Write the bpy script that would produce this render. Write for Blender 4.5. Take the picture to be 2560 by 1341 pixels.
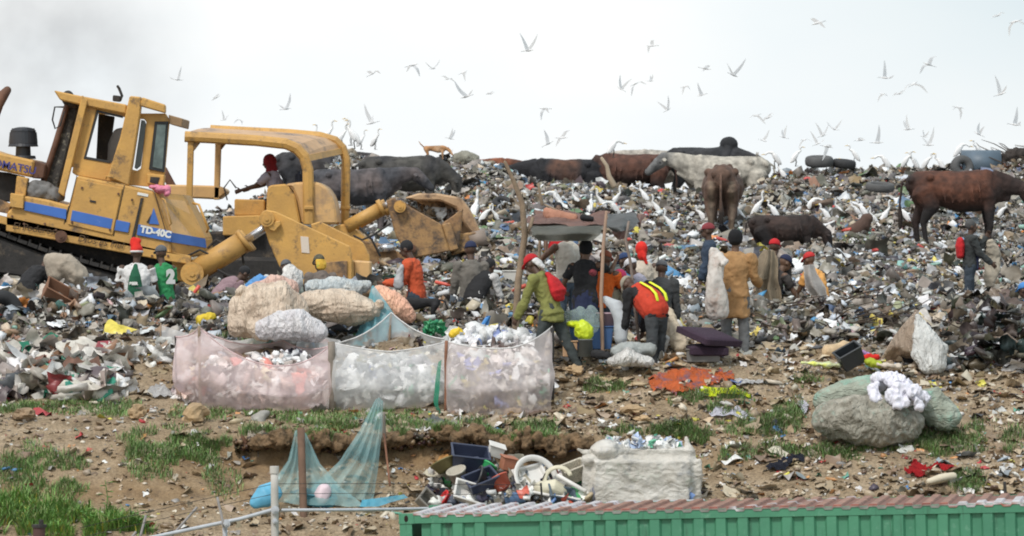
import bpy, bmesh, math, random
import numpy as np
from mathutils import Vector, Matrix, noise
random.seed(7); rng = np.random.default_rng(7)
SC = bpy.context.scene
COL = SC.collection
for o in list(bpy.data.objects): bpy.data.objects.remove(o)

# ------------------------------------------------------------------ camera
F = 12000.0; CX = 1280.0; HY = 560.0; CZ = 8.0     # focal length in photo pixels, horizon row, eye height
cam = bpy.data.cameras.new('camera'); camo = bpy.data.objects.new('camera', cam); COL.objects.link(camo)
cam.sensor_width = 36.0; cam.lens = 36.0*F/2560.0
camo.location = (0, 0, CZ); camo.rotation_euler = (math.radians(90), 0, 0)
cam.shift_y = -(670.5-HY)/2560.0
cam.clip_start = 1.0; cam.clip_end = 5000.0
cam.dof.use_dof = True; cam.dof.focus_distance = 65.0; cam.dof.aperture_fstop = 5.6
SC.camera = camo
SC.cycles.pixel_filter_type = 'BLACKMAN_HARRIS'; SC.cycles.filter_width = 1.9
SC.view_settings.view_transform = 'Standard'; SC.view_settings.look = 'None'
SC.view_settings.exposure = 0.35; SC.view_settings.gamma = 1.0

# ------------------------------------------------------------------ sky and sun
w = bpy.data.worlds.new("World"); SC.world = w; w.use_nodes = True
N = w.node_tree.nodes; L = w.node_tree.links; N.clear()
SUN_EL, SUN_AZ = math.radians(52), math.radians(205)
sky = N.new('ShaderNodeTexSky'); sky.sky_type = 'NISHITA'; sky.sun_disc = False
sky.sun_elevation = SUN_EL; sky.sun_rotation = SUN_AZ
sk = N.new('ShaderNodeMixRGB'); sk.blend_type = 'MULTIPLY'; sk.inputs[0].default_value = 1
sk.inputs[2].default_value = (.1, .1, .1, 1); L.new(sky.outputs[0], sk.inputs[1])
tc = N.new('ShaderNodeTexCoord')
mp = N.new('ShaderNodeMapping'); mp.inputs['Scale'].default_value = (9, 9, 22); mp.inputs['Location'].default_value = (.35, 0, .1)
L.new(tc.outputs['Generated'], mp.inputs[0])
nz = N.new('ShaderNodeTexNoise'); nz.inputs['Scale'].default_value = 1.0; nz.inputs['Detail'].default_value = 4
L.new(mp.outputs[0], nz.inputs['Vector'])
cr = N.new('ShaderNodeValToRGB')
cr.color_ramp.elements[0].position = .3; cr.color_ramp.elements[0].color = (.88, .93, .97, 1)
cr.color_ramp.elements[1].position = .62; cr.color_ramp.elements[1].color = (1.0, 1.0, 1.0, 1)
L.new(nz.outputs[0], cr.inputs[0])
# cloud cover thins a little towards the east (+X), where it is greyer
sx = N.new('ShaderNodeSeparateXYZ'); L.new(tc.outputs['Generated'], sx.inputs[0])
mr = N.new('ShaderNodeMapRange'); mr.inputs[1].default_value = .02; mr.inputs[2].default_value = .13
mr.inputs[3].default_value = 0; mr.inputs[4].default_value = .95
L.new(sx.outputs['X'], mr.inputs[0])
mz = N.new('ShaderNodeMapRange'); mz.inputs[1].default_value = .008; mz.inputs[2].default_value = .045
mz.inputs[3].default_value = .15; mz.inputs[4].default_value = 1
L.new(sx.outputs['Z'], mz.inputs[0])
mm = N.new('ShaderNodeMath'); mm.operation = 'MULTIPLY'; L.new(mr.outputs[0], mm.inputs[0]); L.new(mz.outputs[0], mm.inputs[1])
gx = N.new('ShaderNodeMixRGB'); gx.inputs[2].default_value = (.62, .73, .79, 1)
L.new(mm.outputs[0], gx.inputs[0]); L.new(cr.outputs[0], gx.inputs[1])
mix = N.new('ShaderNodeMixRGB'); mix.inputs[0].default_value = .12
L.new(gx.outputs[0], mix.inputs[1]); L.new(sk.outputs[0], mix.inputs[2])
# thin grey smoke drifting across the upper left of the sky
vd = N.new('ShaderNodeVectorMath'); vd.operation = 'DISTANCE'; L.new(tc.outputs['Generated'], vd.inputs[0]); vd.inputs[1].default_value = (-.096, 1, .031)
ms = N.new('ShaderNodeMapRange'); ms.inputs[1].default_value = .0; ms.inputs[2].default_value = .036; ms.inputs[3].default_value = .85; ms.inputs[4].default_value = 0; L.new(vd.outputs['Value'], ms.inputs[0])
n2 = N.new('ShaderNodeTexNoise'); n2.inputs['Scale'].default_value = 40; n2.inputs['Detail'].default_value = 5; L.new(tc.outputs['Generated'], n2.inputs['Vector'])
mr2 = N.new('ShaderNodeMapRange'); mr2.inputs[1].default_value = .3; mr2.inputs[2].default_value = .65; L.new(n2.outputs[0], mr2.inputs[0])
mk = N.new('ShaderNodeMath'); mk.operation = 'MULTIPLY'; L.new(ms.outputs[0], mk.inputs[0]); L.new(mr2.outputs[0], mk.inputs[1])
smk = N.new('ShaderNodeMixRGB'); smk.inputs[2].default_value = (.42, .43, .44, 1); L.new(mk.outputs[0], smk.inputs[0]); L.new(mix.outputs[0], smk.inputs[1]); mix = smk
bg = N.new('ShaderNodeBackground'); bg.inputs[1].default_value = .87
L.new(mix.outputs[0], bg.inputs[0])
wo = N.new('ShaderNodeOutputWorld'); L.new(bg.outputs[0], wo.inputs[0])
sun = bpy.data.lights.new('sun', 'SUN'); sun.energy = 1.8; sun.angle = math.radians(10); sun.color = (1, .96, .9)
suno = bpy.data.objects.new('sun', sun); COL.objects.link(suno)
sd = Vector((math.sin(SUN_AZ)*math.cos(SUN_EL), math.cos(SUN_AZ)*math.cos(SUN_EL), math.sin(SUN_EL)))
suno.rotation_euler = (-sd).to_track_quat('-Z', 'Y').to_euler()

# ------------------------------------------------------------------ helpers
def P(px, py, d): return Vector(((px-CX)/F*d, d, CZ-(py-HY)/F*d))
def tag(o, label=None, cat=None, group=None, kind=None):
    if label: o['label'] = label
    if cat: o['category'] = cat
    if group: o['group'] = group
    if kind: o['kind'] = kind
    return o
def empty(name, loc, label=None, cat=None, group=None, rz=0):
    o = bpy.data.objects.new(name, None); COL.objects.link(o); o.location = loc; o.rotation_euler = (0, 0, rz)
    o.empty_display_size = .2
    return tag(o, label, cat, group)
def link(name, me, m=None, parent=None, smooth=False):
    o = bpy.data.objects.new(name, me); COL.objects.link(o)
    if m is not None and not me.materials: me.materials.append(m)
    if smooth: me.polygons.foreach_set('use_smooth', [True]*len(me.polygons))
    if parent is not None:                       # geometry is in world space: keep it there
        o.parent = parent
        if parent.type == 'EMPTY': o.matrix_parent_inverse = (Matrix.Translation(parent.location) @ Matrix.Rotation(parent.rotation_euler.z, 4, 'Z')).inverted()
    return o
def from_bm(name, bm, m=None, parent=None, smooth=False):
    me = bpy.data.meshes.new(name); bm.to_mesh(me); bm.free()
    return link(name, me, m, parent, smooth)
MATS = {}
def mat(name, col, rough=.7, var=.25, sc=3.0, bump=.0, bsc=30, col2=None, spot=None, metal=0, spotsc=2.0, spotp=.55):
    if name in MATS: return MATS[name]
    m = bpy.data.materials.new(name); m.use_nodes = True; MATS[name] = m
    n = m.node_tree.nodes; l = m.node_tree.links; b = n['Principled BSDF']
    b.inputs['Roughness'].default_value = rough; b.inputs['Metallic'].default_value = metal
    t = n.new('ShaderNodeTexCoord')
    z = n.new('ShaderNodeTexNoise'); z.inputs['Scale'].default_value = sc; z.inputs['Detail'].default_value = 6
    z.inputs['Roughness'].default_value = .65; l.new(t.outputs['Object'], z.inputs['Vector'])
    r = n.new('ShaderNodeValToRGB'); r.color_ramp.elements[0].position = .32; r.color_ramp.elements[1].position = .68
    c2 = col2 or tuple(c*(1-var) for c in col)
    r.color_ramp.elements[0].color = (*c2, 1); r.color_ramp.elements[1].color = (*[min(1, c*(1+var*.3)) for c in col], 1)
    l.new(z.outputs[0], r.inputs[0]); out = r.outputs[0]
    if spot:
        z2 = n.new('ShaderNodeTexNoise'); z2.inputs['Scale'].default_value = spotsc; z2.inputs['Detail'].default_value = 8
        z2.inputs['Roughness'].default_value = .75
        l.new(t.outputs['Object'], z2.inputs['Vector'])
        r2 = n.new('ShaderNodeValToRGB'); r2.color_ramp.elements[0].position = spotp; r2.color_ramp.elements[1].position = spotp+.13
        l.new(z2.outputs[0], r2.inputs[0]); mx = n.new('ShaderNodeMixRGB'); mx.inputs[2].default_value = (*spot, 1)
        l.new(r2.outputs[0], mx.inputs[0]); l.new(out, mx.inputs[1]); out = mx.outputs[0]
    l.new(out, b.inputs['Base Color'])
    if bump:
        z3 = n.new('ShaderNodeTexNoise'); z3.inputs['Scale'].default_value = bsc; z3.inputs['Detail'].default_value = 5
        l.new(t.outputs['Object'], z3.inputs['Vector'])
        bu = n.new('ShaderNodeBump'); bu.inputs['Strength'].default_value = bump; bu.inputs['Distance'].default_value = .03
        l.new(z3.outputs[0], bu.inputs['Height']); l.new(bu.outputs[0], b.inputs['Normal'])
    return m
def attr_mat(name, rough=.6, var=.15, sc=25, bump=0, bsc=40):
    m = bpy.data.materials.new(name); m.use_nodes = True; MATS[name] = m
    n = m.node_tree.nodes; l = m.node_tree.links; b = n['Principled BSDF']; b.inputs['Roughness'].default_value = rough
    a = n.new('ShaderNodeAttribute'); a.attribute_name = 'col'
    t = n.new('ShaderNodeTexCoord'); z = n.new('ShaderNodeTexNoise'); z.inputs['Scale'].default_value = sc; z.inputs['Detail'].default_value = 4
    l.new(t.outputs['Object'], z.inputs['Vector'])
    r = n.new('ShaderNodeMapRange'); r.inputs[1].default_value = .3; r.inputs[2].default_value = .7
    r.inputs[3].default_value = 1-var*2; r.inputs[4].default_value = 1+var*.4
    l.new(z.outputs[0], r.inputs[0])
    v = n.new('ShaderNodeVectorMath'); v.operation = 'SCALE'; l.new(a.outputs['Color'], v.inputs[0]); l.new(r.outputs[0], v.inputs['Scale'])
    l.new(v.outputs[0], b.inputs['Base Color'])
    if bump:
        z3 = n.new('ShaderNodeTexNoise'); z3.inputs['Scale'].default_value = bsc; z3.inputs['Detail'].default_value = 5
        l.new(t.outputs['Object'], z3.inputs['Vector'])
        bu = n.new('ShaderNodeBump'); bu.inputs['Strength'].default_value = bump; bu.inputs['Distance'].default_value = .03
        l.new(z3.outputs[0], bu.inputs['Height']); l.new(bu.outputs[0], b.inputs['Normal'])
    return m
def net_mat(name, col, alpha):
    m = bpy.data.materials.new(name); m.use_nodes = True; MATS[name] = m
    n = m.node_tree.nodes; l = m.node_tree.links; n.clear()
    o = n.new('ShaderNodeOutputMaterial'); tr = n.new('ShaderNodeBsdfTransparent')
    d = n.new('ShaderNodeBsdfDiffuse'); tl = n.new('ShaderNodeBsdfTranslucent')
    for s in (d, tl): s.inputs[0].default_value = (*col, 1)
    m1 = n.new('ShaderNodeMixShader'); m1.inputs[0].default_value = .4; l.new(d.outputs[0], m1.inputs[1]); l.new(tl.outputs[0], m1.inputs[2])
    t = n.new('ShaderNodeTexCoord'); z = n.new('ShaderNodeTexNoise'); z.inputs['Scale'].default_value = 3.5; z.inputs['Detail'].default_value = 5
    l.new(t.outputs['Object'], z.inputs['Vector'])
    r = n.new('ShaderNodeMapRange'); r.inputs[1].default_value = .3; r.inputs[2].default_value = .7
    r.inputs[3].default_value = alpha-.16; r.inputs[4].default_value = alpha+.16; l.new(z.outputs[0], r.inputs[0])
    m2 = n.new('ShaderNodeMixShader'); l.new(r.outputs[0], m2.inputs[0]); l.new(tr.outputs[0], m2.inputs[1]); l.new(m1.outputs[0], m2.inputs[2])
    l.new(m2.outputs[0], o.inputs[0])
    return m
def set_col(me, cols):
    a = me.color_attributes.new('col', 'FLOAT_COLOR', 'POINT')
    c = np.ones((len(me.vertices), 4), dtype=np.float32); c[:, :3] = cols
    a.data.foreach_set('color', c.ravel())

BENCH = bpy.data.scenes.new('bench')        # an empty scene in which single meshes are evaluated, removed at the end
# ---- tubes with elliptical sections, fused into one skin by a voxel remesh
def tube(bm, pts, rads, side=None, seg=10, cap=True):
    pts = [Vector(p) for p in pts]; n = len(pts)
    if not isinstance(rads, (list, tuple)): rads = [rads]*n
    rads = [(r, r) if not isinstance(r, (tuple, list)) else r for r in rads]
    tang = [(pts[min(i+1, n-1)]-pts[max(i-1, 0)]).normalized() for i in range(n)]
    ref = Vector(side) if side is not None else (Vector((1, 0, 0)) if abs(tang[0].x) < .9 else Vector((0, 1, 0)))
    rings = []
    P_ = list(zip(pts, rads, tang))
    if cap:
        a, b = P_[0], P_[-1]
        k = .75
        P_ = [(a[0]-a[2]*min(a[1])*k*.95, (a[1][0]*.35, a[1][1]*.35), a[2]), (a[0]-a[2]*min(a[1])*k*.6, (a[1][0]*.75, a[1][1]*.75), a[2])] + P_ + \
             [(b[0]+b[2]*min(b[1])*k*.6, (b[1][0]*.75, b[1][1]*.75), b[2]), (b[0]+b[2]*min(b[1])*k*.95, (b[1][0]*.35, b[1][1]*.35), b[2])]
    for p, r, t in P_:
        s = ref - t*ref.dot(t)
        if s.length < 1e-4: s = t.orthogonal()
        s.normalize(); u = t.cross(s)
        if side is None: ref = s
        rings.append([bm.verts.new(p+s*r[0]*math.cos(2*math.pi*k/seg)+u*r[1]*math.sin(2*math.pi*k/seg)) for k in range(seg)])
    for a, b in zip(rings, rings[1:]):
        for k in range(seg): bm.faces.new((a[k], a[(k+1) % seg], b[(k+1) % seg], b[k]))
    bm.faces.new(rings[0][::-1]); bm.faces.new(rings[-1])
def ell(bm, c, r, rot=None, u=14, v=9):
    M = Matrix.Translation(Vector(c)) @ (rot.to_4x4() if rot is not None else Matrix.Identity(4)) @ Matrix.Diagonal((*r, 1))
    bmesh.ops.create_uvsphere(bm, u_segments=u, v_segments=v, radius=1, matrix=M)
def fuse(name, bm, vox, m=None, parent=None, smooth=2, amp=0, fr=6, colfn=None, seed=0, wrinkle=None):
    me = bpy.data.meshes.new('tmp'); bm.to_mesh(me); bm.free()
    o = bpy.data.objects.new('tmp', me); BENCH.collection.objects.link(o)
    r = o.modifiers.new('r', 'REMESH'); r.mode = 'VOXEL'; r.voxel_size = vox
    if smooth:
        s = o.modifiers.new('s', 'SMOOTH'); s.iterations = smooth; s.factor = .5
    BENCH.view_layers[0].update(); dg = BENCH.view_layers[0].depsgraph
    me2 = bpy.data.meshes.new_from_object(o.evaluated_get(dg)); me2.name = name
    bpy.data.objects.remove(o); bpy.data.meshes.remove(me)
    if amp:
        off = Vector((seed*3.7, seed*1.3, seed*.7))
        co = np.empty(len(me2.vertices)*3, np.float32); no = co.copy(); me2.vertices.foreach_get('co', co); me2.vertices.foreach_get('normal', no)
        kk = np.empty(len(co)//3, np.float32)
        for i, c in enumerate(co.reshape(-1, 3)):
            q = Vector(c)*fr+off
            if wrinkle: q = Vector((q.x*wrinkle[0], q.y*wrinkle[1], q.z*wrinkle[2]))
            kk[i] = noise.noise(q)*.8+.9*(.35-abs(noise.noise(q*1.7+Vector((3, 1, 2)))))+.4*(.3-abs(noise.noise(q*4.1)))
        me2.vertices.foreach_set('co', (co.reshape(-1, 3)+no.reshape(-1, 3)*(amp*kk)[:, None]).ravel()); me2.update()
    if colfn: set_col(me2, [colfn(v.co) for v in me2.vertices])
    return link(name, me2, m, parent, True)
def prism(name, pts, d0, depth, m, parent=None, bev=.012):
    """side-view outline (photo pixels, read at distance d0) given its real thickness away from the viewer"""
    bm = bmesh.new()
    a = [bm.verts.new(P(x, y, d0)) for x, y in pts]; b = [bm.verts.new(v.co+Vector((0, depth, 0))) for v in a]
    bm.faces.new(a); bm.faces.new(b[::-1])
    for i in range(len(a)):
        j = (i+1) % len(a); bm.faces.new((a[j], a[i], b[i], b[j]))
    bmesh.ops.recalc_face_normals(bm, faces=bm.faces)
    if bev: bmesh.ops.bevel(bm, geom=bm.edges[:], offset=bev, segments=1, affect='EDGES', clamp_overlap=True)
    return from_bm(name, bm, m, parent) if name else bm
def merge(*bms):
    out = bmesh.new(); tmp = bpy.data.meshes.new('t')
    for b in bms:
        b.to_mesh(tmp); b.free(); out.from_mesh(tmp)
    bpy.data.meshes.remove(tmp); return out
def pole(name, p0, p1, r, m, parent=None, r2=None, wob=.0, n=6, seg=9):
    bm = bmesh.new(); p0 = Vector(p0); p1 = Vector(p1); pts = []
    for i in range(n+1):
        t = i/n; q = p0.lerp(p1, t)
        if 0 < i < n and wob: q += Vector((random.uniform(-wob, wob), random.uniform(-wob, wob), 0))
        pts.append(q)
    tube(bm, pts, [r+(r2-r)*i/n if r2 else r for i in range(n+1)], seg=seg, cap=False)
    return from_bm(name, bm, m, parent, True)
def path_tube(name, pts, r, m, parent=None, seg=8):
    bm = bmesh.new(); tube(bm, pts, [r]*len(pts) if not isinstance(r, list) else r, seg=seg, cap=True)
    return from_bm(name, bm, m, parent, True)
def copy_tree(o, parent=None):
    c = o.copy(); COL.objects.link(c)
    if parent is not None: c.parent = parent
    for ch in list(o.children): copy_tree(ch, c)
    return c
def text(name, s, origin, xdir, ydir, size, m, parent=None, off=.004, shear=0):
    cu = bpy.data.curves.new('t', 'FONT'); cu.body = s; cu.size = size; cu.extrude = .002; cu.shear = shear; cu.offset = off
    o = bpy.data.objects.new('t', cu); BENCH.collection.objects.link(o); BENCH.view_layers[0].update()
    me = bpy.data.meshes.new_from_object(o.evaluated_get(BENCH.view_layers[0].depsgraph))
    bpy.data.objects.remove(o); bpy.data.curves.remove(cu)
    x = Vector(xdir).normalized(); y = (Vector(ydir)-x*x.dot(Vector(ydir))).normalized(); z = x.cross(y)
    M = Matrix((x, y, z)).transposed().to_4x4(); M.translation = Vector(origin); me.transform(M); me.materials.clear()
    return link(name, me, m, parent)

# ------------------------------------------------------------------ terrain
ST = {   # photo column -> (distance, photo row) of the slope
 -900: [(59.6,1790),(60.5,1341),(61.5,1230),(62.5,1120),(63.5,1050),(64.5,1010),(65.5,950),(66.5,870),(68,800),(69.5,745),(71,730),(73,715),(77,670),(85,620),(96,600)],
 0: [(59.6,1790),(60.5,1341),(61.5,1240),(62.5,1120),(63.5,1050),(64.5,1010),(65.5,960),(66.5,880),(68,810),(69.5,750),(71,738),(73,735),(77,690),(85,650),(96,600)],
 400: [(59.6,1790),(60.5,1341),(61.5,1250),(62.5,1120),(63.5,1050),(64.3,1025),(65.5,940),(67,840),(69,770),(70.5,733),(73,740),(77,735),(85,650),(96,570)],
 620: [(59.6,1790),(60.5,1341),(61.6,1265),(62.40,1178),(62.76,1168),(62.90,1092),(63.6,1050),(64.4,1030),(65.7,930),(67.2,850),(69,785),(71,735),(74,728),(78,710),(85,640),(96,560)],
 800: [(59.6,1790),(60.5,1330),(61.6,1265),(62.25,1178),(62.61,1168),(62.75,1092),(63.4,1055),(64.5,1028),(66,910),(67.5,850),(69,790),(71,740),(74,720),(78,700),(85,640),(92,597),(96,548)],
 1000: [(59.6,1790),(60.5,1325),(61.6,1262),(62.20,1178),(62.56,1168),(62.70,1092),(63.3,1055),(64.4,1035),(65.8,920),(67,850),(69,780),(71,735),(75,700),(80,650),(86,610),(92,585),(96,540)],
 1280: [(59.6,1790),(60.5,1320),(61.5,1262),(62.25,1178),(62.61,1168),(62.75,1092),(63.3,1062),(64.3,1040),(65.5,935),(66.5,865),(68,805),(70.5,735),(75,680),(82,590),(88,520),(94,465)],
 1480: [(59.6,1790),(60.5,1320),(61.5,1262),(62.40,1178),(62.76,1168),(62.90,1092),(63.5,1050),(64.4,1015),(65.4,925),(66.3,870),(68,815),(70.5,760),(75,690),(82,600),(88,530),(94,475)],
 1700: [(59.6,1790),(60.5,1320),(61.5,1262),(62.5,1180),(63.3,1100),(64.1,1030),(65,915),(66,870),(68,825),(70.5,770),(75,700),(82,625),(88,583),(92,540),(95.5,495)],
 2100: [(59.6,1790),(60.6,1330),(61.4,1262),(62.2,1180),(63.2,1100),(64.1,1030),(65.4,930),(67,860),(70,795),(75,740),(82,650),(88,580),(94,510)],
 2560: [(59.6,1790),(60.6,1330),(61.3,1250),(62.2,1170),(63.2,1090),(64.1,1030),(65.5,940),(67,885),(71,830),(78,800),(81,778),(83,748),(88.5,640),(94,535)],
 3500: [(59.6,1790),(60.6,1330),(61.3,1240),(62.2,1160),(63.2,1080),(64.1,1020),(65.5,930),(67,870),(71,810),(78,760),(83,700),(88.5,600),(94,500)]}
CREST = [(-900,545),(0,560),(450,545),(600,520),(640,480),(700,468),(780,465),(835,400),(850,362),(885,372),(910,385),(1050,398),(1130,392),(1180,388),(1230,400),(1290,420),(1330,450),(1450,458),
         (1600,462),(1700,468),(1800,476),(1870,474),(1905,435),(1960,424),(2030,412),(2150,420),(2230,410),(2290,412),(2400,405),(2500,392),(2560,380),(3500,370)]
DG = np.concatenate([np.arange(56, 72, .12), np.arange(72, 106, .25), np.arange(106, 140, 2)])
XS = np.arange(-900, 3501, 14.0)
_cx, _cy = zip(*CREST)
crest = np.interp(XS, _cx, _cy)+13+9*((XS > 1280) & (XS < 1900))
stx = sorted(ST)
Zst = []
for s in stx:
    dd, yy = zip(*ST[s]); Zst.append(np.interp(DG, [56]+list(dd), [-6.15]+[-(y-HY)/F*d for d, y in ST[s]]))
Zst = np.array(Zst)
ZG = np.empty((len(XS), len(DG)))
for j in range(len(DG)): ZG[:, j] = np.interp(XS, stx, Zst[:, j])
dlast = np.interp(XS, stx, [ST[s][-1][0] for s in stx])
for i in range(len(XS)):
    zc = -(crest[i]-HY)/F*100.0; k = DG > dlast[i]
    zl = np.interp(dlast[i], DG, ZG[i])
    ZG[i, k] = np.interp(DG[k], [dlast[i], 98.6, 100.2, 103, 112, 140], [zl, zl+(zc-zl)*.8, zc, min(zc-1.1, .15), -1.0, -3.0])
def smooth_ax(Z, n, ax):
    for _ in range(n):
        Z = (np.roll(Z, 1, ax)+2*Z+np.roll(Z, -1, ax))/4 if False else np.pad(Z, [(1, 1) if a == ax else (0, 0) for a in (0, 1)], 'edge')
        sl = lambda a, b: tuple(slice(a, b) if k == ax else slice(None) for k in (0, 1))
        Z = (Z[sl(0, -2)]+2*Z[sl(1, -1)]+Z[sl(2, None)])/4
    return Z
ZG = smooth_ax(ZG, 6, 0); _k = DG > 64; ZG[:, _k] = smooth_ax(ZG, 1, 1)[:, _k]
def fbm(x, y, s, oct=3):
    return noise.fractal(Vector((x*s, y*s, 3.3)), .8, 2.0, oct)
for i, x in enumerate(XS):
    for j, d in enumerate(DG):
        if d > 112 or d < 60: continue
        X = (x-CX)/F*d
        yb = HY-ZG[i, j]/d*F                        # eroded bank: clods, gullies and a ragged lip
        kb = max(0, 1-abs(yb-1125)/85)*min(1, max(0, (x-560)/150))*min(1, max(0, (1950-x)/500))*(d < 64)
        if kb > 0: ZG[i, j] += kb*(.20*noise.fractal(Vector((X*2.2, d*2.2, 7)), .7, 2.2, 4)-.05+.16*abs(noise.noise(Vector((X*3.1, d*1.2, 4)))))
        a = .035 if d < 66 else .13 if d < 98.5 else .1
        ZG[i, j] += a*fbm(X, d, 1.1) + (.02 if d < 66 else .05)*noise.noise(Vector((X*5, d*5, 0)))
def gz(X, d):
    """height of the ground (above the eye-level datum + CZ) at world X, distance d"""
    px = X/d*F+CX
    i = np.clip((px-XS[0])/14.0, 0, len(XS)-1.001); i0 = int(i); fi = i-i0
    j = np.interp(d, DG, np.arange(len(DG))); j0 = min(int(j), len(DG)-2); fj = j-j0
    return CZ+float((ZG[i0, j0]*(1-fi)+ZG[i0+1, j0]*fi)*(1-fj)+(ZG[i0, j0+1]*(1-fi)+ZG[i0+1, j0+1]*fi)*fj)
def gzv(X, d):
    px = X/d*F+CX; i = np.clip((px-XS[0])/14.0, 0, len(XS)-1.001); i0 = i.astype(int); fi = i-i0
    j = np.interp(d, DG, np.arange(len(DG))); j0 = np.minimum(j.astype(int), len(DG)-2); fj = j-j0
    return CZ+(ZG[i0, j0]*(1-fi)+ZG[i0+1, j0]*fi)*(1-fj)+(ZG[i0, j0+1]*(1-fi)+ZG[i0+1, j0+1]*fi)*fj
def gv(px, py, dmin=59.8):
    px = np.asarray(px, float); py = np.asarray(py, float); D = np.full(len(px), 100.0); todo = np.ones(len(px), bool)
    for d in np.arange(dmin, 101, .05):
        if not todo.any(): break
        X = (px-CX)/F*d; z = CZ-(py-HY)/F*d; h = todo & (gzv(X, np.full(len(px), d)) >= z); D[h] = d; todo &= ~h
    X = (px-CX)/F*D; return np.stack([X, D, gzv(X, D)], -1)
def g(px, py, dmin=59.8):
    """first ground point seen through that photo pixel"""
    D = np.arange(dmin, 101, .05); X = (px-CX)/F*D; h = gzv(X, D) >= CZ-(py-HY)/F*D; k = int(np.argmax(h))
    if not h[k]: return P(px, py, 100)
    return Vector((X[k], D[k], gz(X[k], D[k])))
def drop(px, d): X = (px-CX)/F*d; return Vector((X, d, gz(X, d)))

# ground mesh
verts = []; DD, XX = np.meshgrid(DG, XS)
W = np.stack([(XX-CX)/F*DD, DD, ZG+CZ], -1)
nx, nd = len(XS), len(DG)
idx = np.arange(nx*nd).reshape(nx, nd)
fc = np.stack([idx[:-1, :-1], idx[1:, :-1], idx[1:, 1:], idx[:-1, 1:]], -1).reshape(-1, 4)
me = bpy.data.meshes.new('slope'); me.from_pydata(W.reshape(-1, 3).tolist(), [], fc.tolist())
gm = bpy.data.materials.new('soil'); gm.use_nodes = True
n = gm.node_tree.nodes; l = gm.node_tree.links; b = n['Principled BSDF']; b.inputs['Roughness'].default_value = .95
t = n.new('ShaderNodeTexCoord')
def nzn(sc, det=6, ro=.7):
    z = n.new('ShaderNodeTexNoise'); z.inputs['Scale'].default_value = sc; z.inputs['Detail'].default_value = det; z.inputs['Roughness'].default_value = ro
    l.new(t.outputs['Object'], z.inputs['Vector']); return z
def ramp(src, els):
    r = n.new('ShaderNodeValToRGB'); e = r.color_ramp.elements
    while len(e) < len(els): e.new(.5)
    for k, (p_, c) in enumerate(els): e[k].position = p_; e[k].color = (*c, 1)
    l.new(src, r.inputs[0]); return r
dirt = ramp(nzn(2.2).outputs[0], [(.28, (.19, .135, .08)), (.45, (.34, .25, .155)), (.6, (.45, .345, .23)), (.78, (.56, .47, .34))])
fine = ramp(nzn(26, 4).outputs[0], [(.35, (.45, .45, .45)), (.6, (1.15, 1.15, 1.15))])
mu = n.new('ShaderNodeMixRGB'); mu.blend_type = 'MULTIPLY'; mu.inputs[0].default_value = .8; l.new(dirt.outputs[0], mu.inputs[1]); l.new(fine.outputs[0], mu.inputs[2])
vo = n.new('ShaderNodeTexVoronoi'); vo.inputs['Scale'].default_value = 14; l.new(t.outputs['Object'], vo.inputs['Vector'])
hs = n.new('ShaderNodeSeparateColor'); l.new(vo.outputs['Color'], hs.inputs[0])
rub = ramp(hs.outputs[0], [(.0, (.02, .02, .02)), (.35, (.07, .06, .05)), (.6, (.14, .12, .10)), (.85, (.25, .23, .2)), (.97, (.55, .55, .53))])
at = n.new('ShaderNodeAttribute'); at.attribute_name = 'col'; se = n.new('ShaderNodeSeparateColor'); l.new(at.outputs['Color'], se.inputs[0])
mx = n.new('ShaderNodeMixRGB'); l.new(se.outputs[0], mx.inputs[0]); l.new(mu.outputs[0], mx.inputs[1]); l.new(rub.outputs[0], mx.inputs[2])
bank = ramp(nzn(5).outputs[0], [(.3, (.12, .07, .035)), (.5, (.29, .18, .085)), (.75, (.44, .30, .16))])
mx2 = n.new('ShaderNodeMixRGB'); l.new(se.outputs[1], mx2.inputs[0]); l.new(mx.outputs[0], mx2.inputs[1]); l.new(bank.outputs[0], mx2.inputs[2])
l.new(mx2.outputs[0], b.inputs['Base Color'])
bu = n.new('ShaderNodeBump'); bu.inputs['Strength'].default_value = .9; bu.inputs['Distance'].default_value = .06
l.new(nzn(18, 6).outputs[0], bu.inputs['Height']); l.new(bu.outputs[0], b.inputs['Normal'])
YY = HY-(ZG)/DD*F
rubm = np.clip((DD-66.3)/1.2, 0, 1)
bankm = np.clip(1-np.abs(YY-1150)/75, 0, 1)*np.clip((XX-150)/400, 0, 1)*np.clip((2000-XX)/500, 0, 1)*(DD < 64)
bankm = np.maximum(bankm, .7*np.clip(1-np.abs(YY-1230)/60, 0, 1)*(XX < 700)*(DD < 63))
set_col(me, np.stack([rubm, bankm, 0*rubm], -1).reshape(-1, 3))
go = link('ground', me, gm, None, True); tag(go, 'brown earth slope of a rubbish tip rising to a ridge', None, None, 'structure')
# the plain around the tip, out to the horizon
bm = bmesh.new(); bmesh.ops.create_grid(bm, x_segments=2, y_segments=2, size=600, matrix=Matrix.Translation((0, 300, CZ-7.5)))
tag(from_bm('plain', bm, mat('plain_soil', (.22, .2, .12), .95, .4, .05)), 'flat land around the tip', None, None, 'structure')

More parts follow.
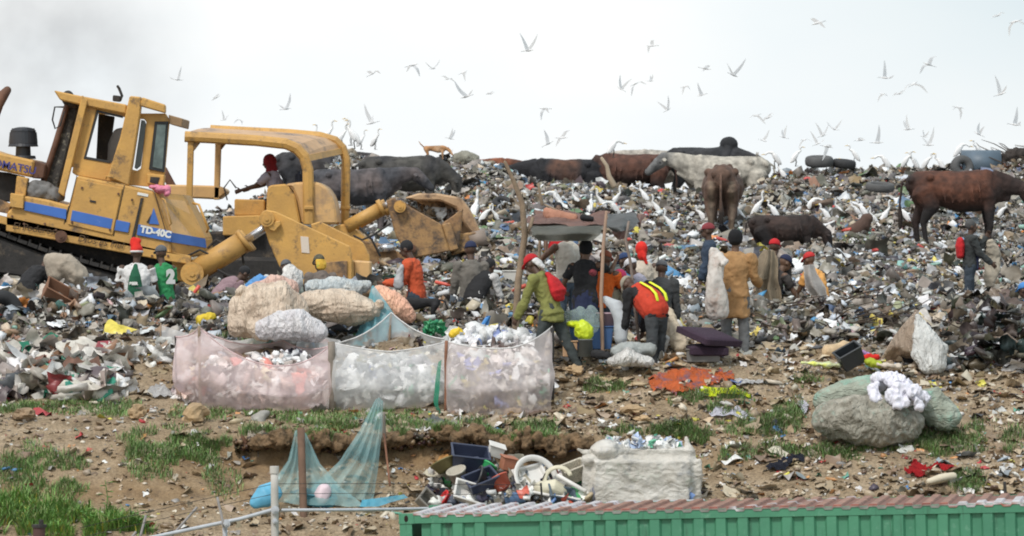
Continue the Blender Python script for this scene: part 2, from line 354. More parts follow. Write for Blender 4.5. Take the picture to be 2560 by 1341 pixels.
# ------------------------------------------------------------------ scattered litter
def lump(nv=1, am=.35, sq=(1, 1, 1)):
    b = bmesh.new(); bmesh.ops.create_icosphere(b, subdivisions=nv, radius=.5)
    V = np.array([v.co[:] for v in b.verts]); Fx = [[v.index for v in f.verts] for f in b.faces]; b.free()
    V *= 1+am*rng.uniform(-1, 1, (len(V), 1)); V += rng.uniform(-.08, .08, V.shape); return V*np.array(sq), Fx
def sheet(k=4, am=.22):
    V = []; Fx = []; ph = rng.uniform(0, 6); fq = rng.uniform(4, 9); dr = rng.uniform(0, 6)
    for i in range(k):
        for j in range(k): V.append((i/(k-1)-.5+rng.uniform(-.1, .1), j/(k-1)-.5+rng.uniform(-.1, .1), rng.uniform(-am, am)*.7+am*.8*math.sin(ph+fq*(i/(k-1)*math.cos(dr)+j/(k-1)*math.sin(dr)))))
    for i in range(k-1):
        for j in range(k-1):
            a = i*k+j; Fx += [[a, a+1, a+k+1], [a, a+k+1, a+k]]
    return np.array(V), Fx
def rod(seg=6, prof=((-.5, .1), (-.48, .13), (.25, .13), (.38, .05), (.5, .05))):
    V = []; Fx = []
    for z, r in prof: V += [(r*math.cos(2*math.pi*k/seg), r*math.sin(2*math.pi*k/seg), z) for k in range(seg)]
    for a in range(len(prof)-1):
        for k in range(seg): Fx.append([a*seg+k, a*seg+(k+1) % seg, (a+1)*seg+(k+1) % seg, (a+1)*seg+k])
    Fx.append(list(range(seg))[::-1]); Fx.append([(len(prof)-1)*seg+k for k in range(seg)])
    V = np.array(V)[:, [2, 0, 1]]; return V, Fx
def slab():
    b = bmesh.new(); bmesh.ops.create_cube(b, size=1); V = np.array([v.co[:] for v in b.verts]); Fx = [[v.index for v in f.verts] for f in b.faces]; b.free()
    V += rng.uniform(-.12, .12, V.shape); return V*np.array((1, .7, .18)), Fx
TPL = [lump(1, .45, (1, .7, .5)) for _ in range(5)]+[lump(2, .35, (1, .8, .6)) for _ in range(4)]+[sheet(4, .25) for _ in range(5)]+[sheet(5, .2) for _ in range(4)]+[rod(), rod(5, ((-.5, .04), (.5, .03))), slab(), slab()]
TW = np.array([2.2]*5+[1.2]*4+[9]*5+[8]*4+[3, 4, 5, 5], float); TW /= TW.sum()
def scatter(name, pts, size, cols, m, flat=.5, tpl=None, tw=None, label=None):
    pts = np.asarray(pts); nn = len(pts); tpl = tpl or TPL; tw = TW if tw is None else np.array(tw, float)/sum(tw)
    ch = rng.choice(len(tpl), nn, p=tw); Vs = []; LI = []; LS = []; Cs = []; base = 0
    for k, (V, Fx) in enumerate(tpl):
        s = np.where(ch == k)[0]
        if not len(s): continue
        a = rng.uniform(0, 2*np.pi, len(s)); b = rng.normal(0, flat, len(s)); c = rng.normal(0, flat, len(s))
        ca, sa, cb, sb, cc, sc_ = np.cos(a), np.sin(a), np.cos(b), np.sin(b), np.cos(c), np.sin(c)
        O = np.zeros_like(a); I = O+1
        Rz = np.stack([ca, -sa, O, sa, ca, O, O, O, I], -1).reshape(-1, 3, 3)
        Rx = np.stack([I, O, O, O, cb, -sb, O, sb, cb], -1).reshape(-1, 3, 3)
        Ry = np.stack([cc, O, sc_, O, I, O, -sc_, O, cc], -1).reshape(-1, 3, 3)
        R = Rz @ Rx @ Ry
        X = V[None]*size[s][:, None, None]*rng.uniform(.7, 1.3, (len(s), 1, 3))
        X = np.einsum('nij,nvj->nvi', R, X)+pts[s][:, None]
        Vs.append(X.reshape(-1, 3)); Cs.append(np.repeat(cols[s], len(V), 0))
        for f in set(len(f) for f in Fx):
            A = np.array([q for q in Fx if len(q) == f])
            T = (A[None]+(base+np.arange(len(s))*len(V))[:, None, None]).reshape(-1, f)
            LI.append(T.ravel()); LS.append(np.full(len(T), f))
        base += len(s)*len(V)
    V = np.concatenate(Vs).astype(np.float32); LI = np.concatenate(LI).astype(np.int32); LS = np.concatenate(LS)
    me = bpy.data.meshes.new(name); me.vertices.add(len(V)); me.vertices.foreach_set('co', V.ravel())
    me.loops.add(len(LI)); me.loops.foreach_set('vertex_index', LI); me.polygons.add(len(LS))
    me.polygons.foreach_set('loop_start', np.concatenate([[0], np.cumsum(LS)[:-1]]).astype(np.int32)); me.update(calc_edges=True)
    set_col(me, np.concatenate(Cs)); o = link(name, me, m)
    if label: tag(o, label, None, None, 'stuff')
    return o
def palette(spec, nn):
    w_ = np.array([s[0] for s in spec], float); w_ /= w_.sum(); c = np.array([s[1] for s in spec])[rng.choice(len(spec), nn, p=w_)]
    return np.clip(c*rng.uniform(.75, 1.2, (nn, 1))+rng.uniform(-.012, .012, (nn, 3)), .005, .9)
litter_m = attr_mat('litter', .42, .12, 14)
PAL = [(9, (.065, .058, .05)), (16, (.15, .13, .11)), (20, (.25, .22, .185)), (15, (.24, .18, .12)), (13, (.37, .335, .285)), (8, (.50, .475, .43)), (9.5, (.78, .79, .80)), (5, (.50, .42, .31)), (6, (.34, .37, .41)), (3, (.50, .54, .60)),
       (2.2, (.15, .20, .29)), (.6, (.09, .3, .55)), (.6, (.50, .07, .06)), (.5, (.7, .27, .08)), (1.0, (.68, .55, .13)), (1.0, (.14, .24, .11)), (.5, (.22, .44, .40)), (.7, (.55, .36, .36)), (2.5, (.30, .17, .105)), (1.5, (.27, .28, .16))]
PALN = [(20, (.30, .22, .14)), (16, (.45, .36, .25)), (10, (.2, .14, .09)), (9, (.62, .55, .44)), (7, (.75, .74, .72)), (5, (.35, .33, .30)), (3, (.06, .06, .06)), (1, (.1, .25, .5)), (1, (.6, .3, .12)), (.7, (.5, .06, .06)), (.8, (.15, .4, .3)), (1, (.6, .55, .1))]
def fan(nn, d0, d1, x0=-350, x1=2900):
    d = np.sqrt(rng.uniform(d0**2, d1**2, nn)); px = rng.uniform(x0, x1, nn); return px, d
def place(px, d, lift=.02, sz=None):
    X = (px-CX)/F*d
    return np.stack([X, d, gzv(X, d)+lift*(sz/.1 if sz is not None else 1)], -1)
# the tip itself
nn = 150000
px, d = fan(nn, 66.2, 101.5)
keep = rng.uniform(0, 1, nn) < np.clip((d-66.0)/1.8, .15, 1); px, d = px[keep], d[keep]
sz = np.clip(rng.lognormal(math.log(.06), .55, len(px)), .03, .40)
scatter('rubbish', place(px, d, .02, sz), sz, palette(PAL, len(px)), litter_m, .6, label='mixed household rubbish covering the hillside')
# larger bags and sheets among it
px, d = fan(1500, 66.8, 101.0); sz = rng.uniform(.15, .36, len(px))
PALB = [(5, (.06, .06, .06)), (8, (.15, .135, .12)), (8, (.29, .26, .22)), (4, (.5, .49, .46)), (3.2, (.76, .77, .78)), (3, (.3, .2, .12)), (1, (.12, .2, .33)), (.5, (.6, .5, .08)), (.4, (.55, .08, .06)), (1, (.14, .2, .1))]
BT = [lump(2, .34, (1, .7, .4)) for _ in range(5)]+[sheet(6, .16) for _ in range(5)]
scatter('rubbish_bags', place(px, d, .015, sz), sz, palette(PALB, len(px)), litter_m, .4, BT, [1]*10, label='larger bags, cloths and sheets strewn over the hillside')
# stones and scraps on the bare earth in front
px, d = fan(21000, 60.3, 66.6); sz = np.clip(rng.lognormal(math.log(.05), .6, len(px)), .02, .26)
rt = np.clip((px-300)/900, .42, 1); kp = rng.uniform(0, 1, len(px)) < rt; px, d, sz = px[kp], d[kp], sz[kp]
scatter('litter_and_stones', place(px, d, .006, sz), sz, palette(PALN, len(px)), litter_m, .35, label='pale stones and scraps on the bare earth')
px, d = fan(420, 61.3, 66.8, 1200, 2900); sz = rng.uniform(.08, .24, len(px))
scatter('flattened_litter', place(px, d, .01, sz), sz, palette([(8, (.48, .37, .24)), (5, (.62, .53, .40)), (4, (.72, .70, .66)), (3, (.30, .22, .15)), (1, (.08, .08, .09)), (1, (.3, .35, .38)), (.5, (.5, .1, .08)), (.5, (.12, .2, .4)), (.6, (.6, .3, .1))], len(px)), litter_m, .25, [sheet(5, .14) for _ in range(6)]+[lump(2, .3, (1, .6, .3)) for _ in range(3)], [2]*6+[1]*3, label='flattened bags and cardboard on the bare earth at the right')
px, d = fan(260, 64.8, 66.8, -200, 1200); sz = rng.uniform(.08, .22, len(px))
scatter('flattened_litter', place(px, d, .01, sz), sz, palette(PALN, len(px)), litter_m, .25, [sheet(5, .14) for _ in range(6)], [1]*6, label='flattened scraps on the bare earth at the left')

# clods, roots and sods hanging over the eroded lip of the bank
def on_lip(x):
    d_ = 62.95
    while d_ > 62 and gz((x-CX)/F*d_, d_) > gz((x-CX)/F*62.95, 62.95)-.16: d_ -= .02
    return d_
lx = []; 
for _ in range(2300):
    x = random.uniform(590, 1460)
    if noise.noise(Vector((x*.012, 0, 3))) < -.15: continue
    d_ = on_lip(x); X = (x-CX)/F*d_; t_ = random.random()
    lx.append((X, d_-.02-.10*t_+random.uniform(-.05, .03), gz(X, d_+.1)-.02-.16*random.random()**1.5*(1-.3*t_)))
lx = np.array(lx); scatter('soil_clods', lx, rng.uniform(.03, .10, len(lx)), palette([(6, (.07, .042, .022)), (3, (.14, .085, .045)), (3, (.035, .024, .014)), (1, (.26, .18, .10))], len(lx)), litter_m, .6, [lump(1, .5, (1, .8, .8)) for _ in range(5)]+[sheet(4, .3)]*2, [1]*7, label='clods of dark soil and roots along the eroded bank')
LIP = [p_ for p_ in lx[::3]]

# overhanging sod ledge along the top of the eroded bank
LEDGE = []
for (xa, xb) in ((650, 870), (840, 1030), (1090, 1260), (1225, 1470)):
    pts = []; rr = []
    for x in np.arange(xa, xb+1, 16):
        q = drop(x, 62.92); pts.append((q.x, 62.62-.12*noise.noise(Vector((x*.02, 1, 0))), q.z-.05+.07*noise.noise(Vector((x*.035, 5, 0))))); e_ = min(1, (x-xa+20)/70, (xb-x+20)/70); rr.append((.21*e_+.03, (.06+.05*noise.noise(Vector((x*.05, 9, 0))))*e_+.015))
        LEDGE.append((pts[-1], rr[-1]))
    bm = bmesh.new(); tube(bm, pts, rr, side=(0, 1, 0), seg=14)
    for p_, r_ in zip(pts, rr):
        for _ in range(5): ell(bm, Vector(p_)+Vector((random.uniform(-.06, .06), -random.uniform(.0, 1.0)*r_[0], random.uniform(-1.3, .6)*r_[1])), [random.uniform(.03, .09) for _ in range(3)], None, 6, 5)
    o = fuse('earth_ledge', bm, .018, mat('dark_soil', (.22, .14, .075), .95, .6, 9, .9, 30, col2=(.06, .04, .02)), None, 1, .06, 9, seed=int(xa)); tag(o, 'overhanging ledge of dark soil along the eroded bank', None, None, 'structure')

# ================================================================== machines
YEL = mat('yellow_paint', (.62, .35, .09), .55, .25, 1.6, .2, 25, col2=(.46, .26, .08), spot=(.17, .11, .065), spotsc=3.4, spotp=.545)
YEL2 = mat('worn_yellow_paint', (.42, .25, .10), .7, .35, 2, .3, 25, col2=(.25, .14, .07), spot=(.10, .07, .05), spotsc=3.0, spotp=.46)
TANY = mat('faded_yellow_paint', (.70, .43, .18), .55, .2, 2, .1, 20, spot=(.42, .27, .15), spotsc=2.5, spotp=.5)
DARK = mat('grimy_steel', (.035, .032, .03), .8, .4, 5, .3, 20, spot=(.13, .1, .07), spotsc=3)
RUST = mat('rusty_steel', (.16, .08, .05), .8, .4, 5, .2)
BLUE = mat('blue_band', (.055, .16, .50), .5, .15, 3, spot=(.35, .36, .33), spotsc=6, spotp=.62)
NAVYP = mat('navy_letters', (.05, .05, .22), .5, .1)
INK = mat('dark_graffiti', (.10, .06, .03), .8, .1)
WHITEP = mat('white_letters', (.75, .75, .72), .5, .05)
CHROME = mat('chrome_rod', (.7, .7, .72), .25, .1, metal=.9)
RUB = mat('black_rubber', (.03, .03, .032), .75, .3, 6, .2)
GLS = mat('dusty_glass', (.10, .13, .13), .15, .3, 2)
def plate(name, pts, d, m, parent=None, th=.012, bev=.003): return prism(name, pts, d-th, th+.02, m, parent, bev)
def disc(name, px, py, d, rpx, th, m, parent, seg=24, hole=0):
    r = rpx/F*d; c = P(px, py, d); b = bmesh.new()
    bmesh.ops.create_cone(b, cap_ends=True, segments=seg, radius1=r, radius2=r, depth=th, matrix=Matrix.Translation(c) @ Matrix.Rotation(math.pi/2, 4, 'X'))
    bmesh.ops.create_cone(b, cap_ends=True, segments=seg, radius1=r*.62, radius2=r*.62, depth=th+.04, matrix=Matrix.Translation(c) @ Matrix.Rotation(math.pi/2, 4, 'X'))
    bmesh.ops.create_cone(b, cap_ends=True, segments=8, radius1=r*.25, radius2=r*.25, depth=th+.08, matrix=Matrix.Translation(c) @ Matrix.Rotation(math.pi/2, 4, 'X'))
    return from_bm(name, b, m, parent)

# ---------------- bulldozer with cab
D1 = 73.0
dz = empty('bulldozer', drop(250, 74.5), 'large yellow bulldozer with closed cab and blue stripe, climbing at the left edge', 'bulldozer')
b1 = prism(None, [(-250,530),(-60,548),(15,573),(17,532),(62,492),(65,502),(172,522),(192,439),(311,463),(385,480),(430,600),(430,652),(-250,515)][:0] or
   [(15,575),(17,532),(62,490),(120,500),(172,514),(192,439),(311,463),(385,480),(428,600),(428,652)], D1, 2.35, None, bev=.03)
# chamfered rear corner
bm = bmesh.new()
q = [P(385,480,D1+.004), P(428,600,D1+.004), P(428,652,D1+.004), P(515,636,D1+.75), P(515,597,D1+.75), P(462,488,D1+.75)]
q2 = [v+Vector((0, 1.6, 0)) for v in q]
va = [bm.verts.new(v) for v in q]; vb = [bm.verts.new(v) for v in q2]
bm.faces.new((va[0], va[1], va[4], va[5])); bm.faces.new((va[1], va[2], va[3], va[4])); bm.faces.new((vb[5], vb[4], vb[1], vb[0])); bm.faces.new((vb[4], vb[3], vb[2], vb[1]))
for i, j in ((5,4),(4,3),(3,2),(2,1),(1,0),(0,5)): bm.faces.new((va[i], va[j], vb[j], vb[i]))
bmesh.ops.recalc_face_normals(bm, faces=bm.faces); bmesh.ops.bevel(bm, geom=bm.edges[:], offset=.02, segments=2, affect='EDGES')
body = from_bm('body', merge(b1, bm), YEL, dz)
fr = prism('side_frame', [(-260,480),(15,545),(15,578),(428,655),(478,662),(476,640),(430,632),(16,560),(-260,495)], D1-.03, .2, YEL, dz)
text('painted_words', 'El Poderoso', P(30,572,D1-.045)+Vector((0,-.012,0)), (1,0,-.14), (0,0,1), .15, INK, dz, .0, .2)
text('painted_words', 'Dios es Fiel', P(193,603,D1-.045)+Vector((0,-.012,0)), (1,0,-.17), (0,0,1), .15, INK, dz, .0, .2)
disc('access_hole', 153, 592, D1-.06, 15, .08, RUST, dz)
door = plate('side_door', [(194,449),(306,471),(281,588),(170,562)], D1, YEL, dz, .025, .008)
plate('door_handle', [(225,500),(240,503),(239,508),(224,505)], D1-.03, DARK, door)
plate('hinge', [(352,495),(358,496),(335,600),(328,599)], D1, DARK, dz, .03)
plate('label_plate', [(344,481),(371,486),(370,493),(343,488)], D1, WHITEP, dz, .012)
for pts in ([(61,504),(166,524),(165,549),(60,526)], [(181,526),(282,548),(277,573),(176,552)], [(291,550),(325,557),(320,582),(286,576)], [(346,561),(430,579),(427,605),(342,588)]):
    plate('blue_stripe', pts, D1, BLUE, dz, .032)
bm = bmesh.new()
o3 = Vector((.008, -.012, 0))
bm.faces.new([bm.verts.new(v+o3) for v in (P(424,581,D1), P(428,606,D1), P(515,620,D1+.75), P(512,597,D1+.75))])
r_ = bmesh.ops.extrude_face_region(bm, geom=bm.faces[:]); bmesh.ops.translate(bm, verts=[v for v in r_['geom'] if isinstance(v, bmesh.types.BMVert)], vec=(-.02, .03, 0))
bmesh.ops.recalc_face_normals(bm, faces=bm.faces); from_bm('blue_stripe', bm, BLUE, dz)
text('model_lettering', 'TD-40C', P(350,580,D1-.036)+Vector((0,-.004,0)), (1,0,-.2), (0,0,1), .14, WHITEP, dz, .008)
plate('emblem', [(372,560),(384,520),(398,562)], D1, BLUE, dz, .02); plate('emblem', [(366,556),(378,536),(374,558)], D1, DARK, dz, .02)
bm = bmesh.new()   # grab rail on the rear corner
path_tube('grab_rail', [P(405,497,D1-.02),P(412,500,D1-.06),P(428,560,D1-.04),P(424,563,D1-.02)], .014, YEL, dz)
path_tube('grab_rail', [P(483,508,D1+.75),P(497,512,D1+.6),P(521,572,D1+.6),P(517,580,D1+.74)], .02, YEL, dz)
bm = bmesh.new(); bm.faces.new([bm.verts.new(v+Vector((.006, -.012, 0))) for v in (P(402,496,D1+.12), P(432,590,D1+.06), P(500,595,D1+.66), P(462,503,D1+.68))])
r_ = bmesh.ops.extrude_face_region(bm, geom=bm.faces[:]); bmesh.ops.translate(bm, verts=[v for v in r_['geom'] if isinstance(v, bmesh.types.BMVert)], vec=(-.01, .02, 0))
bmesh.ops.recalc_face_normals(bm, faces=bm.faces); from_bm('rear_panel', bm, TANY, dz)
# hood, radiator end
hood = prism('hood', [(-260,300),(0,383),(87,402),(80,445),(0,427),(-260,380)], D1+.25, 1.7, YEL, dz, .03)
text('maker_lettering', 'KOMATSU', P(-36,412,D1+.22), (1,0,-.20), (0,0,1), .165, NAVYP, hood, .003)
prism('hood_end', [(86,402),(114,412),(108,446),(80,446)], D1+.3, 1.6, RUST, dz)
prism('engine_block', [(-250,400),(0,430),(42,440),(42,505),(-250,500)], D1+.5, 1.3, DARK, dz)
prism('post', [(42,440),(70,446),(62,500),(36,495)], D1+.1, .25, YEL, dz)
prism('step_box', [(26,483),(60,488),(58,523),(24,518)], D1-.08, .35, YEL, dz)
prism('lower_arm', [(-250,440),(0,500),(28,512),(20,535),(-250,480)], D1+.05, .3, YEL2, dz)
bm = bmesh.new()   # air cleaner
c = P(58,345,D1+.9)
for (z, r, h) in ((.0, .225, .17), (.11, .19, .07), (-.11, .235, .05), (-.2, .12, .18), (-.3, .2, .05)):
    bmesh.ops.create_cone(bm, cap_ends=True, segments=28, radius1=r, radius2=r*.93, depth=h, matrix=Matrix.Translation(c+Vector((0, 0, z))))
ell(bm, c+Vector((0, 0, .1)), (.2, .2, .07)); from_bm('air_cleaner', bm, mat('black_paint', (.03, .033, .04), .45, .2), dz)
path_tube('exhaust_pipe', [P(-60,330,D1+1.2),P(-20,300,D1+1.2),P(-4,262,D1+1.2),P(8,238,D1+1.2),P(20,224,D1+1.2)], [.11,.1,.08,.085,.06], RUST, dz)
path_tube('exhaust_pipe', [P(108,455,D1+.6),P(140,355,D1+.6),P(168,262,D1+.6)], .045, RUST, dz)
bm = bmesh.new(); ell(bm, P(170,246,D1+.6), (.1, .1, .12)); tube(bm, [P(172,255,D1+.6), P(186,262,D1+.6)], .07); from_bm('rain_cap', bm, DARK, dz, True)
prism('mesh_guard', [(168,262),(196,258),(166,380),(140,480),(108,455),(135,380)], D1+.65, .9, mat('oily_mesh', (.07, .065, .06), .8, .6, 20, .6, 40, spot=(.3, .28, .22), spotsc=12, spotp=.52), dz)
bm = bmesh.new(); ell(bm, P(95,478,D1+.3), (.26, .2, .15)); ell(bm, P(130,488,D1+.3), (.2, .2, .13))
fuse('tarpaulin_bundle', bm, .03, mat('grey_tarp', (.18, .175, .17), .7, .4, 8), dz, 1, .05, 7)
# cab
cab = prism('roof', [(134,226),(180,236),(316,262),(316,286),(216,266),(150,251)], D1+.1, 1.9, YEL, dz, .02)
prism('cab_pillar', [(205,238),(219,252),(200,330),(160,492),(145,482)], D1+.05, .12, YEL, dz)
prism('cab_wall', [(218,254),(243,272),(212,396),(277,407),(330,430),(330,464),(190,439),(180,432)], D1+.2, .1, YEL, dz)
prism('cab_wall', [(243,272),(330,283),(325,295),(240,284)], D1+.2, .1, YEL, dz)
prism('rollover_post', [(324,240),(354,243),(350,290),(322,466),(268,443),(300,345)], D1+.02, .22, YEL, dz, .02)
prism('rollover_beam', [(354,243),(413,262),(413,284),(350,266)], D1+.02, .24, YEL, dz, .02)
prism('rollover_post', [(324,240),(354,243),(350,290),(330,420),(300,420),(308,345)], D1+1.9, .22, YEL, dz, .02)
fr_ = prism('rear_cab_frame', [(350,284),(414,284),(424,300),(412,434),(398,470),(312,462),(330,420),(334,432),(352,422),(366,305),(360,298),(350,298)], D1+.24, .08, YEL, dz, .01)
prism('window_seal', [(353,300),(362,302),(366,312),(352,415),(342,424),(336,420)], D1+.26, .02, GLS, dz, .004)
prism('rear_window', [(387,304),(421,304),(411,432),(372,424)], D1+.2, .06, mat('black_seal', (.02, .022, .024), .5), dz, .006)
prism('glass', [(393,312),(415,312),(406,424),(381,418)], D1+.185, .02, mat('green_glass', (.13, .18, .17), .08, .5, 6), dz, .003)
prism('vent_box', [(366,435),(411,438),(408,466),(368,460)], D1+.18, .3, YEL, dz); plate('vent', [(376,442),(400,444),(394,462),(374,456)], D1+.18, DARK, dz)
prism('visor', [(421,287),(457,297),(454,319),(424,311)], D1+.2, 1.6, mat('brown_paint', (.35, .22, .11), .7, .3), dz)
prism('cab_pillar', [(246,284),(286,292),(270,404),(240,400)], D1+1.6, .12, DARK, dz)
prism('cab_wall', [(205,250),(330,280),(328,292),(225,270),(190,420),(175,418)], D1+1.8, .08, YEL, dz)
prism('cab_wall', [(190,420),(400,460),(400,440),(200,395)], D1+1.8, .08, YEL, dz)
bm = bmesh.new(); tube(bm, [P(300,415,D1+1), P(306,360,D1+1), P(300,330,D1+1)], [(.2, .1), (.22, .1), (.12, .08)]); from_bm('driver_seat', bm, mat('grey_seat', (.3, .3, .3), .8), dz, True)
path_tube('mirror', [P(158,268,D1),P(137,268,D1),P(131,300,D1),P(138,322,D1),P(150,315,D1),P(160,280,D1)], .013, DARK, dz)
plate('window_frame', [(242,275),(307,290),(307,296),(246,282),(216,392),(277,403),(276,409),(209,397)], D1+.2, mat('seal_black', (.03, .03, .03), .6), dz, .015)
prism('beacon_box', [(282,238),(300,240),(299,255),(281,253)], D1+.9, .2, DARK, dz); path_tube('beacon', [P(300,252,D1+1),P(305,240,D1+1),P(298,222,D1+1),P(294,216,D1+1)], .022, DARK, dz)
path_tube('grab_rail', [P(265,447,D1-.01),P(266,441,D1-.06),P(282,444,D1-.06),P(284,450,D1-.01)], .012, YEL, dz)
for (a, c) in (((311,464),(284,590)), ((192,440),(164,556)), ((172,516),(160,560)), ((386,482),(414,578))):
    path_tube('panel_seam', [P(*a, D1-.004), P(*c, D1-.004)], .006, DARK, dz)
for (x, y) in ((30,541),(50,496),(112,560),(205,470),(296,485),(275,575),(180,556),(330,500),(420,640),(380,640),(330,632),(250,612),(140,575),(60,560)):
    b = bmesh.new(); bmesh.ops.create_cone(b, cap_ends=True, segments=6, radius1=.02, radius2=.018, depth=.03, matrix=Matrix.Translation(P(x, y, D1-.035)) @ Matrix.Rotation(math.pi/2, 4, 'X')); from_bm('bolt', b, RUST, dz)
for a_ in ([P(100,500,D1+.2),P(120,480,D1+.15),P(140,500,D1+.12),P(150,520,D1+.1)], [P(470,640,D1+.1),P(500,625,D1),P(530,640,D1),P(560,622,D1+.02)], [P(440,650,D1+.3),P(455,690,D1+.2),P(480,715,D1+.15)]):
    path_tube('hose', a_, .018, DARK, dz)
# pink rag on the deck
bm = bmesh.new(); ell(bm, P(405,474,D1+.1), (.12, .12, .05)); ell(bm, P(417,477,D1+.1), (.05, .08, .09)); ell(bm, P(385,468,D1+.1), (.08, .1, .03))
tag(fuse('pink_rag', bm, .015, mat('pink_cloth', (.75, .25, .36), .9), None, 1, .03, 12), 'pink rag lying on the bulldozer behind its cab', 'rag')
# tracks: a loop of shoes round a dark frame, both sides
def track(dn, name='track'):
    loop = [(-270,478),(-60,560),(120,628),(300,678),(420,706),(455,730),(440,765),(380,772),(290,752),(120,714),(-60,690),(-270,650)]
    b = prism(None, [(-265,492),(-60,572),(120,640),(300,690),(412,716),(438,735),(425,752),(380,758),(290,740),(120,702),(-60,676),(-265,640)], dn+.06, .42, None, bev=.03)
    n_ = len(loop); tot = []
    for i in range(n_):
        a, c_ = Vector(loop[i]), Vector(loop[(i+1) % n_]); ln = (c_-a).length; k = max(1, int(ln/26))
        for s in range(k): tot.append((a.lerp(c_, (s+.5)/k), (c_-a).normalized(), ln/k))
    for p_, t_, ln in tot:
        nrm = Vector((t_.y, -t_.x)); a = p_-t_*ln*.46; c_ = p_+t_*ln*.46
        bb = prism(None, [tuple(a-nrm*5), tuple(c_-nrm*5), tuple(c_+nrm*4), tuple(a+t_*5+nrm*4), tuple(a+t_*5+nrm*11), tuple(a+nrm*11)], dn, .55, None, bev=0)
        b = merge(b, bb)
    return from_bm(name, b, DARK, dz)
track(D1+.05); track(D1+2.0)
prism('underbody', [(-250,500),(15,560),(428,648),(500,655),(430,712),(300,690),(-250,560)], D1+.5, 1.5, DARK, dz)
# ripper at the rear
def cyl(name, a, b_, d, r, m, parent, r2=None, y2=0):
    bm = bmesh.new(); tube(bm, [P(*a, d), P(*b_, d+y2)], r, seg=20, cap=False); o = from_bm(name, bm, m, parent, False)
    for p_ in o.data.polygons: p_.use_smooth = len(p_.vertices) == 4
    return o
for dd_, ox in ((D1+.1, 0), (D1+1.5, 6)):
    c1 = cyl('hydraulic_cylinder', (492+ox,676), (612+ox,602), dd_, .165, YEL, dz); cyl('collar', (607+ox,606), (616+ox,599), dd_, .19, YEL, c1)
    cyl('piston_rod', (612+ox,602), (682+ox,556), dd_, .055, CHROME, dz)
    disc('pivot', 482+ox, 684, dd_, 29, .34, YEL, dz)
prism('ripper_frame', [(430,640),(470,660),(500,712),(470,708),(430,700)], D1+.2, 1.3, YEL, dz, .02)
pl1 = [(651,541),(655,530),(664,525),(688,529),(874,616),(880,640),(880,705),(749,712),(700,670),(673,609)]
prism('ripper_beam', pl1, D1+.02, .14, YEL, dz, .015)
prism('ripper_beam', [(776,561),(800,554),(908,607),(924,640),(926,702),(820,690)], D1+1.35, .14, YEL, dz, .015)
prism('cross_beam', [(868,655),(884,650),(884,706),(868,706)], D1+.1, 1.4, YEL, dz, .02)
prism('cross_beam', [(884,652),(926,655),(926,704),(884,704)], D1+.3, .9, TANY, dz, .02)
prism('patch_plate', [(812,657),(868,652),(868,700),(812,704)], D1-.02, .05, YEL2, dz, .008)
disc('pivot', 668, 548, D1+.02, 19, .3, YEL, dz)
prism('bracket', [(668,560),(700,552),(702,562),(686,580),(672,574)], D1-.1, .12, YEL, dz)
s_ = plate('warning_sign', [(751,591),(771,593),(774,634),(754,632)], D1+.02, mat('cream_sign', (.72, .62, .52), .6, .1, 30, spot=(.55, .2, .12), spotsc=30, spotp=.6), dz, .012, .002)
prism('ripper_shank', [(540,716),(600,690),(612,694),(606,720)], D1-.02, .3, YEL, dz)
for a_ in ([P(560,690,D1+.3),P(590,700,D1+.2),P(612,680,D1+.2),P(606,640,D1+.2),P(625,618,D1+.1)], [P(520,620,D1+.8),P(540,600,D1+.8),P(565,615,D1+.8),P(560,650,D1+.8)], [P(545,675,D1),P(570,690,D1),P(600,692,D1)]):
    path_tube('hose', a_, .02, DARK, dz)

# ---------------- second bulldozer with open canopy
D2 = 78.0
d2 = empty('bulldozer', drop(720, 79), 'yellow bulldozer with open rollover canopy and raised worn blade, right of the cab bulldozer', 'bulldozer')
prism('underbody', [(500,580),(640,575),(900,590),(930,700),(540,712),(505,650)], D2+.3, 1.8, DARK, d2, .04)
prism('fender', [(557,541),(652,538),(652,590),(557,590)], D2+.1, .5, YEL, d2, .02)
prism('dashboard', [(586,498),(662,500),(662,540),(586,540)], D2+.4, 1.2, YEL, d2, .02)
prism('engine_cover', [(668,470),(676,463),(716,460),(738,490),(752,560),(664,556)], D2, 1.9, YEL, d2, .03)
bm_ = [(712,461),(740,456),(775,454),(797,456),(818,470),(832,492),(840,522),(844,562),(755,562),(742,500),(730,472)]
prism('fuel_tank', bm_, D2+.05, 1.8, TANY, d2, .04)
prism('cooling_panel', [(845,562),(870,560),(925,605),(925,690),(850,640),(780,600)], D2+.2, 1.5, YEL, d2, .02)
near = [(462,342),(520,345),(640,352),(714,360),(742,372),(760,392),(770,425),(772,560)]
far = [(526,324),(620,329),(720,334),(800,341),(838,352),(856,370),(865,400),(862,562)]
def rail(name, pts, dd_, w_, h_):
    bm = bmesh.new(); tube(bm, [P(x, y, dd_) for x, y in pts], [(w_, h_)]*len(pts), side=(0, 1, 0), seg=8, cap=False); return from_bm(name, bm, YEL, d2)
rail('canopy_frame', near, D2, .075, .09); rail('canopy_frame', far, D2+1.9, .075, .075)
prism('canopy_post', [(469,350),(484,350),(480,500),(465,500)], D2, .16, YEL, d2)
prism('canopy_post', [(538,356),(553,356),(548,500),(534,500)], D2+1.9, .16, TANY, d2)
prism('gusset', [(469,346),(506,350),(484,378),(470,385)], D2+.02, .1, YEL2, d2); prism('gusset', [(537,345),(572,350),(553,375),(538,380)], D2+1.95, .1, YEL2, d2)
bm = bmesh.new(); R = []
nr = [(462,335),(520,338),(640,344),(714,352),(747,362),(766,385),(771,402)]; fr2 = [(526,320),(600,324),(700,330),(780,337),(822,345),(848,360),(856,376)]
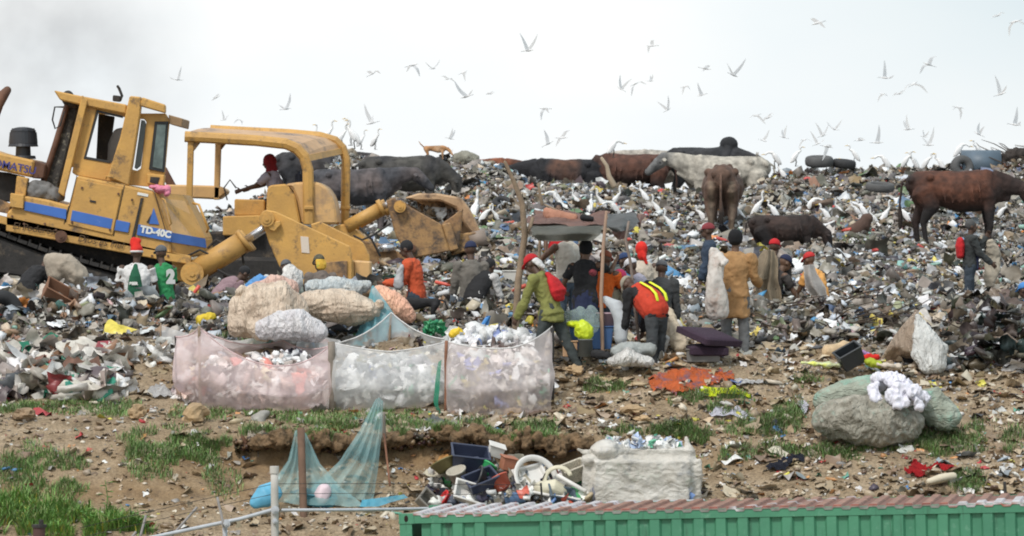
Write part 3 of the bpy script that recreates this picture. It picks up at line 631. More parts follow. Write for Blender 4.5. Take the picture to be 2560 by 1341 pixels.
for t_ in range(5): R.append([bm.verts.new(P(*nr[i], D2-.05).lerp(P(*fr2[i], D2+2.0), t_/4)+Vector((0, 0, .03*math.sin(t_/4*math.pi)))) for i in range(7)])
for a, c_ in zip(R, R[1:]):
    for i in range(6): bm.faces.new((a[i], a[i+1], c_[i+1], c_[i]))
bmesh.ops.recalc_face_normals(bm, faces=bm.faces); bmesh.ops.solidify(bm, geom=bm.faces[:], thickness=.05)
from_bm('canopy_roof', bm, mat('canopy_paint', (.58, .36, .19), .55, .25, 1.5, .1, spot=(.16, .12, .10), spotsc=1.8, spotp=.5), d2)
bm = bmesh.new()
q = [P(771,388,D2-.04), P(858,370,D2+1.95), P(862,384,D2+1.95), P(776,403,D2-.04)]
bm.faces.new([bm.verts.new(v) for v in q]); r_ = bmesh.ops.extrude_face_region(bm, geom=bm.faces[:]); bmesh.ops.translate(bm, verts=[v for v in r_['geom'] if isinstance(v, bmesh.types.BMVert)], vec=(-.06, 0, 0))
bmesh.ops.recalc_face_normals(bm, faces=bm.faces); from_bm('canopy_edge', bm, YEL, d2)
for a, dd_ in ((772, D2-.02), (863, D2+1.9)):
    prism('post_joint', [(a-12,515),(a+12,515),(a+12,525),(a-12,525)], dd_-.08, .3, YEL, d2)
prism('hood', [(380,462),(440,462),(545,465),(566,475),(566,483),(545,499),(440,494),(380,496)], D2+1.9, 1.0, TANY, d2, .03)
path_tube('exhaust_pipe', [P(408,425,D2+2),P(416,440,D2+2),P(432,470,D2+2)], .07, RUST, d2)
for dd_, ox in ((D2+.2, 0), (D2+1.6, 10)):
    cyl('hydraulic_cylinder', (866+ox,568), (955+ox,519), dd_, .105, YEL, d2); cyl('collar', (948+ox,522), (958+ox,517), dd_, .14, YEL, d2)
    cyl('piston_rod', (955+ox,519), (985+ox,503), dd_, .05, CHROME, d2)
prism('push_arm', [(900,600),(960,612),(1012,640),(1014,694),(960,704),(905,695)], D2+.1, .4, YEL2, d2, .02)
cyl('collar', (945,622), (985,618), D2, .07, CHROME, d2)
prism('push_arm', [(965,502),(984,494),(998,503),(1102,560),(1124,629),(1023,648),(990,592)], D2, .2, YEL2, d2, .02)
prism('push_arm', [(975,510),(1000,500),(1112,560),(1130,629),(1050,648),(1010,592)], D2+1.8, .2, YEL2, d2, .02)
prism('cross_tube', [(1104,561),(1126,556),(1146,624),(1124,630)], D2+.02, 2.0, YEL2, d2, .02)
prism('blade', [(1010,495),(1047,483),(1095,484),(1152,494),(1172,520),(1190,556),(1205,590),(1188,596),(1160,560),(1140,520),(1100,503),(1040,503)], D2+.9, 1.6, mat('worn_blade', (.52, .35, .20), .65, .3, 2, .3, 25, col2=(.34, .20, .11), spot=(.14, .09, .06), spotsc=3, spotp=.5), d2, .03)
prism('blade', [(1040,500),(1095,490),(1152,500),(1185,570),(1200,600),(1140,625),(1060,560)], D2+2.3, .12, YEL2, d2, .01)
prism('moldboard', [(1030,496),(1047,485),(1100,486),(1152,496),(1172,522),(1190,556),(1203,590),(1150,606),(1128,570),(1100,542),(1060,515)], D2+1.3, .15, mat('worn_blade_face', (.62, .42, .24), .6, .3, 2, .3, 25, col2=(.45, .28, .15), spot=(.25, .16, .10), spotsc=4, spotp=.56), d2, .02)
prism('blade_bracket', [(1102,560),(1125,545),(1158,520),(1150,600),(1146,624),(1128,628)], D2+.3, .3, YEL2, d2, .02)
prism('blade_bracket', [(1146,585),(1190,580),(1196,620),(1128,640)], D2+.4, .5, YEL2, d2, .02)
cyl('tilt_cylinder', (1175,602), (1216,592), D2+.5, .13, mat('greyed_paint', (.3, .24, .2), .7), d2)
disc('pivot', 1000, 517, D2, 15, .3, YEL, d2); disc('pivot', 1028, 622, D2-.02, 12, .2, RUST, d2)
for a_ in ([P(885,590,D2),P(905,600,D2-.1),P(930,590,D2-.1),P(975,560,D2)], [P(900,570,D2-.1),P(930,600,D2-.1),P(950,640,D2-.1)]): path_tube('hose', a_, .018, DARK, d2)
prism('track', [(520,640),(880,650),(930,680),(925,712),(870,726),(560,726),(515,700)], D2+.02, .55, DARK, d2, .06)
path_tube('grab_rail', [P(568,500,D2+.1),P(560,470,D2+.1),P(575,450,D2+.1),P(590,470,D2+.1)], .012, DARK, d2)

# ================================================================== container
CW = mat('container_green', (.075, .27, .155), .55, .2, .9, .12, 12, col2=(.055, .21, .125), spot=(.15, .34, .23), spotsc=4.5, spotp=.56)
_n = CW.node_tree.nodes; _l = CW.node_tree.links; _t = _n.new('ShaderNodeTexCoord'); _m = _n.new('ShaderNodeMapping'); _m.inputs['Scale'].default_value = (5, 5, .55); _l.new(_t.outputs['Object'], _m.inputs[0])
_z = _n.new('ShaderNodeTexNoise'); _z.inputs['Scale'].default_value = 1.6; _z.inputs['Detail'].default_value = 7; _z.inputs['Roughness'].default_value = .7; _l.new(_m.outputs[0], _z.inputs['Vector'])
_r = _n.new('ShaderNodeValToRGB'); _r.color_ramp.elements[0].position = .56; _r.color_ramp.elements[1].position = .70; _l.new(_z.outputs[0], _r.inputs[0]); _x = _n.new('ShaderNodeMixRGB'); _x.inputs[2].default_value = (.035, .10, .06, 1)
_b = _n['Principled BSDF']; _o = _b.inputs['Base Color'].links[0].from_socket; _l.new(_r.outputs[0], _x.inputs[0]); _l.new(_o, _x.inputs[1]); _l.new(_x.outputs[0], _b.inputs['Base Color'])
cd, tilt = 57.2, .022
def container():
    L_, W_, H_ = 12.19, 2.438, 2.59
    ct = empty('shipping_container', (0, 0, 0), 'green corrugated steel shipping container with red and white roof, along the bottom right', 'shipping container')
    def box(b, x0, x1, y0, y1, z0, z1):
        bmesh.ops.create_cube(b, size=1, matrix=Matrix.Translation(((x0+x1)/2, (y0+y1)/2, (z0+z1)/2)) @ Matrix.Diagonal((x1-x0, y1-y0, z1-z0, 1)))
    b = bmesh.new()                                   # front side wall, trapezoid corrugations
    prof = []; x = .26; p_ = .262
    skips = {3}
    k = 0
    while x < L_-.26:
        if k in skips: prof += [(x, .045), (x+p_*2-.03, .045)]; x += p_*2; k += 2; continue
        prof += [(x, .045), (x+.1, .045), (x+.125, .004), (x+.235, .004)]; x += p_; k += 1
    lo = [b.verts.new((q, y, .16)) for q, y in prof]; hi = [b.verts.new((q, y, H_-.11)) for q, y in prof]
    for i in range(len(lo)-1): b.faces.new((lo[i], lo[i+1], hi[i+1], hi[i]))
    lo2 = [b.verts.new((q, W_-y, .16)) for q, y in prof]; hi2 = [b.verts.new((q, W_-y, H_-.11)) for q, y in prof]
    for i in range(len(lo)-1): b.faces.new((lo2[i+1], lo2[i], hi2[i], hi2[i+1]))
    from_bm('side_wall', b, CW, ct)
    b = bmesh.new()
    for y0, y1 in ((0, .06), (W_-.06, W_)): box(b, .18, L_-.18, y0-.004, y1, H_-.11, H_-.004)
    for y0, y1 in ((0, .06), (W_-.06, W_)): box(b, .18, L_-.18, y0-.004, y1, 0, .16)
    from_bm('rail', b, CW, ct)
    for xa in (0, L_-.012): b = bmesh.new(); box(b, xa, xa+.012, .06, W_-.06, .12, H_-.05); from_bm('end_wall', b, CW, ct)
    for x0 in (0, L_-.17):
        for y0 in (0, W_-.15):
            b = bmesh.new(); box(b, x0+.002, x0+.15, y0+.002, y0+.12, .11, H_-.115); from_bm('corner_post', b, CW, ct)
            for z0 in (-.005, H_-.113):
                b = bmesh.new(); box(b, x0-.004, x0+.178, y0-.008, y0+.162, z0, z0+.118); f = from_bm('corner_casting', b, CW, ct)
                if y0 == 0:
                    b = bmesh.new(); ell(b, (x0+.085, -.006, z0+.06), (.026, .008, .042), u=16); from_bm('lock_hole', b, mat('hole_black', (.02, .008, .006), .9), f)
    # roof: corrugated sheet painted rust red and white in blocks
    b = bmesh.new(); x = .17; k = 0; cols = []; me_ = []
    while x < L_-.2:
        blk = fb(x)
        for (xa, xb, z) in ((x, x+.085, H_+.012), (x+.105, x+.19, H_-.012)):
            pass
        me_.append((x, x+.085, x+.105, x+.19)); x += .209; k += 1
    rows = []
    for (a, c, e, f) in me_:
        rows += [(a, H_+.016), (c, H_+.016), (e, H_-.01), (f, H_-.01)]
    ny = 26
    g_ = [[b.verts.new((x_, -.012+(W_+.02)*j/ny+random.uniform(-.01, .01)*(0 < j < ny), z+.004*random.random())) for j in range(ny+1)] for x_, z in rows]
    for i in range(len(g_)-1):
        for j in range(ny): b.faces.new((g_[i][j], g_[i+1][j], g_[i+1][j+1], g_[i][j+1]))
    fr_e = [b.verts.new((x_, -.012, z-.03)) for x_, z in rows]
    for i in range(len(g_)-1): b.faces.new((g_[i+1][0], g_[i][0], fr_e[i], fr_e[i+1]))
    bmesh.ops.recalc_face_normals(b, faces=b.faces)
    me = bpy.data.meshes.new('roof'); b.to_mesh(me); b.free()
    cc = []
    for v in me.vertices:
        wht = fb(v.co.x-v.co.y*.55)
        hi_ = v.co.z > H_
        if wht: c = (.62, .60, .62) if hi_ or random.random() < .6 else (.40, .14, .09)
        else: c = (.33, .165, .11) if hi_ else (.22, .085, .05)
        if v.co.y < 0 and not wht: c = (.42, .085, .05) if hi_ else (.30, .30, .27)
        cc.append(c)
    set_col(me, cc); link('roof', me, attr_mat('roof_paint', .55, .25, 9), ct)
    ct.location = P(1011, 1287, cd)+Vector((0, 0, -H_)); ct.rotation_euler = (-.014, -.027, math.radians(-8))
    return ct
def fb(x): return (x < 1.35) or (3.95 < x < 4.05) or (6.55 < x < 7.5)
container()

# ================================================================== pipe fence
GALV = mat('galvanised_pipe', (.52, .54, .57), .45, .15, 8, metal=.2)
def fence():
    fn = empty('pipe_fence', P(686, 1500, 58.5), 'grey galvanised pipe fence with capped post and barbed wire in the foreground', 'fence')
    po = pole('post', P(686,1172,58.5), P(688,1480,58.5), .048, mat('grey_post', (.55, .53, .49), .7, .2), fn)
    bm = bmesh.new(); tube(bm, [P(686,1184,58.5), P(686,1166,58.5)], .056, seg=16, cap=False); from_bm('post_cap', bm, mat('grey_post', (.5, .5, .5)), po)
    path_tube('rail', [P(706,1276,58.55), P(900,1275,59), P(1130,1271,59.9), P(1460,1262,60.1), P(1760,1252,60.2)], .02, GALV, fn)
    path_tube('rail', [P(682,1275,58.5), P(600,1298,58.4), P(480,1323,58.2), P(390,1342,58.0), P(200,1380,57.6)], .024, GALV, fn)
    for a, b_ in (((493,1268),(425,1345)), ((543,1243),(560,1318)), ((365,1288),(350,1345)), ((340,1330),(325,1350))):
        pole('wire_arm', P(*a, 58.3), P(*b_, 58.25), .016, mat('dull_steel', (.3, .28, .27), .6), fn)
    disc('rail_clamp', 565, 1310, 58.3, 11, .08, GALV, fn, 12); pole('post', P(562,1315,58.35), P(566,1480,58.35), .03, GALV, fn)
    disc('rail_clamp', 688, 1275, 58.48, 10, .11, GALV, fn, 12); disc('rail_clamp', 688, 1303, 58.48, 7, .11, GALV, fn, 12)
    for y0, y1 in ((1235, 1207), (1260, 1232)):
        path_tube('barbed_wire', [P(200,y0+85,57.9), P(480,y0+20,58.2), P(686,y1+3,58.5), P(860,y1+2,58.9), P(1100,y1+4,59.5), P(1353,y1+6,60.0)], .0035, DARK, fn)
    pole('wire_post', P(1352,1208,60.05), P(1356,1265,60.05), .013, DARK, fn)
    return fn
fence()
pole_ = pole('stake', P(2511,1204,60.7), P(2516,1260,60.7), .02, DARK); tag(pole_, 'thin dark metal stake above the right end of the container roof', 'stake')
b = bmesh.new(); tube(b, [P(98,1318,58.6), P(98,1420,58.6)], .075, seg=14, cap=False); o_ = from_bm('pipe_stub', b, mat('stub_brown', (.10, .05, .045), .7), None); tag(o_, 'short dark brown pipe standing in the grass at the bottom left', 'pipe')
b = bmesh.new(); tube(b, [P(98,1312,58.6), P(98,1319,58.6)], .09, seg=14, cap=False); tube(b, [P(103,1300,58.6), P(103,1312,58.6)], .03, seg=8, cap=False); from_bm('cap', b, DARK, o_)

# ================================================================== people
SKIN = mat('skin', (.085, .045, .028), .55, .15, 6); SKIN2 = mat('skin_brown', (.14, .075, .045), .55, .15, 6)
def cloth(name, col, sp=None): return mat(name, col, .9, .3, 5, .35, 16, spot=sp or tuple(c*.55+.012 for c in col), spotsc=5, spotp=.57)
EYEW = mat('eye_white', (.6, .58, .55), .3)
def rotv(v, ax, deg): return Matrix.Rotation(math.radians(deg), 3, ax) @ v
def person(px, py, d, H=1.72, yaw=0, lean=0, neck=0, turn=0, armL=(5, 6, 12), armR=(5, 6, 12), legL=(0, 0), legR=(0, 0), hipdrop=0, shirt=None, sleeve='short', hem=.49,
           trousers=None, skirt=None, hat=None, hatm=None, skin=None, label='', shoes=None, flare=1.0, seed=0, armLs=0, armRs=0, build=1.0, group=None, feet=True):
    skin = skin or SKIN; k = H/1.75
    y = math.radians(yaw); f = Vector((math.sin(y), math.cos(y), 0)); r = Vector((math.cos(y), -math.sin(y), 0)); up = Vector((0, 0, 1))
    def bend(deg): a = math.radians(deg); return up*math.cos(a)+f*math.sin(a)
    hip = Vector((0, 0, 0)); s1 = bend(lean*.45); s2 = bend(lean*.9); s3 = bend(lean*1.1)
    waist = hip+s1*.13*k; chest = waist+s2*.20*k; shl = chest+s2*.15*k; nk = shl+s3*.045*k
    hd = bend(lean*.75+neck); hc = nk+hd*.145*k+f*.015*k; ht = hc+hd*.125*k
    O = P(px, py, d)-ht
    hip, waist, chest, shl, nk, hc, ht = [v+O for v in (hip, waist, chest, shl, nk, hc, ht)]
    root = empty('person', (hip.x, hip.y, hip.z-.92*k), label, 'person', group)
    S = build
    # joints
    def limb(base, a, seg, side):
        sw, out, bd = a
        def dr(ang, o): q = -up*math.cos(math.radians(ang))+f*math.sin(math.radians(ang)); return (q*math.cos(math.radians(o))+r*side*math.sin(math.radians(o))).normalized()
        m_ = base+dr(sw, out)*seg[0]*k; e_ = m_+dr(sw+bd, out*.4)*seg[1]*k; return base, m_, e_, dr(sw+bd, out*.4)
    A = {}; Lg = {}
    for s, aa, ll in ((-1, armL, legL), (1, armR, legR)):
        sh = shl-s2*.03*k+r*s*.185*k*S; A[s] = limb(sh, aa, (.29, .255), s)
        hp = hip+r*s*.09*k; Lg[s] = limb(hp-up*.02*k, (ll[0], 3, -ll[1]), (.43, .42), s)
    def arm(bm, s, extra, upto=2, from0=True):
        a, b_, c, dr = A[s]
        if upto == 0: tube(bm, [a, a.lerp(b_, .35), a.lerp(b_, .72)], [(.052+extra)*k*S, (.047+extra)*k, (.044+extra)*k], cap=False); return
        tube(bm, [a, a.lerp(b_, .5), b_]+([] if upto == 1 else [b_.lerp(c, .35), c]), [(.06+extra)*k*S, (.05+extra)*k, (.042+extra)*k]+([] if upto == 1 else [(.042+extra)*k, (.028+extra*1.3)*k]))
    def torso(bm, e, bot=-.06, fl=1.0):
        tube(bm, [hip+s1*bot*k, hip+s1*.02*k, waist, chest, shl-s2*.02*k, nk-s3*.005*k],
             [((.165*fl+e)*k, (.115*fl+e)*k), ((.162+e)*k, (.112+e)*k), ((.142+e)*k*S, (.10+e)*k*S), ((.165+e)*k*S, (.118+e)*k*S), ((.15+e)*k*S, (.085+e)*k), ((.06+e*.6)*k, (.06+e*.6)*k)], side=r, seg=14, cap=e < 0)
    def leg(bm, s, e, full=True):
        a, b_, c, dr = Lg[s]
        tube(bm, [a, a.lerp(b_, .45), b_, b_.lerp(c, .35), c.lerp(b_, .06)], [(.088+e)*k, (.076+e)*k, (.056+e)*k, (.055+e)*k, (.036+e*1.2)*k])
    # body: one continuous skin
    bm = bmesh.new(); torso(bm, -.012)
    tube(bm, [shl, nk, nk.lerp(hc, .55)], [.055*k, .052*k, .05*k])
    hf = (Matrix.Rotation(math.radians(-turn), 3, 'Z') @ f); hr = (Matrix.Rotation(math.radians(-turn), 3, 'Z') @ r)
    hu = hd; hf = (hf-hu*hf.dot(hu)).normalized(); hr = hf.cross(hu).normalized(); R3 = Matrix((hr, hf, hu)).transposed()
    def HP(x, y_, z): return hc+(hr*x+hf*y_+hu*z)*k
    ell(bm, HP(0, -.01, .025), (.076*k, .098*k, .1*k), R3); ell(bm, HP(0, .03, -.045), (.058*k, .066*k, .075*k), R3)
    tube(bm, [HP(0, .085, .02), HP(0, .108, -.018)], [.012*k, .02*k], seg=8)      # nose
    tube(bm, [HP(-.022, .09, -.055), HP(.022, .09, -.055)], .012*k, seg=6)         # mouth
    tube(bm, [HP(-.035, .08, .028), HP(.035, .08, .028)], .014*k, seg=6)           # brow
    for s in (-1, 1): ell(bm, HP(s*.078, -.005, -.01), (.012*k, .024*k, .034*k), R3)
    for s in (-1, 1):
        arm(bm, s, -.004); leg(bm, s, -.006)
        a, b_, c, dr = A[s]                                                        # hand
        pn = (r*s*-1); pn = (pn-dr*pn.dot(dr)).normalized(); wd = dr.cross(pn).normalized()
        if wd.dot(f) < 0: wd = -wd
        tube(bm, [c-dr*.01, c+dr*.045*k, c+dr*.085*k], [(.026*k, .017*k), (.038*k, .017*k), (.04*k, .015*k)], side=wd)
        for q, ln in ((-.031, .062), (-.0105, .076), (.0105, .08), (.031, .07)):
            p0 = c+dr*.08*k+wd*q*k; p1 = p0+(dr*.85+pn*.4).normalized()*ln*.5*k; p2 = p1+(dr*.5+pn*.85).normalized()*ln*.55*k
            tube(bm, [p0, p1, p2], [.0095*k, .009*k, .0085*k], seg=6)
        t0 = c+dr*.03*k+wd*.03*k; t1 = t0+(dr*.6+wd*.7+pn*.2).normalized()*.045*k; tube(bm, [t0, t1, t1+(dr*.9+pn*.4).normalized()*.03*k], [.012*k, .011*k, .0095*k], seg=6)
        if feet:
            a, b_, c, dr = Lg[s]; tube(bm, [c+Vector((0, 0, -.02*k))-f*.03*k, c-up*.045*k+f*.08*k, c-up*.05*k+f*.15*k], [.034*k, (.04*k, .028*k), (.035*k, .02*k)], side=r)
    fuse('body', bm, .0095, skin, root, 1)
    for s in (-1, 1):
        e_ = bmesh.new(); ell(e_, HP(s*.031, .083, .008), (.012*k, .008*k, .008*k), R3, 8, 6); from_bm('eye', e_, EYEW, root)
    if trousers:
        bm = bmesh.new(); tube(bm, [waist-s1*.04*k, hip, hip-up*.09*k], [(.15*k, .108*k), (.165*k, .125*k), (.15*k, .11*k)], side=r, seg=14)
        for s in (-1, 1): leg(bm, s, .014)
        fuse('trousers', bm, .016, trousers, root, 1, .02, 8, seed=seed)
    if skirt:
        bm = bmesh.new(); c = (Lg[1][2]+Lg[-1][2])/2
        tube(bm, [waist-s1*.02*k, hip, hip.lerp(c, .35), hip.lerp(c, .68)], [(.145*k, .11*k), (.175*k, .135*k), (.19*k, .155*k), (.215*k, .175*k)], side=r, seg=16, cap=False)
        fuse('skirt', bm, .016, skirt, root, 2, .02, 6, seed=seed, wrinkle=(1.6, 1.6, .25))
    if shirt:
        bm = bmesh.new(); torso(bm, .016, -.06-(hem-.49)*0, flare)
        if hem < .45: tube(bm, [hip+s1*.05*k, hip, hip-up*(.49-hem)*1.75*k], [(.17*k, .125*k), (.178*k, .132*k), (.172*flare*k, .14*flare*k)], side=r, seg=14, cap=False)
        if sleeve != 'none':
            for s in (-1, 1): arm(bm, s, .017, 2 if sleeve == 'long' else 0)
        fuse('shirt' if sleeve != 'coat' else 'coat', bm, .014, shirt, root, 1, .026, 7, seed=seed+3)
    if shoes:
        for s in (-1, 1):
            a, b_, c, dr = Lg[s]; bm = bmesh.new(); tube(bm, [c-up*.02*k-f*.035*k, c-up*.04*k+f*.08*k, c-up*.045*k+f*.17*k], [.048*k, (.05*k, .04*k), (.046*k, .03*k)], side=r); tube(bm, [c+up*.04*k, c-up*.02*k], .045*k)
            fuse('shoe', bm, .012, shoes, root, 1)
    if hat:
        bm = bmesh.new()
        if hat == 'cap':
            ell(bm, HP(0, -.012, .042), (.088*k, .108*k, .092*k), R3, 18, 12)
            bmesh.ops.bisect_plane(bm, geom=bm.verts[:]+bm.edges[:]+bm.faces[:], plane_co=HP(0, 0, .03), plane_no=-hu, clear_outer=True)
            bmesh.ops.holes_fill(bm, edges=bm.edges[:])
            a = [HP(.078*math.cos(t)*1.0, .06+.10*math.sin(t), .034-.03*math.sin(t)) for t in [i*math.pi/8 for i in range(9)]]
            v1 = [bm.verts.new(v) for v in a]; v2 = [bm.verts.new(v+hu*.008*k) for v in a]
            bm.faces.new(v1); bm.faces.new(v2[::-1])
            for i in range(9): bm.faces.new((v1[(i+1) % 9], v1[i], v2[i], v2[(i+1) % 9]))
        elif hat == 'beanie':
            ell(bm, HP(0, -.015, .04), (.098*k, .12*k, .11*k), R3, 18, 12); ell(bm, HP(0, -.03, .0), (.092*k, .10*k, .07*k), R3)
        elif hat == 'scarf':
            ell(bm, HP(0, -.012, .03), (.092*k, .112*k, .108*k), R3); ell(bm, HP(0, -.05, -.06), (.07*k, .07*k, .09*k), R3); tube(bm, [HP(0, -.09, -.03), HP(.02, -.13, -.11), HP(.05, -.13, -.2)], [.04*k, .03*k, .02*k])
        elif hat == 'santa':
            ell(bm, HP(0, -.01, .05), (.092*k, .112*k, .085*k), R3)
            tube(bm, [HP(0, -.01, .06), HP(-.025, -.01, .13), HP(-.05, -.01, .19)], [.085*k, .075*k, .055*k]); tube(bm, [HP(-.05, 0, .19), HP(.03, 0, .18)], [.05*k, .045*k])
        elif hat == 'hood':
            ell(bm, HP(0, -.02, .02), (.1*k, .115*k, .12*k), R3); tube(bm, [HP(0, -.03, -.05), nk], [.085*k, .1*k])
        elif hat == 'hair':
            ell(bm, HP(0, -.02, .035), (.083*k, .1*k, .1*k), R3)
        if hat in ('cap',): h_ = from_bm('cap', bm, hatm, root, True)
        else: h_ = fuse({'beanie': 'beanie', 'scarf': 'headscarf', 'santa': 'santa_hat', 'hood': 'hood', 'hair': 'hair'}[hat], bm, .013, hatm, root, 1, .006, 14)
    return dict(root=root, hip=hip, waist=waist, chest=chest, shl=shl, nk=nk, hc=hc, ht=ht, A=A, L=Lg, f=f, r=r, k=k, HP=HP, R3=R3, hu=hu, s2=s2, hf=hf, hr=hr)
def over(j, name, m, pts, rads, side=None, vox=.014, amp=.01, parent=True):
    bm = bmesh.new(); tube(bm, pts, rads, side=side, seg=14); return fuse(name, bm, vox, m, j['root'] if parent else None, 2, amp, 8)
BLK = cloth('black_cloth', (.018, .018, .02)); NVY = cloth('navy_cloth', (.02, .028, .075)); GRYJ = cloth('dark_grey_cloth', (.055, .058, .06)); JEAN = cloth('dark_denim', (.04, .055, .075))
OLV = cloth('olive_jacket', (.22, .225, .065)); REDC = cloth('red_cloth', (.52, .015, .02)); REDB = cloth('bright_red', (.70, .025, .015)); WHT = cloth('white_cloth', (.70, .69, .68)); MAR = cloth('maroon_cloth', (.25, .04, .05))
ORG = cloth('orange_cloth', (.85, .16, .02)); TANC = cloth('ochre_coat', (.40, .225, .095)); BEI = cloth('beige_cloth', (.45, .38, .28)); GRN = cloth('green_cloth', (.03, .26, .09)); DGRN = cloth('bottle_green', (.015, .11, .055))
BRWN = cloth('brown_grey_cloth', (.17, .14, .12)); PINKC = cloth('pink_cap_cloth', (.72, .06, .18)); GREYC = cloth('grey_cap_cloth', (.12, .125, .135)); LAV = cloth('lavender_cloth', (.42, .40, .48)); CRM = cloth('cream_cloth', (.62, .54, .44))
VEST = cloth('red_orange_vest', (.55, .05, .022)); HIV = mat('hi_vis_yellow', (.75, .85, .03), .6, .05); RORG = cloth('brick_orange', (.62, .10, .035)); YLWC = cloth('apricot_cloth', (.85, .42, .12))
# 1 santa hat man (back view)
j = person(342, 612, 69.3, 1.72, yaw=4, lean=4, armL=(6, 14, 20), armR=(14, 14, 30), shirt=WHT, trousers=cloth('pale_pink_cloth', (.6, .4, .42)), hat='santa', hatm=REDB, feet=False, build=1.12,
           label='person with red santa hat and white shirt with green back, standing behind the rubbish')
bm = bmesh.new()
over(j, 'back_panel', DGRN, [j['waist']-j['f']*.10-Vector((0,0,.14)), j['waist']-j['f']*.115, j['chest']-j['f']*.13, j['nk']-j['f']*.08-Vector((0,0,.03))], [(.13,.06), (.115,.06), (.085,.055), (.03,.04)], side=j['r'], amp=.004)
text('shirt_print', 'BEER', j['chest']-j['f']*.205-j['r']*.07-Vector((0,0,.12)), j['r'], (0,0,1), .055, WHITEP, j['root'])
bm = bmesh.new(); tube(bm, [j['HP'](.085*math.cos(t), -.01+.105*math.sin(t), .02) for t in [i*math.pi/8 for i in range(17)]], .016, cap=False); from_bm('hat_band', bm, WHT, j['root'], True)
# 2 green shirt
j = person(401, 614, 69.6, 1.66, yaw=-35, lean=8, armL=(15, 6, 40), armR=(10, 8, 20), shirt=GRN, trousers=JEAN, hat='cap', hatm=GREYC, feet=False, label='person in green football shirt with white number and grey cap')
text('shirt_number', '2', j['chest']-j['f']*.165-j['r']*.03-Vector((0,0,.1)), j['r'], (0,0,1), .26, WHITEP, j['root'], .02)
# 3,4,5 behind the sacks
person(713, 651, 70.2, 1.6, yaw=-20, lean=25, shirt=cloth('pale_green_shirt', (.5, .56, .5)), hat='cap', hatm=GREYC, feet=False, label='person in pale shirt and dark cap bent behind the beige sacks')
j = person(795, 638, 70.4, 1.65, yaw=-25, lean=22, shirt=BRWN, hat='cap', hatm=mat('camo_cloth', (.12, .11, .07), .9, .6, 30), sleeve='long', feet=False, label='person in brown shirt, camouflage cap and yellow neck cloth')
over(j, 'neck_cloth', mat('camo_orange', (.75, .45, .06), .9, .4, 14, spot=(.12, .45, .1), spotsc=14), [j['HP'](0,-.07,.02), j['HP'](0,-.075,-.05), j['HP'](0,-.06,-.11)], [(.08,.04), (.085,.045), (.07,.04)], side=j['hr'])
person(622, 672, 70.5, 1.55, yaw=60, lean=62, shirt=cloth('mauve_cloth', (.3, .2, .22)), hat='hair', hatm=BLK, feet=False, label='person in mauve shirt stooping under the ripper of the bulldozer')
# 6 orange-red shirt
j = person(1008, 604, 70.0, 1.76, yaw=-72, lean=12, neck=14, armL=(18, 4, 70), armR=(20, 4, 75), shirt=RORG, sleeve='long', trousers=JEAN, hat='hair', hatm=BLK, feet=False, hem=.44, label='person in brick orange long shirt looking down to the left, holding a small bag')
ob = j
# 7 brown-grey sweater
person(1176, 604, 69.9, 1.80, yaw=-12, lean=5, neck=5, armL=(8, 8, 30), armR=(6, 8, 15), shirt=cloth('taupe_cloth', (.17, .155, .135)), sleeve='long', trousers=JEAN, hat='cap', hatm=NVY, feet=False, hem=.40, flare=1.05, label='person in taupe sweater and navy cap seen from behind')
# 8 white sleeve, black vest
j = person(1232, 652, 70.0, 1.6, yaw=35, lean=50, armR=(20, 8, 10), armL=(20, 8, 10), shirt=WHT, sleeve='long', trousers=BLK, hat='hair', hatm=BLK, feet=False, label='person in black vest and white sleeves bending beside the taupe sweater')
over(j, 'vest', BLK, [j['hip'], j['waist'], j['chest'], j['shl']], [(.18,.13), (.165,.125), (.185,.14), (.14,.1)], side=j['r'])
# 9 olive jacket
j = person(1318, 640, 65.6, 1.82, yaw=-62, lean=27, neck=12, armL=(20, 6, 8), armR=(-2, 16, 38), legL=(14, 10), legR=(-24, 4), shirt=OLV, sleeve='long', hem=.41, flare=1.18, trousers=cloth('charcoal_trousers', (.045, .055, .055)), hat='cap', hatm=REDC,
           shoes=BLK, seed=4, label='person in olive green jacket and red cap with a red bag, stepping left')
over(j, 'bandana', WHT, [j['HP'](0,-.07,.01), j['HP'](.0,-.10,-.06), j['HP'](.03,-.11,-.12)], [(.085,.045), (.075,.04), (.05,.03)], side=j['hr'], amp=.02)
c = j['chest']; f_ = j['f']; s_ = j['s2']; bk = (f_-s_*f_.dot(s_)).normalized()*-1
bm = bmesh.new(); tube(bm, [c+s_*.14+bk*.12, c+s_*.0+bk*.17, c-s_*.15+bk*.18, c-s_*.25+bk*.15], [(.05,.03), (.12,.06), (.165,.09), (.12,.05)], side=j['r'], seg=14)
tag(fuse('drawstring_bag', bm, .014, REDC, None, 2, .02, 7), 'red drawstring bag worn on the back of the olive jacket', 'bag')
hand = j['A'][-1][2]
bm = bmesh.new(); tube(bm, [hand+Vector((0,0,.02))+Vector((-.05,0,0)), hand+Vector((.05,0,-.0))], .02)
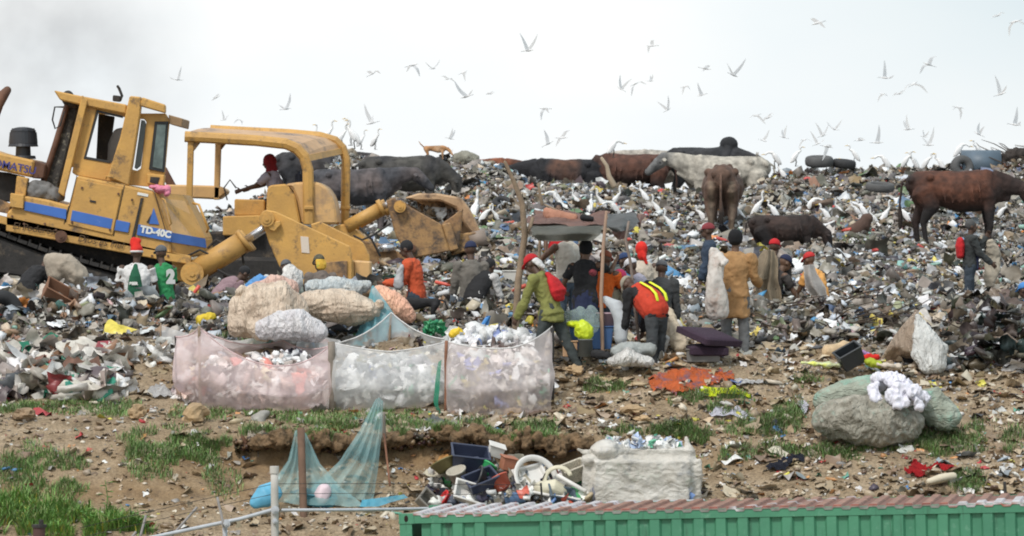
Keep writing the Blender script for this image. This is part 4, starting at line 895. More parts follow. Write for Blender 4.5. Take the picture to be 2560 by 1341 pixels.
# yellow and clear bags carried in the right hand
hr_ = j['A'][1][2]+j['A'][1][3]*.08
bm = bmesh.new(); q = P(1460,826,65.4); tube(bm, [hr_, hr_.lerp(q, .5), q+Vector((0,0,.09))], [.012, .03, .06]); ell(bm, q, (.125, .11, .125)); ell(bm, q+Vector((.03,0,-.05)), (.1,.1,.1))
tag(fuse('plastic_bag', bm, .014, mat('lime_plastic', (.62, .75, .03), .35, .2, 5, .3), None, 1, .03, 8), 'lime yellow plastic bag hanging from the hand of the person in olive', 'plastic bag')
BAGC = net_mat('clear_plastic', (.55, .68, .68), .34)
bm = bmesh.new(); q = P(1450,790,65.45); tube(bm, [hr_, hr_.lerp(q, .5), q], [.015, .04, .09]); ell(bm, P(1480,800,65.5), (.1,.1,.2)); ell(bm, P(1452,790,65.5), (.09,.09,.13))
tag(fuse('clear_bag', bm, .016, BAGC, None, 1, .04, 7), 'clear crumpled bag of bottles beside the lime yellow bag', 'plastic bag')
# 10 tank top
j = person(1418, 556, 68.6, 1.78, yaw=150, lean=-3, armL=(15, 22, 45), armR=(-30, 42, 80), shirt=mat('ribbed_white', (.66, .62, .54), .9, .15, 10), sleeve='none', trousers=cloth('blue_jeans', (.13, .18, .24)), hat='hair', hatm=BLK, skin=SKIN2, label='person in white tank top and jeans with hand on hip under the tarpaulin shelter')
# 11 beanie, black top, navy skirt
j = person(1466, 603, 66.6, 1.72, yaw=18, lean=4, armL=(4, 30, 60), armR=(70, 20, 62), shirt=BLK, sleeve='short', skirt=NVY, trousers=BLK, hat='beanie', hatm=mat('black_knit', (.008, .008, .01), .95, .3, 30), skin=SKIN2, shoes=BLK, label='person in black beanie, black top and navy skirt holding the middle pole')
bm = bmesh.new(); ell(bm, j['shl']+j['r']*.13-j['f']*.09-Vector((0,0,.13)), (.06,.02,.05)); from_bm('floral_patch', bm, mat('red_floral', (.35, .06, .08), .9, .8, 20), j['root'])
# 12 orange shirt, back
person(1517, 628, 67.4, 1.70, yaw=30, lean=20, armR=(30, 6, 20), shirt=ORG, sleeve='short', trousers=JEAN, hat='cap', hatm=cloth('rust_cap', (.38, .11, .06)), skin=SKIN2, feet=False, build=1.15, label='person in bright orange shirt behind the middle pole, seen from behind')
# 13 pink cap, 14 white cap / navy cap
person(1556, 676, 67.3, 1.62, yaw=120, lean=38, neck=-8, shirt=cloth('tan_shirt', (.40, .36, .27)), trousers=JEAN, hat='cap', hatm=PINKC, feet=False, label='person in pink cap bending down among the crowd under the shelter')
person(1570, 648, 68.3, 1.64, yaw=-60, lean=30, shirt=LAV, hat='cap', hatm=cloth('white_cap', (.72, .72, .76)), trousers=JEAN, feet=False, label='person in white cap behind the pink cap')
person(1556, 634, 69.2, 1.66, yaw=-40, lean=25, shirt=cloth('mid_blue', (.08, .2, .35)), hat='cap', hatm=cloth('navy_cap', (.03, .06, .16)), trousers=JEAN, feet=False, label='person in navy blue cap behind the white cap')
# 15 red headscarf
person(1603, 606, 69.6, 1.72, yaw=-10, lean=6, shirt=CRM, sleeve='short', trousers=JEAN, hat='scarf', hatm=REDB, feet=False, label='person in red headscarf and cream shirt, seen from behind')
# 16 red vest bending
j = person(1556, 704, 65.9, 1.75, yaw=-44, lean=60, neck=22, armL=(6, 2, 10), armR=(12, 3, 8), legL=(-4, 2), legR=(6, 4), shirt=BLK, sleeve='long', trousers=cloth('dark_grey_trousers', (.055, .06, .065)), hat='cap', hatm=cloth('khaki_cap', (.36, .33, .26)), shoes=BLK, build=1.1,
           label='person in red safety vest with yellow stripe bending over a bucket')
over(j, 'safety_vest', VEST, [j['hip'].lerp(j['waist'], .2), j['hip'].lerp(j['waist'], .7), j['waist'].lerp(j['chest'], .6), j['chest'].lerp(j['shl'], .85)], [(.205,.18), (.21,.195), (.21,.20), (.17,.15)], side=j['r'], vox=.012, amp=.012)
ax = j['s2']; bk = (j['f']-ax*j['f'].dot(ax)).normalized()*-1
for off_ in (.105, -.075):
    bm = bmesh.new(); c0 = j['hip'].lerp(j['waist'], .25); pp = [c0+bk*.20, j['waist']+bk*.212, j['waist'].lerp(j['chest'], .6)+bk*.215, j['chest'].lerp(j['shl'], .8)+bk*.165]
    tube(bm, [p_+j['r']*off_ for p_ in pp], [(.028, .012)]*4, side=j['r'], seg=8); from_bm('reflective_stripe', bm, HIV, j['root'], True)
# 16b grey cap person behind
person(1655, 652, 67.8, 1.70, yaw=10, lean=22, shirt=GRYJ, sleeve='long', trousers=cloth('slate_trousers', (.12, .14, .16)), hat='cap', hatm=GREYC, hem=.40, feet=True, shoes=BLK, label='person in dark grey jacket and grey cap behind the red safety vest')
# 17 maroon cap
person(1768, 558, 74.6, 1.72, yaw=-80, lean=4, shirt=cloth('slate_blue_shirt', (.035, .055, .09)), sleeve='long', trousers=JEAN, hat='cap', hatm=MAR, feet=False, label='person in maroon cap and dark blue shirt looking left on the slope')
# 18 ochre coat
j = person(1839, 577, 66.2, 1.86, yaw=12, lean=2, armL=(10, 22, 60), armR=(14, 10, 60), shirt=TANC, sleeve='long', hem=.30, flare=1.1, trousers=cloth('grey_trousers', (.16, .165, .17)), hat='beanie', hatm=mat('black_knit', (.008, .008, .01)), skin=SKIN2, shoes=GREYC, build=1.05,
           label='person in long ochre coat and black knit hat carrying a whitish sack, seen from behind')
# 19 dark T-shirt bending + red cap with beige cloth
person(1972, 640, 72.4, 1.74, yaw=62, lean=38, armR=(28, 10, 8), armL=(20, 6, 10), shirt=cloth('brown_black', (.05, .043, .04)), sleeve='short', trousers=JEAN, hat='cap', hatm=NVY, skin=SKIN2, feet=False, label='person in dark brown T-shirt bending to the right beside the beige cloth')
j = person(1938, 598, 72.7, 1.74, yaw=20, lean=14, shirt=GRYJ, sleeve='long', trousers=JEAN, hat='cap', hatm=REDC, feet=False, label='person in red and yellow cap with a beige cloth hanging down the back')
BCL = cloth('beige_sacking', (.42, .34, .24)); WCL = cloth('white_sacking', (.60, .57, .54), (.42, .37, .31))
def drape(name, rows, m, label, cat, thick=.02, amp=.03, nu=16, nv=18, fold=.05, nf=3.0, seed=0):
    """hanging cloth: rows of (left px, right px, row, distance) from top to bottom"""
    b = bmesh.new(); G = []
    for i in range(nv+1):
        t = i/nv*(len(rows)-1); a = min(int(t), len(rows)-2); u_ = t-a; r0, r1 = rows[a], rows[a+1]
        L_ = [r0[q]*(1-u_)+r1[q]*u_ for q in range(4)]; row = []
        for j_ in range(nu+1):
            s = j_/nu; p_ = P(L_[0]*(1-s)+L_[1]*s, L_[2], L_[3]+fold*math.sin(s*math.pi*2*nf+seed+i*.08)*(.3+.7*i/nv)-.12*math.sin(s*math.pi))
            p_ += Vector((noise.noise(p_*4), noise.noise(p_*4+Vector((9, 0, 0))), noise.noise(p_*3+Vector((0, 7, 0)))))*amp
            row.append(b.verts.new(p_))
        G.append(row)
    for x_, y_ in zip(G, G[1:]):
        for k_ in range(nu): b.faces.new((x_[k_], x_[k_+1], y_[k_+1], y_[k_]))
    bmesh.ops.solidify(b, geom=b.faces[:], thickness=thick)
    return tag(from_bm(name, b, m, None, True), label, cat)
drape('cloth', [(1908,1938,626,72.25), (1898,1944,650,72.15), (1890,1946,690,72.1), (1888,1950,725,72.1), (1885,1955,757,72.1)], BCL, 'large beige cloth draped over the back of the person in the red and yellow cap', 'cloth', amp=.05, nf=2.5, fold=.07)
drape('cloth', [(1908,1925,628,72.1), (1890,1932,660,72.05), (1872,1925,698,72.0)], BCL, 'folded beige flap sticking out left of the large beige cloth', 'cloth', nf=1, amp=.04)
j = person(2018, 632, 72.6, 1.66, yaw=-50, lean=24, armL=(25, 6, 10), armR=(10, 8, 10), shirt=YLWC, sleeve='short', trousers=CRM, hat='cap', hatm=cloth('crimson_cap', (.5, .03, .03)), skin=SKIN2, feet=False, label='person in apricot shirt and crimson cap with a white cloth on the shoulder')
drape('cloth', [(2008,2034,662,72.3), (2006,2046,690,72.2), (2012,2062,720,72.15), (2040,2070,750,72.15), (2060,2080,778,72.15)], WCL, 'white cloth hanging from the shoulder of the person in apricot', 'cloth', nf=1.5, amp=.04)
# 20 right-hand man
j = person(2428, 549, 80.2, 1.64, yaw=82, lean=2, neck=-2, armR=(25, 6, 25), armL=(45, 6, 105), legL=(6, 6), legR=(-8, 6), shirt=cloth('charcoal_jacket', (.04, .045, .045)), sleeve='long', trousers=JEAN, hat='hair', hatm=mat('grey_wool', (.09, .09, .09), .95, .4, 20), shoes=BLK, hem=.45, label='person in dark jacket with red rucksack standing alone on the slope at the right')
bm = bmesh.new(); c = j['chest']-j['f']*.17; tube(bm, [c+Vector((0,0,.1)), c, c-Vector((0,0,.18))], [(.12,.05), (.15,.075), (.13,.06)], side=j['r'])
tag(fuse('rucksack', bm, .014, REDC, None, 2, .01), 'small red rucksack on the back of the person standing at the right', 'rucksack')
over(j, 'open_front', NVY, [j['waist']+j['f']*.10-Vector((0,0,.2)), j['waist']+j['f']*.11, j['chest']+j['f']*.09], [(.12,.05), (.1,.04), (.04,.03)], side=j['r'])
bm = bmesh.new(); tube(bm, [P(2478,602,80.4), P(2484,640,80.5), P(2480,680,80.5), P(2473,712,80.5)], [(.06,.03), (.13,.06), (.13,.08), (.08,.06)], side=(1,0,0)); tag(fuse('sack', bm, .016, cloth('pale_sacking', (.50, .44, .35)), None, 1, .03, 6), 'pale sack held in front by the person standing at the right', 'sack')
# 21 operator of machine 2
j = person(668, 388, 78.9, 1.74, yaw=-70, lean=14, neck=4, armL=(52, 4, 22), armR=(58, 4, 18), legL=(80, 85), legR=(80, 85), shirt=LAV, sleeve='short', trousers=NVY, hat='hood', hatm=cloth('dark_red_hood', (.25, .015, .025)), label='person with dark red hood and lavender shirt driving the open canopy bulldozer')
b = bmesh.new(); bmesh.ops.create_cube(b, size=1, matrix=Matrix.Translation(j['hip']+Vector((.12, 0, -.14))) @ Matrix.Diagonal((.55, .6, .14, 1))); bmesh.ops.create_cube(b, size=1, matrix=Matrix.Translation(j['hip']+Vector((.36, 0, .2))) @ Matrix.Diagonal((.12, .6, .6, 1)))
bmesh.ops.bevel(b, geom=b.edges[:], offset=.04, segments=2, affect='EDGES'); from_bm('operator_seat', b, mat('blue_black_seat', (.03, .04, .07), .7), d2)
# 22 small partial people
person(1396, 507, 78.5, 1.70, yaw=175, shirt=REDC, trousers=JEAN, hat='hair', hatm=BLK, skin=SKIN2, feet=False, label='person in red shirt, only the head showing above the shelter roof')
j = person(2556, 707, 74.5, 1.68, yaw=-60, lean=20, shirt=cloth('blue_shirt', (.05, .2, .5)), trousers=BLK, hat='cap', hatm=cloth('sky_blue_hat', (.07, .25, .6)), feet=False, label='person in blue hat cut off by the right edge')
person(1924, 612, 73.5, 1.7, yaw=-20, lean=8, shirt=cloth('steel_blue', (.09, .13, .17)), sleeve='long', trousers=JEAN, hat='cap', hatm=GREYC, feet=False, label='person in steel blue shirt half hidden behind the red and yellow cap') if False else None
# person bent over at the tracks, covered by a beige sack
j = person(128, 642, 70.6, 1.68, yaw=35, lean=62, shirt=BLK, trousers=BLK, hat='hair', hatm=BLK, feet=False, label='person stooping under a beige sack in front of the bulldozer track')
bm = bmesh.new(); tube(bm, [P(122,652,70.2), P(160,660,70.15), P(196,690,70.15), P(210,712,70.2)], [(.1,.12), (.2,.16), (.17,.16), (.12,.1)]); tube(bm, [P(134,655,70.15), P(142,690,70.1)], [(.13,.13), (.14,.1)])
tag(fuse('sack', bm, .02, mat('dun_sacking', (.40, .34, .27), .9, .3, 3, .3), None, 2, .03, 6), 'beige sack over the back of the stooping person by the track', 'sack')
# small bag of the orange man
bm = bmesh.new(); q = P(1000,680,69.7); tube(bm, [q+Vector((.03,0,.1)), q, q-Vector((.02,0,.2))], [.02, .05, .08])
tag(fuse('bag', bm, .014, mat('grey_plastic', (.42, .42, .43), .5, .2), None, 1, .02, 9), 'small grey bag held by the person in brick orange', 'bag')
# whitish sack of the ochre coat man
bm = bmesh.new(); tube(bm, [P(1782,625,65.75), P(1790,650,65.7), P(1788,700,65.65), P(1792,750,65.65), P(1797,785,65.7)], [(.05,.05), (.09,.08), (.115,.1), (.165,.13), (.15,.11)]); tube(bm, [P(1785,628,65.75), P(1812,656,65.6), P(1806,662,65.55)], [(.05,.05), (.07,.05), (.04,.04)])
tag(fuse('sack', bm, .016, mat('grimy_white_sack', (.60, .56, .52), .9, .3, 3.5, .35, 16, spot=(.42, .30, .25), spotsc=3), None, 2, .035, 6, wrinkle=(1.5, 1.5, .5)), 'long whitish sack slung over the shoulder of the person in the ochre coat', 'sack')

# ================================================================== cattle
def lerp3(a, b, t): return tuple(a[i]*(1-t)+b[i]*t for i in range(3))
COWM = attr_mat('hide', .8, .3, 7, .35, 18); HORN = mat('horn', (.32, .28, .22), .5)
def cow(px, py, d, yaw, Hs=1.4, head=0, colf=None, label='', hump=False, horns=True, neckz=0, lying=False, seed=0, name='cow', cat='cow', group='cattle on the rubbish tip', tailc=(.03, .02, .015)):
    """px,py: photo position of the top of the back; yaw: 0 faces away, 90 faces right, -90 left"""
    k = Hs/1.4; y = math.radians(yaw); f = Vector((math.sin(y), math.cos(y), 0)); r = Vector((math.cos(y), -math.sin(y), 0)); up = Vector((0, 0, 1))
    O = P(px, py, d)-up*1.38*k
    root = empty(name, O, label, cat, group)
    def W(x, s, z): return O+(f*x+r*s+up*z)*k
    bm = bmesh.new()
    tube(bm, [W(-.80,0,1.14), W(-.62,0,1.13), W(-.3,0,1.05), W(.05,0,1.0), W(.38,0,1.03), W(.62,0,1.10)],
         [(.13*k,.17*k), (.23*k,.23*k), (.29*k,.285*k), (.34*k,.35*k), (.27*k,.35*k), (.17*k,.28*k)], side=r, seg=16)
    tube(bm, [W(-.72,0,1.27), W(-.3,0,1.29), W(.2,0,1.27), W(.5,0,1.30)], [(.1*k,.08*k), (.08*k,.07*k), (.08*k,.07*k), (.09*k,.09*k)], side=r)     # spine
    for s in (-1, 1):
        ell(bm, W(-.5,s*.21,1.24), (.07*k,.07*k,.07*k)); ell(bm, W(-.8,s*.1,1.2), (.07*k,.07*k,.07*k))          # hip and pin bones
        tube(bm, [W(.5,s*.1,1.34), W(.42,s*.2,1.1), W(.5,s*.19,.9)], [(.05*k,.09*k), (.07*k,.12*k), (.06*k,.1*k)], side=r)  # shoulder blade
                                                                                      # hips
    # head: angle below level
    a = math.radians(head); hd = f*math.cos(a)-up*math.sin(a)
    n0 = W(.6,0,1.14); n1 = n0+(hd*.32+up*(.12+neckz)*math.cos(a))*k; n2 = n1+(hd*.24+up*.06*math.cos(a))*k
    tube(bm, [n0, n1, n2], [(.14*k,.25*k), (.095*k,.17*k), (.085*k,.12*k)], side=r)
    tube(bm, [n0-up*.2*k, n1-up*.19*k-hd*.03], [(.04*k,.13*k), (.03*k,.09*k)], side=r)                                # dewlap
    a2 = a+math.radians(38); h2 = f*math.cos(a2)-up*math.sin(a2)
    tube(bm, [n2-h2*.02*k, n2+h2*.16*k, n2+h2*.33*k, n2+h2*.44*k], [(.115*k,.13*k), (.105*k,.12*k), (.075*k,.085*k), (.07*k,.07*k)], side=r)
    if hump: ell(bm, W(.5,0,1.42), (.12*k, .2*k, .17*k), Matrix.Rotation(-y, 3, 'Z'))
    if not lying:
        for i in range(6): 
            for s in (-1, 1): tube(bm, [W(-.3+i*.12,s*.22,1.22), W(-.28+i*.12,s*(.30+.008*i),1.0), W(-.25+i*.12,s*.28,.82)], [.018*k]*3, seg=6)      # ribs
        for s in (-1, 1):
            tube(bm, [W(.48,s*.14,.95), W(.5,s*.16,.72), W(.52,s*.16,.45), W(.5,s*.16,.25), W(.51,s*.16,.06)], [(.1*k,.14*k), (.075*k,.10*k), .058*k, .04*k, .052*k], side=r)
            o = .05*s
            tube(bm, [W(-.62,s*.15,1.02), W(-.52+o,s*.17,.74), W(-.66+o,s*.16,.48), W(-.63+o,s*.16,.26), W(-.6+o,s*.16,.06)], [(.14*k,.22*k), (.1*k,.15*k), (.055*k,.07*k), .042*k, .052*k], side=r)
    def cf(co):
        q = (co-O)/k; x = q.dot(f); z = q.z; s = q.dot(r); return colf(x, s, z, noise.noise(co*2.3+Vector((seed, 0, 0))))
    fuse('body', bm, .017*k, COWM, root, 3, .014, 3.0, cf, seed)
    eh = n2+h2*.02*k
    for s in (-1, 1):
        b = bmesh.new(); tube(b, [eh+r*s*.09*k, eh+r*s*.18*k-up*.02*k, eh+r*s*.25*k-up*.05*k], [(.02*k,.03*k), (.015*k,.05*k), (.01*k,.02*k)], side=r.cross(f)); e = from_bm('ear', b, None, root, True); set_col(e.data, [colf(.9, 0, 1.2, 0)]*len(e.data.vertices)); e.data.materials.append(COWM)
        b = bmesh.new(); ell(b, n2+h2*.13*k+r*s*.098*k, (.016*k,)*3, None, 8, 6); from_bm('eye', b, BLK, root)
        if horns: path_tube('horn', [eh+r*s*.06*k+up*.06*k, eh+r*s*.12*k+up*.12*k, eh+r*s*.13*k+up*.2*k], [.024*k, .018*k, .008*k], HORN, root)
    b = bmesh.new(); tube(b, [W(-.80,0,1.26), W(-.95,0,1.16), W(-.99,0,.8), W(-.98,.01,.6), W(-.98,.01,.4)], [.028*k, .02*k, .018*k, .04*k, .03*k]); t_ = from_bm('tail', b, None, root, True)
    set_col(t_.data, [colf(-.9, 0, 1.1, 0) if v.co.z > O.z+.7*k else tailc for v in t_.data.vertices]); t_.data.materials.append(COWM)
    return root, W
def brown(base, dark, legd=.75, sh=.0):
    def fn(x, s, z, nz_):
        t = min(1, max(0, (legd-z)/.35)); t = max(t, min(1, max(0, (x-.55)/.3))*.7, sh*min(1, max(0, abs(x+.1)-.45)/.3)); t = min(1, max(0, t+nz_*.35)); return lerp3(base, dark, t)
    return fn
def plain(base, alt): return lambda x, s, z, nz_: lerp3(base, alt, min(1, max(0, .5+nz_*1.3)))
def patch(x, s, z, nz_): return lerp3((.016, .016, .02), (.11, .05, .03), min(1, max(0, (.34+nz_*.35-abs(x))*4)))
GB = plain((.035, .036, .042), (.075, .065, .065))
cow(1410, 396, 103.2, -90, 1.42, 20, patch, 'black cow with a brown patch on its side lying along the ridge', horns=False, seed=2)
cow(1575, 383, 103.2, -90, 1.42, 45, brown((.12, .05, .032), (.02, .015, .015), 1.0, .5), 'dark brown cow facing left on the ridge in front of the pale cow', seed=3, horns=False)
cow(1668, 374, 104.6, -90, 1.45, 10, plain((.42, .38, .33), (.50, .46, .40)), 'pale greyish cow half hidden behind the dark brown cow', seed=4, horns=False)
cow(1812, 388, 101.0, -90, 1.52, 2, lambda x, s, z, q: lerp3((.52, .48, .41), (.17, .17, .17), min(1, max(0, (x-1.0)*4+q*.5))), 'whitish cow facing left with a grey face on the ridge', seed=5, horns=False, tailc=(.3, .28, .25), neckz=.02)
cow(1765, 366, 103.6, 100, 1.4, 25, plain((.02, .022, .026), (.04, .04, .045)), 'black humped bull standing behind the whitish cow', hump=True, seed=6)
cow(1806, 410, 88.5, 4, 1.62, 35, lambda x, s, z, q: lerp3(lerp3((.14, .08, .055), (.30, .24, .17), min(1, max(0, .55-abs(abs(s)-.16)*7)) if z < 1.1 else 0), (.05, .03, .025), min(1, max(0, .75-abs(s)*9))*(z < .95)), 'reddish brown cow seen from the rear below the ridge', seed=7, horns=False)
cow(2396, 424, 87.6, 88, 1.52, 26, brown((.125, .045, .024), (.018, .014, .014), 1.0, .8), 'large chestnut brown cow standing at the right edge', seed=8, horns=False)
cow(1962, 536, 83.6, 78, 1.02, 40, plain((.016, .012, .012), (.05, .028, .022)), 'small dark brown cow with lowered head behind the people with sacks', seed=9, horns=False)
cow(790, 377, 101.8, 88, 1.40, 10, GB, 'black cow seen between the posts of the bulldozer canopy', seed=10, horns=False)
cow(885, 420, 90.5, 84, 1.38, 4, plain((.07, .07, .08), (.15, .12, .115)), 'dark grey cow facing right in front of the raised blade', seed=11, horns=False)
cow(1010, 388, 95.5, 86, 1.42, 42, plain((.04, .038, .042), (.09, .085, .075)), 'dark grey cow grazing downhill behind the raised blade', seed=12, horns=False)
cow(1203, 395, 103.6, 88, 1.3, 18, brown((.27, .09, .04), (.03, .025, .025), .6), 'rust brown cow with a black head, mostly hidden by the ridge', seed=13, horns=False)
# dogs: same build, dog proportions
def dog(px, py, d, yaw, Hs, colf, label, head=0, tailup=True):
    k = Hs/.6; y = math.radians(yaw); f = Vector((math.sin(y), math.cos(y), 0)); r = Vector((math.cos(y), -math.sin(y), 0)); up = Vector((0, 0, 1))
    O = P(px, py, d)-up*.6*k; root = empty('dog', O, label, 'dog')
    def W(x, s, z): return O+(f*x+r*s+up*z)*k
    bm = bmesh.new()
    tube(bm, [W(-.34,0,.5), W(-.15,0,.5), W(.1,0,.47), W(.28,0,.49)], [(.07*k,.09*k), (.075*k,.085*k), (.1*k,.13*k), (.08*k,.12*k)], side=r)
    a = math.radians(head); hd = f*math.cos(a)-up*math.sin(a); n0 = W(.3,0,.53); n1 = n0+hd*.2*k+up*.06*k*math.cos(a)
    tube(bm, [n0, n1], [.07*k, .055*k]); tube(bm, [n1, n1+(hd*.8-up*.25)*.1*k, n1+(hd*.8-up*.3)*.22*k], [.065*k, .05*k, .028*k])
    for s in (-1, 1):
        tube(bm, [W(.24,s*.06,.42), W(.25,s*.07,.22), W(.25,s*.07,.03)], [.05*k, .028*k, .024*k]); tube(bm, [W(-.3,s*.06,.45), W(-.24,s*.07,.3), W(-.36,s*.07,.18), W(-.34,s*.07,.03)], [.075*k, .045*k, .026*k, .024*k])
    fuse('body', bm, .014, COWM, root, 2, .004, 8, lambda co: colf((co-O).dot(f)/k, 0, (co-O).z/k, noise.noise(co*5)))
    for s in (-1, 1):
        b = bmesh.new(); tube(b, [n1+r*s*.035*k+up*.03*k, n1+r*s*.055*k+up*.075*k-hd*.03*k], [(.025*k,.012*k), (.01*k,.006*k)]); e = from_bm('ear', b, None, root, True); set_col(e.data, [colf(.4, 0, .6, 0)]*len(e.data.vertices)); e.data.materials.append(COWM)
    tz = .12 if tailup else -.12
    b = bmesh.new(); tube(b, [W(-.38,0,.55), W(-.48,0,.58+tz*.5), W(-.54,0,.55+tz*1.5)], [.022*k, .018*k, .01*k]); t_ = from_bm('tail', b, None, root, True); set_col(t_.data, [colf(-.5, 0, .6, 0)]*len(t_.data.vertices)); t_.data.materials.append(COWM)
dog(1088, 364, 98.2, 90, .37, lambda x, s, z, q: lerp3((.55, .28, .12), (.62, .45, .30), min(1, max(0, .6-z+q))), 'tan dog sniffing the ground on top of the ridge', 40)
dog(1050, 744, 68.2, -90, .44, lambda x, s, z, q: (.012, .012, .014), 'black dog walking behind the peach and blue sack', 5, False)

# ================================================================== egrets
EG = attr_mat('feathers', .7, .06, 8); BEAK = mat('yellow_bill', (.7, .45, .06), .5); LEGM = mat('dark_bird_leg', (.06, .06, .05), .6)
def egret(variant):
    root = empty('egret', (0, 0, 0), 'x', 'bird', 'white egrets standing on the rubbish')
    bm = bmesh.new()
    if variant == 0: nk_ = [(.05,.34), (.10,.40), (.085,.47), (.085,.52)]; hd_ = (.11,.55)
    elif variant == 1: nk_ = [(.05,.33), (.12,.37), (.10,.42), (.11,.45)]; hd_ = (.135,.46)
    else: nk_ = [(.05,.33), (.12,.34), (.17,.32)]; hd_ = (.2,.30)
    tube(bm, [(-.13,0,.09), (-.075,0,.17), (-.01,0,.26), (.05,0,.34)], [(.018,.018), (.05,.05), (.058,.06), (.03,.034)], side=(0,1,0))
    tube(bm, [(x, 0, z) for x, z in nk_]+[(hd_[0], 0, hd_[1])], [.035]+[.021]*(len(nk_)-1)+[.026])
    me0 = fuse('body', bm, .009, EG, root, 2, 0, 1, lambda c: (.82, .82, .81))
    b = bmesh.new(); tube(b, [(hd_[0]+.02,0,hd_[1]), (hd_[0]+.095,0,hd_[1]-.015)], [.011, .003], cap=False); from_bm('bill', b, BEAK, root)
    for s in (-1, 1):
        b = bmesh.new(); tube(b, [(-.01,s*.025,.2), (.01,s*.03,.11), (-.01,s*.03,.0)], .007); tube(b, [(-.01,s*.03,.006), (.05,s*.035,.004)], .005); from_bm('leg', b, LEGM, root)
        b = bmesh.new(); ell(b, (-.045,s*.048,.2), (.135,.018,.05), Matrix.Rotation(-.98, 3, 'Y')); w_ = from_bm('wing', b, EG, root, True); set_col(w_.data, [(.78, .78, .78)]*len(w_.data.vertices))
    return root
EPR = [egret(0), egret(1), egret(2)]
EGS = [(1165,434,492,1),(1188,478,547,0),(1212,523,557,1),(1400,478,525,-1),(1389,490,515,-1),(1441,478,515,-1),(1503,475,522,-1),(1539,468,518,1),(1476,515,531,0),(1533,509,540,-1),(1610,457,506,-1),(1642,490,537,-1),(1673,525,578,-1),
 (1754,528,559,-1),(1847,500,553,-1),(1894,481,540,1),(1933,522,544,-1),(1956,412,460,-1),(2081,415,443,1),(2211,408,429,-1),(2266,398,426,1),(2285,402,428,-1),(2064,522,553,-1),(2098,503,539,-1),(2141,518,546,-1),(2156,520,542,-1),(2184,523,560,-1),
 (2213,505,558,1),(2261,532,553,-1),(2503,529,549,1),(2317,402,430,1),(1990,388,414,1),(1937,392,420,-1),(2136,385,410,-1),(903,336,372,1),(886,310,370,-1),(855,320,366,1),(820,312,364,1),(800,322,366,-1),(938,333,372,1),(878,306,362,-1),
 (2540,392,425,-1),(1180,500,545,1),(1240,520,556,-1),(2030,505,530,1),(1685,556,580,1),(2350,410,432,-1),(1534,366,392,1),(2445,372,398,-1),(2400,380,400,1)]
PLC = ['below the brown cow', 'on the open rubbish slope', 'between the chestnut cow and the small dark cow', 'on the skyline', 'on the left skyline behind the canopy']
dirn = {1: 'facing right', -1: 'facing left', 0: 'facing away'}
def place_word(x, y):
    if x < 960: return 'on the skyline left of the tan dog'
    if y < 435 and x > 1500: return 'on the skyline beyond the whitish cow' if x > 1880 else 'flying low over the brown cows on the ridge'
    if x < 1260: return 'on the slope right of the raised blade'
    if x < 1560: return 'above the tarpaulin shelter'
    if x < 1780: return 'left of the rear-view cow'
    if x < 1950: return 'beside the rear-view cow'
    return 'left of the chestnut cow'
ordn = ['first', 'second', 'third', 'fourth', 'fifth', 'sixth', 'seventh', 'eighth', 'ninth', 'tenth', 'eleventh', 'twelfth']
from collections import Counter
cnt = Counter(); used = set()
for (x, y0, y1, dr_) in sorted(EGS):
    pw = place_word(x, y0); i_ = cnt[pw]; cnt[pw] += 1
    if y0 < 440: d_ = 99.5; base = P(x, y1, d_); h = (y1-y0)/F*d_
    else: base = g(x, y1, 66.5); d_ = base.y; h = (y1-y0)/F*d_; base.z -= .01
    v = 0 if h > .25 else 1 if i_ % 5 else 2
    nat = (.57, .48, .36)[v]; h = max(h, .30 if v < 2 else .24)
    pr = EPR[v]; o = pr if v not in used else copy_tree(pr); used.add(v)
    s = min(1.15, max(.7, (h+.12)/nat)); o.scale = (s, s, s); o.location = base-Vector((0, 0, .08 if y0 >= 440 else .02)); o.rotation_euler.z = {1: 0, -1: math.pi, 0: 1.4}[dr_]+random.uniform(-.5, .5)
    o['label'] = 'white egret %s, %s from left %s' % (dirn[dr_], ordn[min(i_, 11)], pw)
# flying birds
def flyer(v):
    root = empty('flying_egret', (0, 0, 0), 'x', 'bird', 'white egrets flying over the tip')
    bm = bmesh.new(); tube(bm, [(-.22,0,-.02), (-.08,0,0), (.08,0,.01), (.17,0,.03), (.2,0,.0)], [.02, .045, .055, .035, .022]); tube(bm, [(.17,0,.03), (.24,0,.03)], [.025, .022])
    fuse('body', bm, .011, EG, root, 2, 0, 1, lambda c: (.8, .8, .8))
    b = bmesh.new(); tube(b, [(.25,0,.03), (.33,0,.02)], [.01, .004], cap=False); from_bm('bill', b, mat('grey_bill', (.3, .25, .18)), root)
    b = bmesh.new(); tube(b, [(-.2,0,-.02), (-.4,0,-.04)], [.01, .007], cap=False); from_bm('leg', b, LEGM, root)
    for s in (-1, 1):
        e0, e1 = [(.5, .75), (.3, -.35), (.85, .9), (-.25, -.75)][v]
        b = bmesh.new(); rows = []
        for t in range(9):
            u_ = t/8; ang = e0 if u_ < .45 else e1; yy = .04+min(u_, .45)*.98*math.cos(e0)+max(0, u_-.45)*.98*math.cos(e1); zz = .02+min(u_, .45)*.98*math.sin(e0)+max(0, u_-.45)*.98*math.sin(e1)
            ch = .19*(1-u_**2.0)+.02; xo = .1+.07*math.sin(u_*math.pi)-u_*.06
            rows.append([b.verts.new((xo-ch*q/3, s*yy, zz+.012*math.sin(q/3*math.pi))) for q in range(4)])
        for a, c in zip(rows, rows[1:]):
            for q in range(3): b.faces.new((a[q], a[q+1], c[q+1], c[q]))
        bmesh.ops.recalc_face_normals(b, faces=b.faces); w_ = from_bm('wing', b, WINGM, root, True); set_col(w_.data, [(.84, .84, .84)]*len(w_.data.vertices))
    return root
WINGM = bpy.data.materials.new('wing_feathers'); WINGM.use_nodes = True
